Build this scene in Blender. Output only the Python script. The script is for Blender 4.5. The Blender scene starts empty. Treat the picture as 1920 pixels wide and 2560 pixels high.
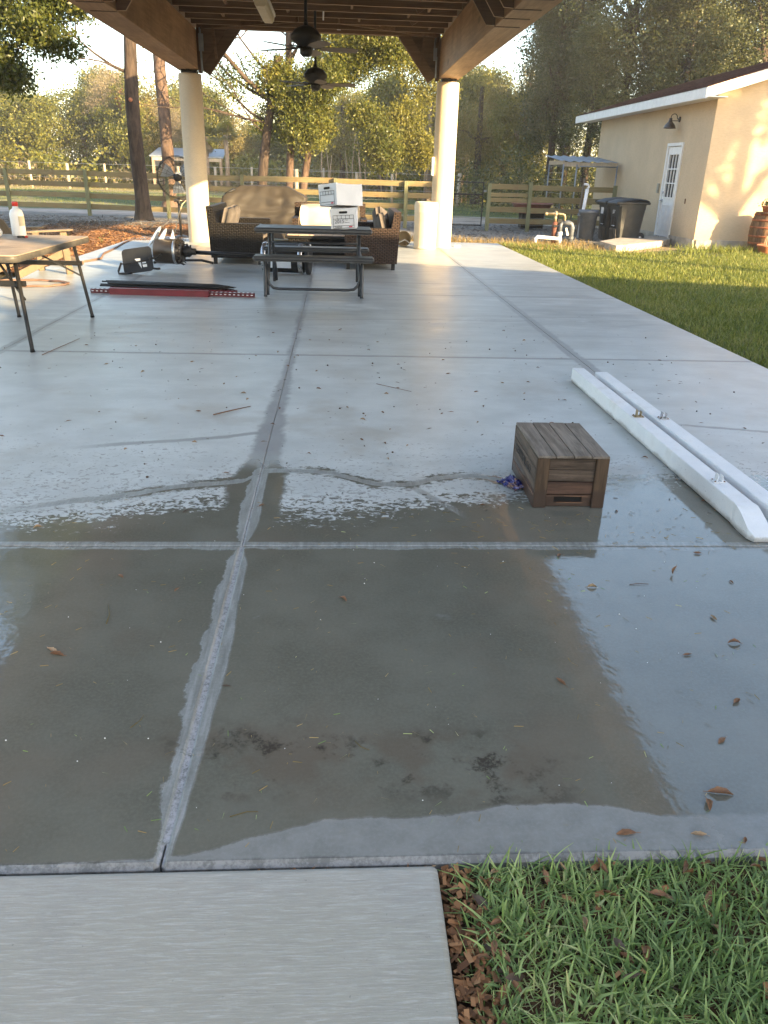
import bpy, math, random
import numpy as np
from mathutils import Vector, Matrix, Euler, noise as mnoise
R = math.radians
random.seed(7)
rng = np.random.default_rng(11)
scene = bpy.context.scene
col = scene.collection

# ------------------------------------------------------------------ camera, sky, sun, exposure
cam_d = bpy.data.cameras.new('camera')
cam = bpy.data.objects.new('camera', cam_d)
col.objects.link(cam)
cam_d.sensor_fit = 'VERTICAL'
cam_d.sensor_height = 36.0
cam_d.sensor_width = 27.0
cam_d.lens = 1961.54 / 2560 * 36
cam_d.clip_start = 0.05
cam_d.clip_end = 2000
_y, _p, _r = 0.0634901, 0.4095656, 0.0285405
_B = Matrix(((1, 0, 0), (0, 0, -1), (0, 1, 0)))
_Rz = Matrix(((math.cos(_y), -math.sin(_y), 0), (math.sin(_y), math.cos(_y), 0), (0, 0, 1)))
_Rx = Matrix(((1, 0, 0), (0, math.cos(_p), -math.sin(_p)), (0, math.sin(_p), math.cos(_p))))
_Rr = Matrix(((math.cos(_r), -math.sin(_r), 0), (math.sin(_r), math.cos(_r), 0), (0, 0, 1)))
_W = _Rr @ _Rx @ _B @ _Rz
cam.matrix_world = Matrix((( _W[0][0], -_W[1][0], -_W[2][0], 0.0),
                           ( _W[0][1], -_W[1][1], -_W[2][1], 0.0),
                           ( _W[0][2], -_W[1][2], -_W[2][2], 1.5),
                           (0, 0, 0, 1)))
scene.camera = cam

SUN_EL = R(15.8)
SUN_AZ = R(46)                     # from straight behind the camera (-Y) towards +X
sd = Vector((math.sin(SUN_AZ) * math.cos(SUN_EL), -math.cos(SUN_AZ) * math.cos(SUN_EL), math.sin(SUN_EL)))
world = bpy.data.worlds.new('World')
scene.world = world
world.use_nodes = True
wn = world.node_tree
wn.nodes.clear()
sky = wn.nodes.new('ShaderNodeTexSky')
sky.sky_type = 'NISHITA'
sky.sun_disc = False
sky.sun_elevation = SUN_EL
sky.sun_rotation = math.pi - SUN_AZ
sky.altitude = 20
sky.air_density = 1.0
sky.dust_density = 1.3
sky.ozone_density = 0.5
bg = wn.nodes.new('ShaderNodeBackground')
bg.inputs['Strength'].default_value = 0.132
wo = wn.nodes.new('ShaderNodeOutputWorld')
wn.links.new(sky.outputs['Color'], bg.inputs['Color'])
wn.links.new(bg.outputs['Background'], wo.inputs['Surface'])

sun_d = bpy.data.lights.new('sun', 'SUN')
sun_d.energy = 5.0
sun_d.angle = R(0.53)
sun_d.color = (1.0, 0.74, 0.40)
sun = bpy.data.objects.new('sun', sun_d)
col.objects.link(sun)
sun.rotation_euler = sd.to_track_quat('Z', 'Y').to_euler()
sun.location = (14, -12, 12)

scene.view_settings.view_transform = 'Standard'
scene.view_settings.look = 'None'
scene.view_settings.exposure = 2.35
scene.view_settings.gamma = 1
scene.view_settings.use_curve_mapping = False
scene.cycles.max_bounces = 8
scene.cycles.diffuse_bounces = 4
scene.cycles.transparent_max_bounces = 8

# ------------------------------------------------------------------ mesh helpers
class MB:
    def __init__(s):
        s.v = []; s.f = []; s.sm = []
    def add(s, vs, fs, smooth=False, M=None):
        o = len(s.v)
        if M is not None:
            vs = [M @ Vector(v) for v in vs]
        s.v.extend([tuple(v) for v in vs])
        for f in fs:
            s.f.append(tuple(i + o for i in f)); s.sm.append(smooth)
        return s
    def box(s, c, d, M=None, bev=0.0):
        x, y, z = d[0] / 2, d[1] / 2, d[2] / 2
        T = Matrix.Translation(c) if M is None else Matrix.Translation(c) @ M.to_4x4()
        if bev <= 0:
            vs = [(-x, -y, -z), (x, -y, -z), (x, y, -z), (-x, y, -z), (-x, -y, z), (x, -y, z), (x, y, z), (-x, y, z)]
            fs = [(0, 3, 2, 1), (4, 5, 6, 7), (0, 1, 5, 4), (1, 2, 6, 5), (2, 3, 7, 6), (3, 0, 4, 7)]
            return s.add(vs, fs, False, T)
        b = min(bev, x * .9, y * .9, z * .9)
        vs = []
        for sz in (-1, 1):
            for sx, sy in ((-1, -1), (1, -1), (1, 1), (-1, 1)):
                vs += [(sx * (x - b), sy * (y - b), sz * z), (sx * x, sy * (y - b), sz * (z - b)), (sx * (x - b), sy * y, sz * (z - b))]
        def i(k, c, t): return (k * 4 + c) * 3 + t
        fs = [(i(0, 0, 0), i(0, 3, 0), i(0, 2, 0), i(0, 1, 0)), (i(1, 0, 0), i(1, 1, 0), i(1, 2, 0), i(1, 3, 0))]
        fs += [(i(0, 0, 2), i(0, 1, 2), i(1, 1, 2), i(1, 0, 2)), (i(0, 1, 1), i(0, 2, 1), i(1, 2, 1), i(1, 1, 1)),
               (i(0, 2, 2), i(0, 3, 2), i(1, 3, 2), i(1, 2, 2)), (i(0, 3, 1), i(0, 0, 1), i(1, 0, 1), i(1, 3, 1))]
        fs += [(i(0, 0, 0), i(0, 1, 0), i(0, 1, 2), i(0, 0, 2)), (i(0, 1, 0), i(0, 2, 0), i(0, 2, 1), i(0, 1, 1)),
               (i(0, 2, 0), i(0, 3, 0), i(0, 3, 2), i(0, 2, 2)), (i(0, 3, 0), i(0, 0, 0), i(0, 0, 1), i(0, 3, 1))]
        fs += [(i(1, 1, 0), i(1, 0, 0), i(1, 0, 2), i(1, 1, 2)), (i(1, 2, 0), i(1, 1, 0), i(1, 1, 1), i(1, 2, 1)),
               (i(1, 3, 0), i(1, 2, 0), i(1, 2, 2), i(1, 3, 2)), (i(1, 0, 0), i(1, 3, 0), i(1, 3, 1), i(1, 0, 1))]
        fs += [(i(0, 0, 1), i(0, 0, 2), i(1, 0, 2), i(1, 0, 1)), (i(0, 1, 2), i(0, 1, 1), i(1, 1, 1), i(1, 1, 2)),
               (i(0, 2, 1), i(0, 2, 2), i(1, 2, 2), i(1, 2, 1)), (i(0, 3, 2), i(0, 3, 1), i(1, 3, 1), i(1, 3, 2))]
        fs += [(i(0, 0, 0), i(0, 0, 2), i(0, 0, 1)), (i(0, 1, 0), i(0, 1, 1), i(0, 1, 2)), (i(0, 2, 0), i(0, 2, 2), i(0, 2, 1)), (i(0, 3, 0), i(0, 3, 1), i(0, 3, 2)),
               (i(1, 0, 0), i(1, 0, 1), i(1, 0, 2)), (i(1, 1, 0), i(1, 1, 2), i(1, 1, 1)), (i(1, 2, 0), i(1, 2, 1), i(1, 2, 2)), (i(1, 3, 0), i(1, 3, 2), i(1, 3, 1))]
        return s.add(vs, fs, False, T)
    def beam(s, a, b, w, h, up=(0, 0, 1), bev=0.0):
        """a board from a to b: w across, h along 'up'."""
        a, b = Vector(a), Vector(b)
        d = (b - a); L = d.length; d.normalize()
        u = Vector(up); u = (u - d * u.dot(d)).normalized()
        x = d.cross(u)
        M = Matrix((x, d, u)).transposed()
        return s.box((a + b) / 2, (w, L, h), M, bev)
    def tube(s, pts, r, n=8, cap=True, closed=False):
        pts = [Vector(p) for p in pts]
        m = len(pts)
        rs = r if isinstance(r, (list, tuple)) else [r] * m
        vs, fs = [], []
        prev = None
        for k, p in enumerate(pts):
            if closed:
                t = (pts[(k + 1) % m] - pts[k - 1]).normalized()
            else:
                t = (pts[min(k + 1, m - 1)] - pts[max(k - 1, 0)]).normalized()
            if prev is None:
                a = Vector((0, 0, 1)) if abs(t.z) < 0.9 else Vector((1, 0, 0))
                u = t.cross(a).normalized()
            else:
                u = (prev - t * prev.dot(t)).normalized()
            prev = u
            w = t.cross(u)
            for j in range(n):
                q = 2 * math.pi * j / n
                vs.append(p + (u * math.cos(q) + w * math.sin(q)) * rs[k])
        for k in range(m if closed else m - 1):
            k2 = (k + 1) % m
            for j in range(n):
                j2 = (j + 1) % n
                fs.append((k * n + j, k * n + j2, k2 * n + j2, k2 * n + j))
        if cap and not closed:
            fs.append(tuple(reversed(range(n)))); fs.append(tuple(range((m - 1) * n, m * n)))
        return s.add(vs, fs, True)
    def lathe(s, prof, n=24, M=None, smooth=True, arc=None):
        vs, fs = [], []
        m = len(prof)
        full = arc is None
        a0, a1 = (0, 2 * math.pi) if full else arc
        cnt = n if full else n + 1
        for (r, z) in prof:
            for j in range(cnt):
                q = a0 + (a1 - a0) * j / n
                vs.append((r * math.cos(q), r * math.sin(q), z))
        for k in range(m - 1):
            for j in range(n):
                j2 = (j + 1) % cnt
                fs.append((k * cnt + j, k * cnt + j2, (k + 1) * cnt + j2, (k + 1) * cnt + j))
        return s.add(vs, fs, smooth, M)
    def prism(s, poly, h, M=None):
        """extrude a 2-D polygon (x, y) by h along z"""
        n = len(poly)
        vs = [(x, y, 0) for x, y in poly] + [(x, y, h) for x, y in poly]
        fs = [tuple(reversed(range(n))), tuple(range(n, 2 * n))] + [(i, (i + 1) % n, n + (i + 1) % n, n + i) for i in range(n)]
        return s.add(vs, fs, False, M)
    def sphere(s, c, r, nu=12, nv=8, M=None):
        rr = r if isinstance(r, (list, tuple)) else (r, r, r)
        vs, fs = [], []
        for i in range(nv + 1):
            a = -math.pi / 2 + math.pi * i / nv
            for j in range(nu):
                b = 2 * math.pi * j / nu
                v = Vector((rr[0] * math.cos(a) * math.cos(b), rr[1] * math.cos(a) * math.sin(b), rr[2] * math.sin(a)))
                if M is not None: v = M @ v
                vs.append(Vector(c) + v)
        for i in range(nv):
            for j in range(nu):
                j2 = (j + 1) % nu
                fs.append((i * nu + j, i * nu + j2, (i + 1) * nu + j2, (i + 1) * nu + j))
        return s.add(vs, fs, True)
    def mesh(s, name, mat=None):
        me = bpy.data.meshes.new(name)
        me.from_pydata(s.v, [], s.f)
        me.polygons.foreach_set('use_smooth', s.sm)
        if mat is not None: me.materials.append(mat)
        me.update()
        return me
    def build(s, name, mat=None, parent=None, loc=None, rz=0.0):
        return link(name, s.mesh(name, mat), parent, loc, rz)

def link(name, me, parent=None, loc=None, rz=0.0):
    o = bpy.data.objects.new(name, me)
    col.objects.link(o)
    if parent is not None: o.parent = parent
    if loc is not None: o.location = loc
    if rz: o.rotation_euler = (0, 0, rz)
    return o

def empty(name, loc=(0, 0, 0), rz=0.0, rot=None):
    o = bpy.data.objects.new(name, None)
    o.empty_display_size = 0.2
    col.objects.link(o)
    o.location = loc
    o.rotation_euler = rot if rot else (0, 0, rz)
    return o

def tag(o, label=None, cat=None, group=None, kind=None):
    if label: o['label'] = label
    if cat: o['category'] = cat
    if group: o['group'] = group
    if kind: o['kind'] = kind
    return o

def children(o): return [c for c in bpy.data.objects if c.parent == o]

def copy_tree(o, parent=None):
    c = o.copy(); col.objects.link(c); c.parent = parent
    for ch in o.children: copy_tree(ch, c)
    return c

def np_mesh(name, V, F, mat=None, smooth=False, attr=None):
    """V (n,3) float, F (m,k) int"""
    me = bpy.data.meshes.new(name)
    V = np.asarray(V, dtype=np.float32); F = np.asarray(F, dtype=np.int32)
    k = F.shape[1]
    me.vertices.add(len(V)); me.vertices.foreach_set('co', V.ravel())
    me.loops.add(F.size); me.loops.foreach_set('vertex_index', F.ravel())
    me.polygons.add(len(F))
    me.polygons.foreach_set('loop_start', np.arange(0, F.size, k, dtype=np.int32))
    me.polygons.foreach_set('loop_total', np.full(len(F), k, dtype=np.int32))
    if smooth: me.polygons.foreach_set('use_smooth', np.ones(len(F), dtype=bool))
    if attr is not None:
        a = me.attributes.new('tint', 'FLOAT', 'FACE'); a.data.foreach_set('value', np.asarray(attr, dtype=np.float32))
    me.update(calc_edges=True)
    if mat is not None: me.materials.append(mat)
    return me

# ------------------------------------------------------------------ node helpers
class V:
    """a socket with arithmetic"""
    def __init__(s, nt, sock): s.nt, s.s = nt, sock
    def _m(s, op, *a, clamp=False):
        n = s.nt.nodes.new('ShaderNodeMath'); n.operation = op; n.use_clamp = clamp
        for i, x in enumerate((s,) + a):
            if isinstance(x, V): s.nt.links.new(x.s, n.inputs[i])
            else: n.inputs[i].default_value = x
        return V(s.nt, n.outputs[0])
    def __add__(s, o): return s._m('ADD', o)
    __radd__ = __add__
    def __sub__(s, o): return s._m('SUBTRACT', o)
    def __rsub__(s, o): return (s * -1.0) + o
    def __mul__(s, o): return s._m('MULTIPLY', o)
    __rmul__ = __mul__
    def __truediv__(s, o): return s._m('DIVIDE', o)
    def abs(s): return s._m('ABSOLUTE')
    def mn(s, o): return s._m('MINIMUM', o)
    def mx(s, o): return s._m('MAXIMUM', o)
    def lt(s, o): return s._m('LESS_THAN', o)
    def gt(s, o): return s._m('GREATER_THAN', o)
    def sin(s): return s._m('SINE')
    def frac(s): return s._m('FRACT')
    def floor(s): return s._m('FLOOR')
    def step(s, a, b, lo=0.0, hi=1.0):
        n = s.nt.nodes.new('ShaderNodeMapRange'); n.interpolation_type = 'SMOOTHSTEP'
        s.nt.links.new(s.s, n.inputs['Value'])
        if a > b: a, b, lo, hi = b, a, hi, lo
        n.inputs['From Min'].default_value = a; n.inputs['From Max'].default_value = b
        n.inputs['To Min'].default_value = lo; n.inputs['To Max'].default_value = hi
        return V(s.nt, n.outputs['Result'])
    def curve(s, pts, lo, hi):
        """piecewise curve of the input over [lo, hi]; pts = [(x, y)], y within 0..1"""
        n = s.nt.nodes.new('ShaderNodeFloatCurve')
        c = n.mapping.curves[0]
        xs = [((x - lo) / (hi - lo), y) for x, y in pts]
        c.points[0].location = xs[0]; c.points[1].location = xs[-1]
        for x in xs[1:-1]: c.points.new(*x)
        n.mapping.use_clip = False
        n.mapping.update()
        a = (s - lo) * (1.0 / (hi - lo))
        a = a._m('ADD', 0.0, clamp=True)
        s.nt.links.new(a.s, n.inputs['Value'])
        return V(s.nt, n.outputs['Value'])

class G:
    def __init__(s, name, rough=0.6, spec=0.5):
        s.mat = bpy.data.materials.new(name); s.mat.use_nodes = True
        s.nt = s.mat.node_tree
        s.b = s.nt.nodes['Principled BSDF']
        s.out = s.nt.nodes['Material Output']
        s.b.inputs['Roughness'].default_value = rough
        s.b.inputs['Specular IOR Level'].default_value = spec
        s._geo = None; s._tc = None
    def pos(s):
        if s._geo is None: s._geo = s.nt.nodes.new('ShaderNodeNewGeometry')
        return s._geo.outputs['Position']
    def objco(s):
        if s._tc is None: s._tc = s.nt.nodes.new('ShaderNodeTexCoord')
        return s._tc.outputs['Object']
    def xyz(s, world=True):
        n = s.nt.nodes.new('ShaderNodeSeparateXYZ'); s.nt.links.new(s.pos() if world else s.objco(), n.inputs[0])
        return [V(s.nt, n.outputs[i]) for i in range(3)]
    def vec(s, scale=(1, 1, 1), world=True, off=(0, 0, 0)):
        n = s.nt.nodes.new('ShaderNodeMapping')
        s.nt.links.new(s.pos() if world else s.objco(), n.inputs['Vector'])
        n.inputs['Scale'].default_value = scale; n.inputs['Location'].default_value = off
        return n.outputs[0]
    def noise(s, scale, detail=4, rough=0.55, stretch=(1, 1, 1), world=True, off=(0, 0, 0), dist=0.0):
        n = s.nt.nodes.new('ShaderNodeTexNoise')
        s.nt.links.new(s.vec(stretch, world, off), n.inputs['Vector'])
        n.inputs['Scale'].default_value = scale; n.inputs['Detail'].default_value = detail
        n.inputs['Roughness'].default_value = rough; n.inputs['Distortion'].default_value = dist
        return V(s.nt, n.outputs['Fac'])
    def voro(s, scale, stretch=(1, 1, 1), world=True, feature='F1', out='Distance'):
        n = s.nt.nodes.new('ShaderNodeTexVoronoi'); n.feature = feature
        s.nt.links.new(s.vec(stretch, world), n.inputs['Vector']); n.inputs['Scale'].default_value = scale
        return n.outputs[out] if out == 'Color' else V(s.nt, n.outputs[out])
    def wave(s, scale, dist=4.0, detail=3, stretch=(1, 1, 1), world=False, direction='X', kind='BANDS', dscale=1.0):
        n = s.nt.nodes.new('ShaderNodeTexWave'); n.wave_type = kind
        if kind == 'BANDS': n.bands_direction = direction
        s.nt.links.new(s.vec(stretch, world), n.inputs['Vector'])
        n.inputs['Scale'].default_value = scale; n.inputs['Distortion'].default_value = dist; n.inputs['Detail'].default_value = detail
        n.inputs['Detail Scale'].default_value = dscale
        return V(s.nt, n.outputs['Fac'])
    def attr(s, name):
        n = s.nt.nodes.new('ShaderNodeAttribute'); n.attribute_name = name
        return V(s.nt, n.outputs['Fac'])
    def rnd(s):
        n = s.nt.nodes.new('ShaderNodeObjectInfo'); return V(s.nt, n.outputs['Random'])
    def mix(s, f, a, b, mode='MIX'):
        n = s.nt.nodes.new('ShaderNodeMix'); n.data_type = 'RGBA'; n.blend_type = mode
        for sock, x in ((n.inputs[0], f), (n.inputs[6], a), (n.inputs[7], b)):
            if isinstance(x, V): s.nt.links.new(x.s, sock)
            elif isinstance(x, bpy.types.NodeSocket): s.nt.links.new(x, sock)
            elif isinstance(x, (int, float)): sock.default_value = x
            else: sock.default_value = (*x, 1)
        return n.outputs[2]
    def ramp(s, f, stops):
        n = s.nt.nodes.new('ShaderNodeValToRGB')
        e = n.color_ramp.elements
        e[0].position, e[0].color = stops[0][0], (*stops[0][1], 1)
        e[1].position, e[1].color = stops[-1][0], (*stops[-1][1], 1)
        for p, c in stops[1:-1]:
            k = e.new(p); k.color = (*c, 1)
        s.nt.links.new(f.s, n.inputs[0])
        return n.outputs[0]
    def color(s, c):
        if isinstance(c, tuple): s.b.inputs['Base Color'].default_value = (*c, 1)
        else: s.nt.links.new(c, s.b.inputs['Base Color'])
        return s
    def rough(s, v):
        if isinstance(v, V): s.nt.links.new(v.s, s.b.inputs['Roughness'])
        else: s.b.inputs['Roughness'].default_value = v
        return s
    def metal(s, v): s.b.inputs['Metallic'].default_value = v; return s
    def bump(s, h, strength=0.3, dist=0.01):
        n = s.nt.nodes.new('ShaderNodeBump'); n.inputs['Strength'].default_value = strength; n.inputs['Distance'].default_value = dist
        s.nt.links.new(h.s, n.inputs['Height']); s.nt.links.new(n.outputs[0], s.b.inputs['Normal'])
        return s

def plain(name, c, rough=0.6, metal=0.0, var=0.12, scale=8.0, bump=0.0, bscale=60.0, spec=0.5, dirt=None):
    g = G(name, rough, spec)
    n = g.noise(scale, 5, world=False)
    lo = tuple(x * (1 - var) for x in c); hi = tuple(min(1, x * (1 + var)) for x in c)
    cc = g.mix(n.step(0.3, 0.7), lo, hi)
    if dirt:
        d = g.noise(scale * 0.45, 6, 0.65, world=False, off=(3, 1, 7))
        cc = g.mix(d.step(0.5, 0.75, 0, dirt[1]), cc, dirt[0])
    g.color(cc).metal(metal)
    r = g.noise(scale * 1.7, 3, world=False, off=(5, 2, 1))
    g.rough(r * 0.2 + (rough - 0.1))
    if bump: g.bump(g.noise(bscale, 4, world=False), bump, 0.004)
    return g.mat

def wood(name, dark, light, rough=0.65, along='Y', scale=1.0, knots=True, bump=0.25, per_obj=0.25, weather=None):
    """boards with grain along the given object axis"""
    g = G(name, rough, 0.35)
    st = {'X': (0.06, 1, 1), 'Y': (1, 0.06, 1), 'Z': (1, 1, 0.06)}[along]
    a = g.noise(34 * scale, 6, 0.62, st, world=False, dist=0.35)
    b = g.noise(110 * scale, 3, 0.6, tuple(x if x == 1 else 0.02 for x in st), world=False)
    c = g.noise(2.2 * scale, 4, 0.6, tuple(x if x == 1 else 0.3 for x in st), world=False, off=(2, 5, 1))
    f = a.step(0.3, 0.72) * 0.6 + b.step(0.35, 0.7) * 0.25 + c.step(0.35, 0.7) * 0.3
    cc = g.mix(f, dark, light)
    if knots:
        k = g.voro(2.2 * scale, tuple(x if x == 1 else 0.4 for x in st), world=False)
        cc = g.mix(k.step(0.05, 0.12, 0.7, 0.0), cc, tuple(x * 0.45 for x in dark))
    if weather:
        w = g.noise(1.7 * scale, 5, 0.65, world=False, off=(9, 3, 3))
        cc = g.mix(w.step(0.42, 0.7, 0, weather[1]), cc, weather[0])
    r = g.rnd()
    cc = g.mix(1.0, cc, g.ramp(r, [(0, (1 - per_obj,) * 3), (0.5, (1, 0.97, 0.93)), (1, (1 + 0, 1 + 0, 1 + 0))]), 'MULTIPLY')
    g.color(cc).bump(a * 0.7 + b * 0.3, bump, 0.003)
    return g.mat
# ------------------------------------------------------------------ materials
def patio_material():
    g = G('sealed_concrete', 0.34, 0.5)
    X, Y, Z = g.xyz()
    big = g.noise(0.55, 4, 0.5)
    mid = g.noise(2.6, 6, 0.6)
    fine = g.noise(14, 6, 0.65)
    grit = g.noise(90, 4, 0.7)
    streak = g.noise(3.0, 6, 0.62, (0.55, 2.2, 1), dist=0.6)
    blot = g.noise(9.0, 5, 0.65, (0.6, 1.5, 1), off=(4, 9, 0))
    # ---- where it is wet
    edge = X.curve([(-4.0, .25), (-1.3, .36), (-1.05, .42), (-.76, .52), (-.55, .58), (-.3, .5), (0, .47), (.3, .54), (.62, .62), (.85, .66), (1.2, .80), (1.9, .92), (3.8, .80)], -4.0, 3.8) + 3.0
    flk0 = g.noise(40, 3, 0.6, (0.8, 1.0, 1), off=(6, 1, 0), dist=0.8)
    wob = (mid - 0.5) * 0.55 + (blot - 0.5) * 0.7 + (flk0 - 0.5) * 1.25 + (grit - 0.5) * 0.1
    wet = (edge - Y + wob * 0.62).step(-0.075, 0.075)
    # damp fringe beyond the puddle on the right (between crate and posts)
    damp_r = ((Y + (streak - 0.5) * 1.5 + (X - 1.4).abs() * 0.6).step(4.6, 3.7)) * X.step(0.75, 1.15) * X.step(2.6, 2.1)
    # the water has drained off the front edge
    fe = X.curve([(-1.5, .40), (-.42, .395), (-.2, .45), (-.08, .49), (.06, .505), (.26, .515), (.46, .54), (.7, .53), (.8, .505), (1.0, .5), (1.6, .5)], -1.5, 1.6) + 1.0
    dryfront = (fe - Y + (fine - 0.5) * 0.03 + (mid - 0.5) * 0.05).step(-0.008, 0.012)
    # dampness creeping along the middle joint
    dj = (X + 0.415 + (mid - 0.5) * 0.10 + (fine - 0.5) * 0.07).abs()
    wid = Y.curve([(0, .1), (3.0, .12), (3.7, .15), (4.3, .085), (4.6, .08), (5.6, .055), (6.5, .04), (7.5, .03), (9.0, .045), (12, .03), (20, .02)], 0, 20)
    jd = (wid * 1.0 - dj).step(-0.02, 0.025)
    joint_near = jd * Y.step(4.35, 3.95)
    wet = wet.mx(joint_near)
    # ---- cracks with damp round them
    ca = X.curve([(-4.0, .15), (-1.7, .42), (-1.3, .56), (-1.02, .66), (-.81, .77), (-.5, .85), (-.36, 1.0), (-.14, 1.0), (.07, .90), (.3, .81), (.54, .91), (.72, .94), (.9, .87), (1.3, .86), (2.6, .85)], -4.0, 2.6) + 3.0
    da = (Y - ca + (fine - 0.5) * 0.05).abs()
    reach = X.step(-1.75, -1.2) * X.step(1.15, 0.95)
    crack_wet = (da + (blot - 0.5) * 0.16 + (flk0 - .5) * .12).step(0.075, 0.05) * reach * (mid + (blot - .5) * .6).step(.42, .52)
    crack_pale = (da + (fine - 0.5) * 0.05).step(0.036, 0.026) * reach
    cb = X.curve([(-4, .2), (-1.6, .35), (-1.27, .43), (-.94, .51), (-.69, .58), (-.45, .67), (2, .8)], -4, 2) + 4.0
    db = (Y - cb + (fine - 0.5) * 0.04).abs()
    crack_b = db.step(0.04, 0.018) * X.step(-1.6, -1.25) * X.step(-0.43, -0.5)
    spur = ((Y - 3.78 + (X - 0.38) * 1.62 + (fine - 0.5) * 0.07).abs()).step(0.06, 0.03) * X.step(0.36, 0.4) * X.step(0.62, 0.56)
    cr = (Y - 4.92 + (X - 2.28) * 0.26 + (fine - .5) * .05).abs().step(0.03, 0.015) * X.step(2.2, 2.35)
    wet = (wet.mx(crack_wet * Y.step(4.3, 4.1)) * (1.0 - dryfront * 1.0))
    wetc = wet * 1.0
    # ---- dry colour
    pale = g.mix(mid.step(0.3, 0.7), (0.285, 0.295, 0.28), (0.385, 0.395, 0.375))
    pale = g.mix(streak.step(0.45, 0.72, 0, 0.7), pale, (0.27, 0.27, 0.27))
    sw = g.noise(1.5, 7, 0.68, (0.45, 1.5, 1), off=(1, 8, 0), dist=1.6)
    pale = g.mix(sw.step(0.50, 0.66, 0, 0.55), pale, (0.50, 0.515, 0.50))
    pale = g.mix(sw.step(0.47, 0.36, 0, 0.75), pale, (0.25, 0.255, 0.25))
    hl = g.noise(5.0, 2, .5, (1, .8, 1), off=(7, 2, 0), dist=2.0)
    pale = g.mix(((hl - .5).abs().step(.012, .004)) * (sw.step(.5, .6)) * .35, pale, (0.22, 0.22, 0.215))
    pale = g.mix(big.step(0.35, 0.65, 0, 0.4), pale, (0.42, 0.43, 0.415))
    pale = g.mix(fine.step(0.52, 0.8, 0, 0.25), pale, (0.27, 0.26, 0.25))
    # the far half is greyer, the near half whitened by drying salts
    near = Y.step(9.5, 5.5)
    pale = g.mix(near * 0.70, pale, g.mix(mid.step(.3, .7), (0.46, 0.485, 0.475), (0.59, 0.62, 0.61)))
    mott = (flk0 + (4.0 - Y) * 0.13 + (blot - .5) * .25 + (mid - .5) * .25).step(0.57, 0.63) * Y.step(6.2, 4.8)
    pale = g.mix(mott * 0.75, pale, (0.215, 0.213, 0.20))
    brn = g.noise(1.1, 4, .6, off=(5, 0, 0)).step(.54, .68) * Y.step(7.5, 5)
    pale = g.mix(brn * (0.2 + fine * .5), pale, (0.33, 0.30, 0.25))
    # joints and the thin control lines
    jx1 = (X + 0.415).abs(); jx2 = (X - 2.15 + (mid - .5) * .05).abs(); jx0 = (X + 2.9 + (mid - .5) * .05).abs()
    jy = ((Y - 6.9 + (mid - .5) * .06).abs()).mn((Y - 10.72 + (mid - .5) * .07).abs()).mn((Y - 14.5).abs())
    jband = (jx0.mn(jx2 * 0.75) + (fine - .5) * .04).step(0.06, 0.035) * 0.75
    jband = jband.mx((jy + (fine - .5) * .02).step(0.045, 0.02) * 0.75).mx(jd * Y.step(3.9, 4.4) * 0.95)
    lines = ((Y - 12.0 + X * 0.09 + (fine - .5) * .05).abs().step(0.05, 0.02) * X.step(-0.42, -0.3))
    lines = lines.mx((Y - 8.72 - (X * 1.6).sin() * 0.05 - (X - .2) * .04).abs().step(0.035, 0.012) * X.step(-.42, -.3) * X.step(2.1, 1.8))
    lines = lines.mx((Y - 9.24 - (X + 1.0) * -0.04).abs().step(0.03, 0.012) * X.step(-0.42, -0.46) * X.step(-2.6, -2.2))
    pale = g.mix(jband, pale, g.mix(fine, (0.20, 0.20, 0.20), (0.27, 0.268, 0.27)))
    pale = g.mix(lines * 0.45, pale, (0.20, 0.19, 0.19))
    pale = g.mix((crack_b.mx(cr)) * 0.8, pale, (0.24, 0.245, 0.24))
    # ---- wet colour
    wcol = g.mix(mid.step(0.3, 0.7), (0.118, 0.115, 0.090), (0.160, 0.155, 0.124))
    wcol = g.mix(grit.step(0.35, 0.75, 0, 0.5), wcol, (0.190, 0.185, 0.150))
    warm = g.noise(1.9, 3, 0.5, off=(7, 7, 0)).step(0.5, 0.72)
    wcol = g.mix(warm * 0.5, wcol, (0.165, 0.142, 0.110))
    # dark rust stain across the slab near the front
    sy = (Y - 1.72 + (mid - 0.5) * 0.30 + X * 0.10).abs()
    stain = sy.step(0.20, 0.05) * X.step(-0.62, -0.3) * X.step(0.75, 0.45)
    sp = (g.noise(8, 4, 0.65, off=(1, 3, 0))).step(0.51, 0.62)
    wcol = g.mix(stain * 0.55 * g.noise(4, 3, off=(3, 3, 0)).step(.42, .56), wcol, (0.125, 0.098, 0.072))
    wcol = g.mix((stain * sp * (grit + (fine - .5)).step(.3, .62) * 0.9), wcol, (0.046, 0.040, 0.032))
    # pale patches of lime left standing in the water
    pp = g.noise(2.3, 5, 0.6, (1, 1.6, 1), off=(3, 8, 0)).step(0.66, 0.70) * g.noise(11, 3).step(0.4, 0.6)
    wcol = g.mix(pp * 0.4, wcol, (0.22, 0.22, 0.21))
    damp = g.mix(fine.step(0.3, 0.7), (0.19, 0.192, 0.175), (0.235, 0.236, 0.218))
    damp = g.mix(grit.step(0.4, 0.8, 0, 0.5), damp, (0.29, 0.29, 0.285))
    c = g.mix(damp_r * 0.72, pale, (0.18, 0.175, 0.16))
    c = g.mix(wetc, c, wcol)
    c = g.mix(dryfront, c, damp)
    # ragged pale bands of lime along the joints of the wet part
    rag = (g.noise(5.0, 3, 0.6, off=(2, 2, 2)) - 0.5) * 0.10 + (g.noise(26.0, 3, 0.6, off=(2, 5, 2)) - 0.5) * 0.035 + (grit - 0.5) * 0.012
    w1 = Y.curve([(0, .02), (1.38, .022), (1.5, .03), (1.9, .046), (2.3, .055), (2.6, .044), (2.9, .042), (3.06, .016), (3.15, .03), (3.35, .05), (3.6, .045), (4.2, .035), (5, .0), (9, 0)], 0, 9)
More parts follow.
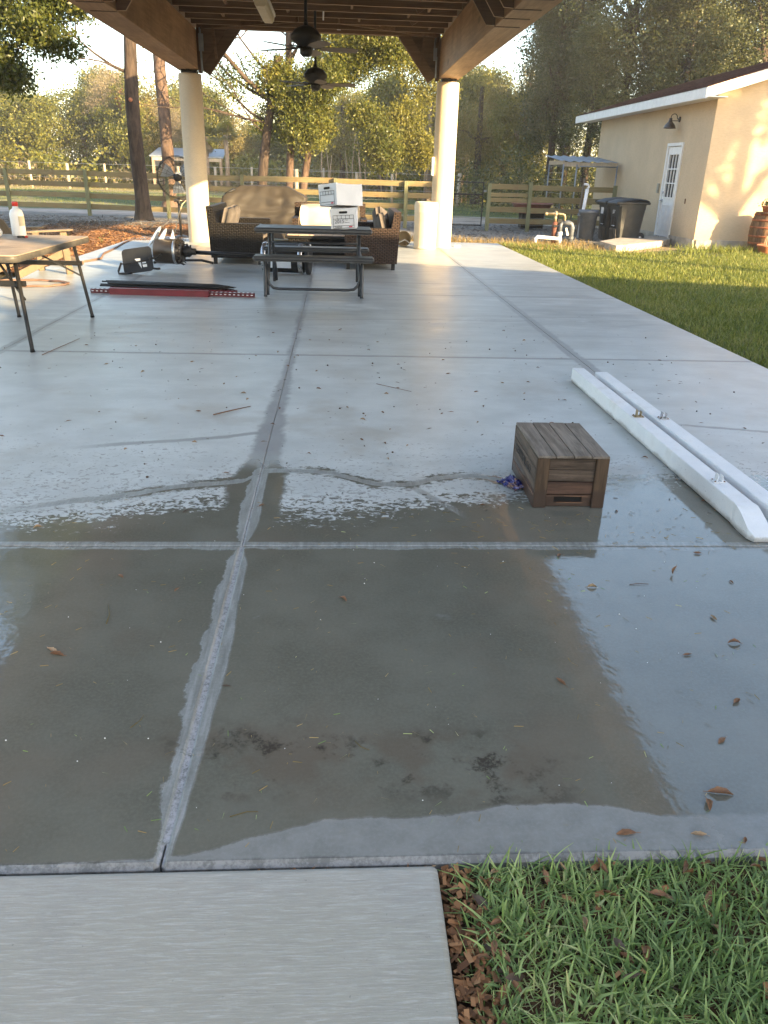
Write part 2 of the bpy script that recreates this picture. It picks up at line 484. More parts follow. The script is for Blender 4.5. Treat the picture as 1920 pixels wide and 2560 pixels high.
    b1 = (w1 - (X + 0.415 + rag * 0.35).abs() + rag * 0.5).step(-0.004, 0.006) * Y.step(4.35, 3.9)
    b2 = (0.04 - (Y - 3.08 + rag * 0.3).abs() + rag * 0.35).step(-0.004, 0.008)
    band = b1.mx(b2 * 0.9).mx(crack_pale * 0.95).mx(spur * 0.8)
    lime = g.mix(grit.step(0.3, 0.8), (0.212, 0.222, 0.208), (0.295, 0.305, 0.29))
    lstk = g.noise(16, 4, .65, (3.0, 0.35, 1))
    lime = g.mix(lstk.step(.45, .7, 0, .6), lime, (0.13, 0.13, 0.122))
    lime = g.mix(lstk.step(.5, .32, 0, .5), lime, (0.38, 0.385, 0.385))
    core = (X + 0.415 + (fine - .5) * .004).abs().step(0.012, 0.005) * Y.step(4.4, 4.2)
    lime = g.mix(core * grit.step(0.35, 0.6), lime, (0.46, 0.46, 0.47))
    c = g.mix(band * 0.92, c, lime)
    lip = (Y + (fine - .5) * .012).step(1.395, 1.383)
    c = g.mix(lip * 0.8, c, g.mix((fine + (grit - .5)).step(.35, .65), (0.085, 0.082, 0.075), (0.195, 0.192, 0.185)))
    g.color(c)
    film = wetc * (1.0 - dryfront) * (1.0 - band * 0.75)
    ro = 0.40 + (mid - 0.5) * 0.25 + (streak - .5) * .2
    r = ro * (1.0 - film) + film * (0.06 + (mid - 0.5) * 0.05)
    r = r - damp_r * (1.0 - film) * 0.18
    g.rough(r)
    sp_ = film * 0.5 + 0.5
    g.nt.links.new(sp_.s, g.b.inputs['Specular IOR Level'])
    rip = g.noise(11, 3, 0.6, off=(8, 8, 0))
    h = (1.0 - film) * (fine * 0.35 + grit * 0.35 + streak * 0.3) + film * (rip * 0.9 + grit * 0.05)
    g.bump(h, 0.26, 0.004)
    return g.mat

M = {}
M['patio'] = patio_material()

def broom_concrete():
    g = G('broom_finished_concrete', 0.75, 0.35)
    a = g.noise(9, 5, 0.7, (1.2, 11, 1), dist=.4); b = g.noise(15, 4, 0.78, (0.8, 11, 1), off=(1, 2, 0), dist=.5); m = g.noise(2.2, 5, 0.6)
    gr = g.noise(150, 3, 0.7)
    X, Y, Z = g.xyz()
    c = g.mix(m.step(0.3, 0.7), (0.30, 0.292, 0.238), (0.37, 0.36, 0.30))
    near_edge = (Y - 1.30 + (m - .5) * .12).step(-0.12, 0.06)
    c = g.mix(near_edge * 0.6, c, (0.385, 0.38, 0.355))
    po = g.noise(60, 3, .7)
    c = g.mix(a.step(0.42, 0.70, 0, 0.55), c, (0.25, 0.235, 0.20))
    c = g.mix(m.step(.48, .68, 0, .5), c, (.27, .265, .24))
    big = g.noise(.9, 4, .6, off=(4, 4, 0))
    c = g.mix(big.step(.45, .65, 0, .4), c, (.36, .335, .27))
    c = g.mix(po.step(.68, .74, 0, .6), c, (.16, .15, .13))
    c = g.mix(b.step(0.45, 0.70, 0, 0.55), c, (0.52, 0.505, 0.465))
    c = g.mix(gr.step(0.35, 0.8, 0, 0.3), c, (0.31, 0.30, 0.28))
    g.color(c); g.bump(a * 0.5 + b * 0.9 + gr * 0.25, 0.35, 0.004)
    return g.mat
M['broom'] = broom_concrete()

def ground_material():
    g = G('yard_soil', 0.95, 0.1)
    X, Y, Z = g.xyz()
    n = g.noise(0.9, 6, 0.65); f = g.noise(8, 6, 0.7); b = g.noise(0.18, 4, 0.6); v = g.noise(0.35, 5, 0.65, (0.35, 1.3, 1), off=(3, 3, 0))
    dirt = g.mix(f.step(0.3, 0.7), (0.13, 0.12, 0.105), (0.27, 0.25, 0.22))
    dirt = g.mix(n.step(0.5, 0.75, 0, 0.6), dirt, (0.09, 0.075, 0.055))
    green = g.mix(f.step(0.3, 0.7), (0.05, 0.075, 0.028), (0.12, 0.135, 0.05))
    gold = g.mix(f.step(0.3, 0.7), (0.26, 0.19, 0.09), (0.38, 0.29, 0.15))
    sand = g.mix(n.step(0.35, 0.7), (0.42, 0.36, 0.31), (0.30, 0.25, 0.20))
    leafl = g.mix(f.step(0.35, 0.65), (0.15, 0.085, 0.045), (0.27, 0.17, 0.09))
    w = (v - 0.5) * 5.0 + (n - 0.5) * 2.5
    Yw = Y + w
    # the pasture beyond the fence
    c = g.mix(Yw.step(28.6, 29.0) * Yw.step(33.0, 32.0) * 0.9, dirt, sand)
    c = g.mix(Yw.step(31.6, 33.2), c, green)
    c = g.mix((b + (f - .5) * .2).step(0.5, 0.6) * Y.step(30, 33) * 0.5, c, gold)
    c = g.mix((Y + (v - .5) * 14).step(50, 58), c, gold)
    c = g.mix((Y + (v - .5) * 10).step(66, 74), c, leafl)
    # dry golden grass by the slab end, right
    strip = (Y + (n - .5) * 1.6).step(21.6, 21.0) * Y.step(18.6, 19.0) * X.step(-3.6, -3.2)
    c = g.mix(strip * 0.85, c, gold)
    near_g = Y.step(18.5, 17.0)
    c = g.mix(near_g, c, g.mix(f.step(.3, .7), (0.05, 0.04, 0.025), (0.11, 0.09, 0.05)))
    g.color(c); g.bump(f * 0.6 + n, 0.5, 0.05)
    return g.mat
M['ground'] = ground_material()

def leafy(name, cols, trans=0.35, rough=0.45, big=0.35):
    g = G(name, rough, 0.35)
    t = g.attr('tint'); n = g.noise(big, 3, world=True); r = g.rnd()
    f = (t * 0.75 + (n - 0.5) * 0.7 + (r - 0.5) * 0.2 + 0.1)
    c = g.ramp(f, cols)
    g.color(c)
    tr = g.nt.nodes.new('ShaderNodeBsdfTranslucent')
    cc = g.mix(1.0, c, (1.0, 1.0, 0.55), 'MULTIPLY')
    g.nt.links.new(cc, tr.inputs['Color'])
    mx = g.nt.nodes.new('ShaderNodeMixShader'); mx.inputs[0].default_value = trans
    g.nt.links.new(g.b.outputs[0], mx.inputs[1]); g.nt.links.new(tr.outputs[0], mx.inputs[2])
    g.nt.links.new(mx.outputs[0], g.out.inputs['Surface'])
    return g.mat
M['leaf_oak'] = leafy('evergreen_oak_leaves', [(0.0, (0.045, 0.058, 0.012)), (0.45, (0.115, 0.125, 0.024)), (0.8, (0.20, 0.185, 0.036)), (1.0, (0.28, 0.23, 0.055))])
M['leaf_dark'] = leafy('shade_dark_leaves', [(0.0, (0.030, 0.040, 0.014)), (0.5, (0.065, 0.076, 0.025)), (0.85, (0.125, 0.125, 0.042)), (1.0, (0.20, 0.175, 0.07))], 0.22)  # darker leaf ramp stands in for the shade on the right-hand wood
M['leaf_gold'] = leafy('yellowing_leaves', [(0.0, (0.11, 0.10, 0.03)), (0.5, (0.20, 0.17, 0.052)), (0.8, (0.29, 0.23, 0.085)), (1.0, (0.38, 0.29, 0.13))], 0.4)
M['leaf_tan'] = leafy('bare_tan_twigs_and_moss', [(0.0, (0.13, 0.105, 0.062)), (0.5, (0.22, 0.175, 0.105)), (1.0, (0.33, 0.27, 0.18))], 0.25)
M['leaf_rust'] = leafy('rusty_dead_leaves', [(0.0, (0.20, 0.075, 0.035)), (1.0, (0.36, 0.14, 0.065))], 0.2)
M['leaf_laurel'] = leafy('glossy_laurel_leaves', [(0.0, (0.04, 0.055, 0.014)), (0.5, (0.10, 0.115, 0.024)), (0.85, (0.20, 0.185, 0.035)), (1.0, (0.32, 0.27, 0.055))], 0.42, 0.4)
M['leaf_bright'] = leafy('sunny_laurel_leaves', [(0.0, (0.07, 0.08, 0.016)), (0.5, (0.17, 0.165, 0.032)), (0.85, (0.27, 0.235, 0.045)), (1.0, (0.38, 0.31, 0.08))], 0.42, 0.4)
M['palm'] = leafy('palm_fronds', [(0.0, (0.09, 0.10, 0.025)), (0.6, (0.19, 0.175, 0.04)), (1.0, (0.30, 0.24, 0.07))], 0.3)
M['grass'] = leafy('lawn_grass_blades', [(0.0, (0.075, 0.105, 0.022)), (0.45, (0.15, 0.185, 0.036)), (0.8, (0.25, 0.255, 0.06)), (1.0, (0.40, 0.34, 0.16))], 0.3, 0.5, 0.6)
M['grass_near'] = leafy('broad_grass_blades', [(0.0, (0.11, 0.18, 0.055)), (0.42, (0.23, 0.325, 0.105)), (0.66, (0.36, 0.45, 0.17)), (0.80, (0.50, 0.50, 0.25)), (1.0, (0.66, 0.56, 0.40))], 0.3, 0.4, 3.0)
M['dry_grass'] = leafy('dry_golden_grass', [(0.0, (0.16, 0.12, 0.04)), (0.6, (0.32, 0.22, 0.085)), (1.0, (0.46, 0.34, 0.16))], 0.3)
M['mulch'] = leafy('pine_straw_mulch', [(0.0, (0.085, 0.040, 0.018)), (0.5, (0.23, 0.105, 0.042)), (0.85, (0.36, 0.19, 0.085)), (1.0, (0.42, 0.30, 0.18))], 0.05, 0.8, 2.0)
M['debris'] = leafy('grey_brush_debris', [(0.0, (0.05, 0.042, 0.034)), (0.6, (0.13, 0.115, 0.095)), (1.0, (0.26, 0.235, 0.20))], 0.05, 0.85, 1.0)

def bark(name, dark, light, sc=1.0):
    g = G(name, 0.9, 0.15)
    a = g.noise(9 * sc, 6, 0.7, (1, 1, 0.22), world=False, dist=0.8); b = g.noise(1.3 * sc, 4, world=False)
    v = g.voro(11 * sc, (1, 1, 0.3), world=False)
    c = g.mix(a.step(0.3, 0.7), dark, light)
    c = g.mix(b.step(0.5, 0.75, 0, 0.5), c, tuple(min(1, x * 1.5) for x in light))
    g.color(c); g.bump(a * 0.7 + v * 0.5, 0.9, 0.03)
    return g.mat
M['bark_oak'] = bark('oak_bark', (0.028, 0.021, 0.017), (0.085, 0.062, 0.048))
M['bark_pine'] = bark('pine_bark', (0.055, 0.038, 0.029), (0.15, 0.10, 0.075), 0.8)
M['bark_pale'] = bark('pale_bark', (0.20, 0.14, 0.095), (0.36, 0.27, 0.19))

M['fence'] = wood('pressure_treated_pine', (0.145, 0.115, 0.052), (0.26, 0.21, 0.105), 0.75, 'X', 1.0, weather=((0.20, 0.115, 0.055), 0.7))
M['fence_post'] = wood('green_treated_post', (0.105, 0.112, 0.058), (0.19, 0.19, 0.105), 0.75, 'Z', 1.0)
M['pale_post'] = wood('sun_bleached_post', (0.34, 0.27, 0.19), (0.54, 0.45, 0.34), 0.8, 'Z', 1.0)
M['beam'] = wood('laminated_beam_pine', (0.26, 0.150, 0.078), (0.44, 0.275, 0.150), 0.6, 'Y', 0.8, per_obj=0.1, weather=((0.13, 0.065, 0.032), 0.5))
M['soffit'] = plain('bounce_bright_soffit', (.66, .51, .35), .7)  # bright tan stands in for sunlit bounce under the eave
M['rafter'] = wood('truss_lumber', (0.135, 0.075, 0.040), (0.26, 0.155, 0.085), 0.65, 'X', 0.9, per_obj=0.4)
M['floor_lit_edge'] = wood('floor_lit_lumber', (0.30, 0.19, 0.105), (0.46, 0.31, 0.18), 0.65, 'X', 0.9, knots=False)  # paler lumber: light thrown up from the floor is put into the colour
M['rafter_dark'] = wood('shade_dark_brace_lumber', (0.075, 0.042, 0.028), (0.135, 0.078, 0.050), 0.65, 'X', 0.9, per_obj=0.2)  # brace faces darkened in colour for the shade under the roof
M['plywood'] = wood('roof_sheathing_plywood', (0.12, 0.075, 0.045), (0.20, 0.13, 0.08), 0.7, 'X', 0.5, per_obj=0.1)

def stucco(name, c, sc=220):
    g = G(name, 0.85, 0.25)
    n = g.noise(sc, 4, 0.6, world=False); m = g.noise(1.2, 5, 0.6, world=False); k = g.noise(sc * .3, 3, 0.6, (0.6, 0.6, 2.5), world=False)
    cc = g.mix(m.step(0.35, 0.7), tuple(x * 0.93 for x in c), tuple(min(1, x * 1.05) for x in c))
    cc = g.mix(k.step(0.4, 0.7, 0, 0.45), cc, tuple(x * 0.78 for x in c))
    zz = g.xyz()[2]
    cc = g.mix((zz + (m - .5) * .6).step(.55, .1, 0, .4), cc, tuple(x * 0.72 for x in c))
    g.color(cc); g.bump(n * 0.6 + k * 0.6, 0.6, 0.006)
    return g.mat
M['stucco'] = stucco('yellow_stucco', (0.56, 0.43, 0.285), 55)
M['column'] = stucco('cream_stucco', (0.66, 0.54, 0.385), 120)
def vinyl_mat():
    g = G('scuffed_white_vinyl', 0.4, 0.4)
    z = g.xyz()[2]
    n = g.noise(5, 5, .6, world=False); s_ = g.noise(34, 4, .75, (3, .5, 2), world=False); k = g.noise(90, 3, .7, (1, .4, 1), world=False, off=(3, 3, 3))
    c = g.mix(n.step(.35, .7), (.72, .735, .745), (.82, .83, .83))
    c = g.mix(n.step(.52, .75, 0, .35), c, (.50, .49, .46))
    c = g.mix(s_.step(.64, .72, 0, .55), c, (.30, .29, .27))
    c = g.mix(k.step(.70, .75, 0, .7), c, (.13, .12, .11))
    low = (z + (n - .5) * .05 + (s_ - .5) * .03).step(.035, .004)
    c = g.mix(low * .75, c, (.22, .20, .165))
    g.color(c); g.rough(.36 + n * .2); g.bump(s_, .12, .003)
    return g.mat
M['white_paint'] = plain('white_paint', (0.74, 0.72, 0.69), 0.5, var=0.05, dirt=((0.5, 0.46, 0.4), 0.3))
M['white_vinyl'] = vinyl_mat()
M['black_metal'] = plain('black_powder_coat', (0.010, 0.010, 0.011), 0.45, var=0.2, spec=0.3)
M['black_plastic'] = plain('black_plastic', (0.012, 0.013, 0.015), 0.5, var=0.2, bump=0.1, spec=0.3)
M['bin_plastic'] = plain('charcoal_bin_plastic', (0.014, 0.017, 0.019), 0.55, var=0.25, scale=4, dirt=((0.085, 0.075, 0.060), 0.5))
M['grey_plastic'] = plain('grey_bin_plastic', (0.10, 0.115, 0.14), 0.55, var=0.15, dirt=((0.2, 0.17, 0.14), 0.4))
M['table_resin'] = plain('charcoal_table_resin', (0.040, 0.041, 0.044), 0.42, var=0.12, bump=0.08, bscale=200)
M['table_resin_edge'] = plain('dark_blue_grey_steel', (0.022, 0.025, 0.031), 0.4, var=0.12)
M['steel'] = plain('brushed_steel', (0.52, 0.52, 0.53), 0.28, 0.95, var=0.1)
M['bronze'] = plain('bronze_heater_shell', (0.085, 0.070, 0.058), 0.35, 0.75, var=0.2, scale=5)
M['alu'] = plain('reflector_aluminium', (0.72, 0.76, 0.82), 0.32, 0.55, var=0.05)
M['red'] = plain('red_paint', (0.135, 0.009, 0.018), 0.42, var=0.18, scale=6, dirt=((0.12, 0.02, 0.02), 0.4))
M['red_dark'] = plain('dark_red_paint', (0.085, 0.007, 0.012), 0.5, var=0.18, scale=6)
M['white_plastic'] = plain('white_bottle_plastic', (0.80, 0.79, 0.76), 0.4, var=0.03)
M['red_cap'] = plain('red_cap_plastic', (0.55, 0.03, 0.02), 0.4)
M['rust'] = plain('rusty_pipe', (0.115, 0.040, 0.025), 0.8, var=0.4, scale=14, bump=0.3)
M['pvc'] = plain('white_pvc', (0.66, 0.66, 0.68), 0.4, var=0.06, dirt=((0.45, 0.40, 0.33), 0.4))
M['pvc_grey'] = plain('grey_pvc', (0.10, 0.11, 0.125), 0.45, var=0.15)
M['brass'] = plain('weathered_brass', (0.34, 0.27, 0.16), 0.5, 0.6, var=0.2)
M['concrete'] = plain('rough_concrete', (0.36, 0.31, 0.25), 0.9, var=0.2, scale=5, bump=0.4, bscale=80, dirt=((0.2, 0.15, 0.10), 0.5))
M['terracotta'] = plain('terracotta', (0.46, 0.17, 0.085), 0.8, var=0.15)
M['cardboard_white'] = plain('white_cardboard', (0.70, 0.71, 0.74), 0.7, var=0.05, scale=4, dirt=((0.55, 0.55, 0.52), 0.4))
M['cardboard_in'] = plain('brown_cardboard', (0.30, 0.23, 0.16), 0.8)
M['ink'] = plain('black_ink', (0.012, 0.014, 0.022), 0.6)
M['pen'] = plain('grey_pen', (0.10, 0.10, 0.12), 0.7)
M['red_ink'] = plain('red_ink', (0.62, 0.06, 0.10), 0.6)
M['canvas'] = plain('taupe_grill_cover', (0.032, 0.026, 0.021), 0.65, var=0.15, scale=3, bump=0.2, bscale=150)
M['cushion'] = plain('beige_cushion', (0.50, 0.44, 0.36), 0.9, var=0.06, bump=0.3, bscale=220)
M['cushion_grey'] = plain('grey_cushion', (0.10, 0.085, 0.076), 0.9, var=0.08, bump=0.3, bscale=220)
M['tile'] = plain('tan_table_tile', (0.42, 0.31, 0.24), 0.5, var=0.15)
M['taupe_resin'] = plain('taupe_resin', (0.145, 0.105, 0.066), 0.6, var=0.1, dirt=((0.2, 0.16, 0.12), 0.4))
M['table_top'] = plain('worn_tan_tabletop', (0.33, 0.25, 0.18), 0.55, var=0.18, scale=6, bump=0.2, bscale=160, dirt=((0.10, 0.075, 0.055), 0.75))
M['table_edge'] = plain('dirty_grey_table_edge', (0.062, 0.056, 0.047), 0.5, var=0.3, scale=9, dirt=((0.2, 0.17, 0.13), 0.4))
M['stick'] = plain('dry_stick', (0.16, 0.085, 0.048), 0.85, var=0.3)
M['hose'] = plain('terracotta_hose', (0.17, 0.095, 0.065), 0.6, var=0.2)
M['cord'] = plain('dusty_cord', (0.42, 0.33, 0.21), 0.7)
M['rope'] = plain('yellow_rope', (0.55, 0.37, 0.10), 0.9)
M['bucket'] = plain('beige_bucket', (0.46, 0.36, 0.225), 0.6, var=0.08)
M['bin_beige'] = plain('cream_receptacle', (0.64, 0.545, 0.40), 0.65, var=0.05, bump=0.2, bscale=120)
M['lens'] = plain('yellowed_light_diffuser', (0.56, 0.46, 0.30), 0.35, var=0.06)
M['fan_wood'] = wood('fan_blade_wood', (0.13, 0.105, 0.085), (0.24, 0.20, 0.165), 0.55, 'X', 1.4, knots=False)
M['galv'] = plain('galvanised_sheet', (0.27, 0.295, 0.32), 0.5, 0.6, var=0.12)
M['wire'] = plain('galvanised_wire', (0.42, 0.42, 0.41), 0.5, 0.4)
M['tub'] = plain('faded_red_tub', (0.25, 0.085, 0.06), 0.6, var=0.15)
M['dark_hole'] = plain('dark_interior', (0.010, 0.009, 0.008), 0.9)
M['dead_leaf'] = plain('dead_leaf_brown', (0.21, 0.098, 0.040), 0.6, var=0.35, scale=30)
M['dead_leaf_pale'] = plain('dead_leaf_tan', (0.36, 0.24, 0.13), 0.65, var=0.3, scale=30)
M['dead_leaf_dark'] = plain('dead_leaf_dark', (0.075, 0.045, 0.026), 0.55, var=0.35, scale=30)

def glassy(name, c, rough=0.06):
    g = G(name, rough, 0.5); g.color(c); return g.mat
M['pane'] = glassy('door_glass', (0.035, 0.035, 0.038))

def wicker(name, dark, light):
    g = G(name, 0.5, 0.25)
    x, y, z = g.xyz(world=False)
    u = x + y
    # woven flat strands: brick-like over/under pattern
    row = (z * (1 / 0.026)).floor()
    sh = (row * 0.5).frac() * 2.0
    cell = (u * (1 / 0.075) + sh * 0.5)
    cu = (cell.frac() - 0.5).abs(); rv = ((z * (1 / 0.026)).frac() - 0.5).abs()
    h = cu.step(0.5, 0.30) * rv.step(0.5, 0.22)
    n = g.noise(7, 4, world=False); k = g.noise(60, 3, world=False)
    c = g.mix(h * (0.55 + n * 0.6), dark, light)
    c = g.mix(k.step(0.5, 0.8, 0, 0.3), c, tuple(q * 1.3 for q in light))
    g.color(c); g.bump(h, 0.9, 0.012)
    return g.mat
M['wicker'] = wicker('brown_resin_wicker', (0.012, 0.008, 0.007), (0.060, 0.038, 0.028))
M['wicker_dark'] = wicker('shaded_resin_wicker', (0.003, 0.0025, 0.0025), (0.009, 0.007, 0.006))  # same wicker with the left loveseat's shade put into its colour

def crate_wood(name, dark, light, wetline=0.09, GR=(1, 0.07, 1)):
    g = G(name, 0.6, 0.35)
    x, y, z = g.xyz(world=False)
    wz = g.xyz()[2]
    a = g.noise(46, 6, 0.7, GR, world=False, dist=0.5); m = g.noise(6, 4, world=False); r = g.rnd()
    c = g.mix(a.step(0.30, 0.70), dark, light)
    c = g.mix(m.step(0.45, 0.75, 0, 0.45), c, tuple(q * 0.6 for q in dark))
    c = g.mix(1.0, c, g.ramp(r, [(0, (0.72, 0.70, 0.68)), (0.5, (0.95, 0.93, 0.9)), (1, (1, 1, 1))]), 'MULTIPLY')
    soak = (wz + (m - .5) * .03).step(wetline + 0.015, wetline - 0.01)
    c = g.mix(soak * 0.85, c, g.mix(a, (0.026, 0.016, 0.011), (0.066, 0.040, 0.028)))
    g.color(c); g.rough(0.62 - soak * 0.3); g.bump(a, 0.35, 0.003)
    return g.mat
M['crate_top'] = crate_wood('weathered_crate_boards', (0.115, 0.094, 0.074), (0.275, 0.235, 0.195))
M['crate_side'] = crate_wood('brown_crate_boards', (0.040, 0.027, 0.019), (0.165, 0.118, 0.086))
M['crate_end'] = crate_wood('brown_crate_end_boards', (0.040, 0.027, 0.019), (0.165, 0.118, 0.086), 0.07, (0.07, 1, 1))
M['crate_wet'] = crate_wood('soaked_reddish_boards', (0.052, 0.028, 0.018), (0.170, 0.095, 0.065), 0.05, (0.07, 1, 1))
M['crate_post'] = crate_wood('dark_crate_battens', (0.034, 0.020, 0.012), (0.125, 0.080, 0.048), 0.09, (1, 1, 0.07))

def shingle_mat():
    g = G('brown_asphalt_shingles', 0.95, 0.0)
    x, y, z = g.xyz()
    n = g.noise(30, 4, world=True); t = (y * 3.3).floor(); 
    v = g.voro(3.2, (1.0, 1.0, 3.0)); 
    w = g.noise(2.1, 4, 0.6, (1.6, 1, 4), off=(2, 2, 2))
    c = g.mix(w.step(0.3, 0.7), (0.045, 0.022, 0.018), (0.105, 0.056, 0.044))
    c = g.mix(n.step(0.4, 0.8, 0, 0.5), c, (0.17, 0.10, 0.08))
    g.color(c); g.bump(n, 0.4, 0.01)
    return g.mat
M['shingle'] = shingle_mat()

def barrel_mat():
    g = G('old_barrel_oak', 0.75, 0.25)
    a = g.noise(22, 6, 0.65, (1, 1, 0.12), world=False, dist=.4); m = g.noise(4, 4, world=False); r = g.rnd()
    c = g.mix(a.step(0.3, 0.7), (0.085, 0.052, 0.030), (0.23, 0.135, 0.075))
    c = g.mix(m.step(0.5, 0.75, 0, 0.5), c, (0.30, 0.15, 0.07))
    c = g.mix(1.0, c, g.ramp(r, [(0, (0.7, 0.68, 0.65)), (1, (1, 1, 1))]), 'MULTIPLY')
    g.color(c); g.bump(a, 0.4, 0.004); return g.mat
M['barrel'] = barrel_mat()
M['hoop'] = plain('rusty_hoop', (0.27, 0.10, 0.045), 0.75, 0.3, var=0.35, scale=10)

def foil():
    g = G('crumpled_blue_foil', 0.22, 0.6)
    n = g.noise(24, 3, world=False); k = g.noise(60, 2, world=False)
    c = g.ramp(n, [(0.0, (0.010, 0.012, 0.07)), (0.52, (0.014, 0.016, 0.12)), (0.60, (0.25, 0.14, 0.06)), (0.64, (0.02, 0.02, 0.14)), (0.8, (0.42, 0.36, 0.40)), (1, (0.75, 0.65, 0.6))])
    g.color(c).metal(0.25); g.bump(k, 0.6, 0.01); return g.mat
M['foil'] = foil()
# ------------------------------------------------------------------ ground, patio, walkway
def ground_sheet():
    # fine grid near, coarse far; lies below the patio
    xs = [-700, -200, -90, -60, -40] + list(np.arange(-28, 28.1, 2.0)) + [40, 60, 90, 200, 700]
    ys = [-300, -60, -20, -6] + list(np.arange(0, 64.1, 2.0)) + [70, 80, 95, 120, 180, 300, 900]
    Vv = []; F = []
    for j, y in enumerate(ys):
        for i, x in enumerate(xs):
            z = -0.085
            if 13 < y < 60 and abs(x) < 40:
                z += 0.05 * (mnoise.noise(Vector((x * .23, y * .23, 0))))
            Vv.append((x, y, z))
    n = len(xs)
    for j in range(len(ys) - 1):
        for i in range(n - 1):
            a = j * n + i
            F.append((a, a + 1, a + n + 1, a + n))
    me = np_mesh('ground', Vv, F, M['ground'], smooth=True)
    return tag(link('ground', me), kind='structure')
ground = ground_sheet()

XC = [-4.55, -2.9, -0.415, 2.15, 3.76]
YC = [1.37, 3.08, 6.9, 10.72, 14.5, 18.05, 19.45]
patio = MB().box((-0.4, 10.4, -0.132), (8.2, 17.9, 0.25)).build('patio', M['patio'])
tag(patio, kind='structure')
gap = 0.0022
for i in range(4):
    for j in range(6):
        if i == 0 and j == 5: continue
        x0, x1, y0, y1 = XC[i] + gap, XC[i + 1] - gap, YC[j] + gap, YC[j + 1] - gap
        if i == 1 and j == 5:
            pass
        m = MB()
        m.box(((x0 + x1) / 2, (y0 + y1) / 2, -0.03), (x1 - x0, y1 - y0, 0.06), bev=0.0035 if j else 0.013)
        m.build('concrete_panel', M['patio'], patio)

# the front walk, its end corner rounded
def walkway():
    x0, x1, y0, y1, r = -2.2, 0.238, -1.6, 1.3655, 0.016
    poly = [(x0, y0), (x1, y0)]
    for k in range(7):
        a = math.pi / 2 * k / 6
        poly.append((x1 - r + r * math.cos(a), y1 - r + r * math.sin(a)))
    poly.append((x0, y1))
    n = len(poly)
    cx, cy = -0.9, 0.0
    m = MB()
    def ring(inset, z):
        out = []
        for (x, y) in poly:
            out.append((x - inset * (1 if x > 0 else -1) * (1 if abs(x - x1) < r + .01 or x == x0 else 0), y - inset * (1 if y > 1 else -1), z))
        return out
    rings = [ring(0, -0.12), ring(0, -0.018), ring(0.002, -0.010), ring(0.007, -0.005), ring(0.016, -0.003)]
    vs = sum(rings, [])
    fs = []
    for k in range(len(rings) - 1):
        for i in range(n):
            fs.append((k * n + i, k * n + (i + 1) % n, (k + 1) * n + (i + 1) % n, (k + 1) * n + i))
    m.add(vs, fs, True)
    m.add(rings[-1], [tuple(range(n))], False)
    return tag(m.build('walkway', M['broom']), kind='structure')
walkway()

# ------------------------------------------------------------------ pavilion
pav = tag(empty('pavilion', (-0.4, 10.0, 0)), 'open timber pavilion roof on round cream columns over the concrete patio', 'pavilion')
OFF = Vector((-0.4, 10.0, 0))
def pbuild(m, name, mat, parent=None):
    """geometry given in world metres, stored relative to the pavilion"""
    p = parent or pav
    m.v = [tuple(Vector(v) - OFF) for v in m.v]
    return m.build(name, mat, p)
COLX = (-3.0, 2.215)
for x in COLX:
    for y in (18.1, 0.3):
        m = MB().lathe([(0.235, -0.01), (0.236, 0.02), (0.232, 1.2), (0.228, 3.16), (0.222, 3.19), (0.0, 3.19)], 40, Matrix.Translation((x, y, 0)))
        c_ = pbuild(m, 'column', M['column'])
        if y > 10:
            m = MB().box((x + 0.0, y, 3.222), (0.30, 0.30, 0.055))
            m.box((x, y, 3.30), (0.06, 0.42, 0.12))
            pbuild(m, 'saddle_bracket', M['black_metal'])
BZ0, BZ1 = 3.255, 3.95
for s, xi in ((1, 2.0), (-1, -2.80)):
    xc = xi + s * 0.215
    m = MB().box((xc, 9.1, (BZ0 + BZ1) / 2), (0.43, 18.2, BZ1 - BZ0), bev=0.006)
    pbuild(m, 'side_beam', M['beam'])
m = MB().box((-0.4, 18.02, 4.33), (4.79, 0.16, 0.72), bev=0.004)
pbuild(m, 'end_beam', M['rafter'])
# corner braces under the end beam: diagonal board, infill, stud
for s, xo in ((1, 2.0), (-1, -2.80)):
    m = MB().beam((xo - s * 0.13, 18.02, 3.22), (xo - s * 0.80, 18.02, 4.06), 0.09, 0.20, up=(s * 0.78, 0, 0.62), bev=0.004)
    pbuild(m, 'knee_brace', M['rafter'])
    m = MB().add([(xo - s * 0.04, 18.05, 3.28), (xo - s * 0.04, 18.05, 3.968), (xo - s * 0.70, 18.05, 3.968)], [(0, 1, 2)])
    m.add([(xo - s * 0.04, 18.09, 3.28), (xo - s * 0.04, 18.09, 3.968), (xo - s * 0.70, 18.09, 3.968)], [(2, 1, 0)])
    pbuild(m, 'brace_infill', M['rafter'])
    m = MB().beam((xo - s * 0.37, 17.96, 3.45), (xo - s * 0.30, 17.93, 4.2), 0.05, 0.04, up=(0, 1, 0))
    pbuild(m, 'brace_stud', M['rafter'])
    # long flat tie under the joists
    m = MB().beam((xo - s * 0.10, 17.86, 3.985), (xo - s * 2.05, 16.75, 4.0), 0.04, 0.09, up=(0, 0, 1))
    pbuild(m, 'diagonal_tie', M['rafter'])
    m = MB().beam((xo - s * 0.035, 18.0, 3.2), (xo - s * 0.035, 18.0, 3.97), 0.07, 0.16, up=(0, 1, 0))
    pbuild(m, 'corner_post', M['rafter_dark'])
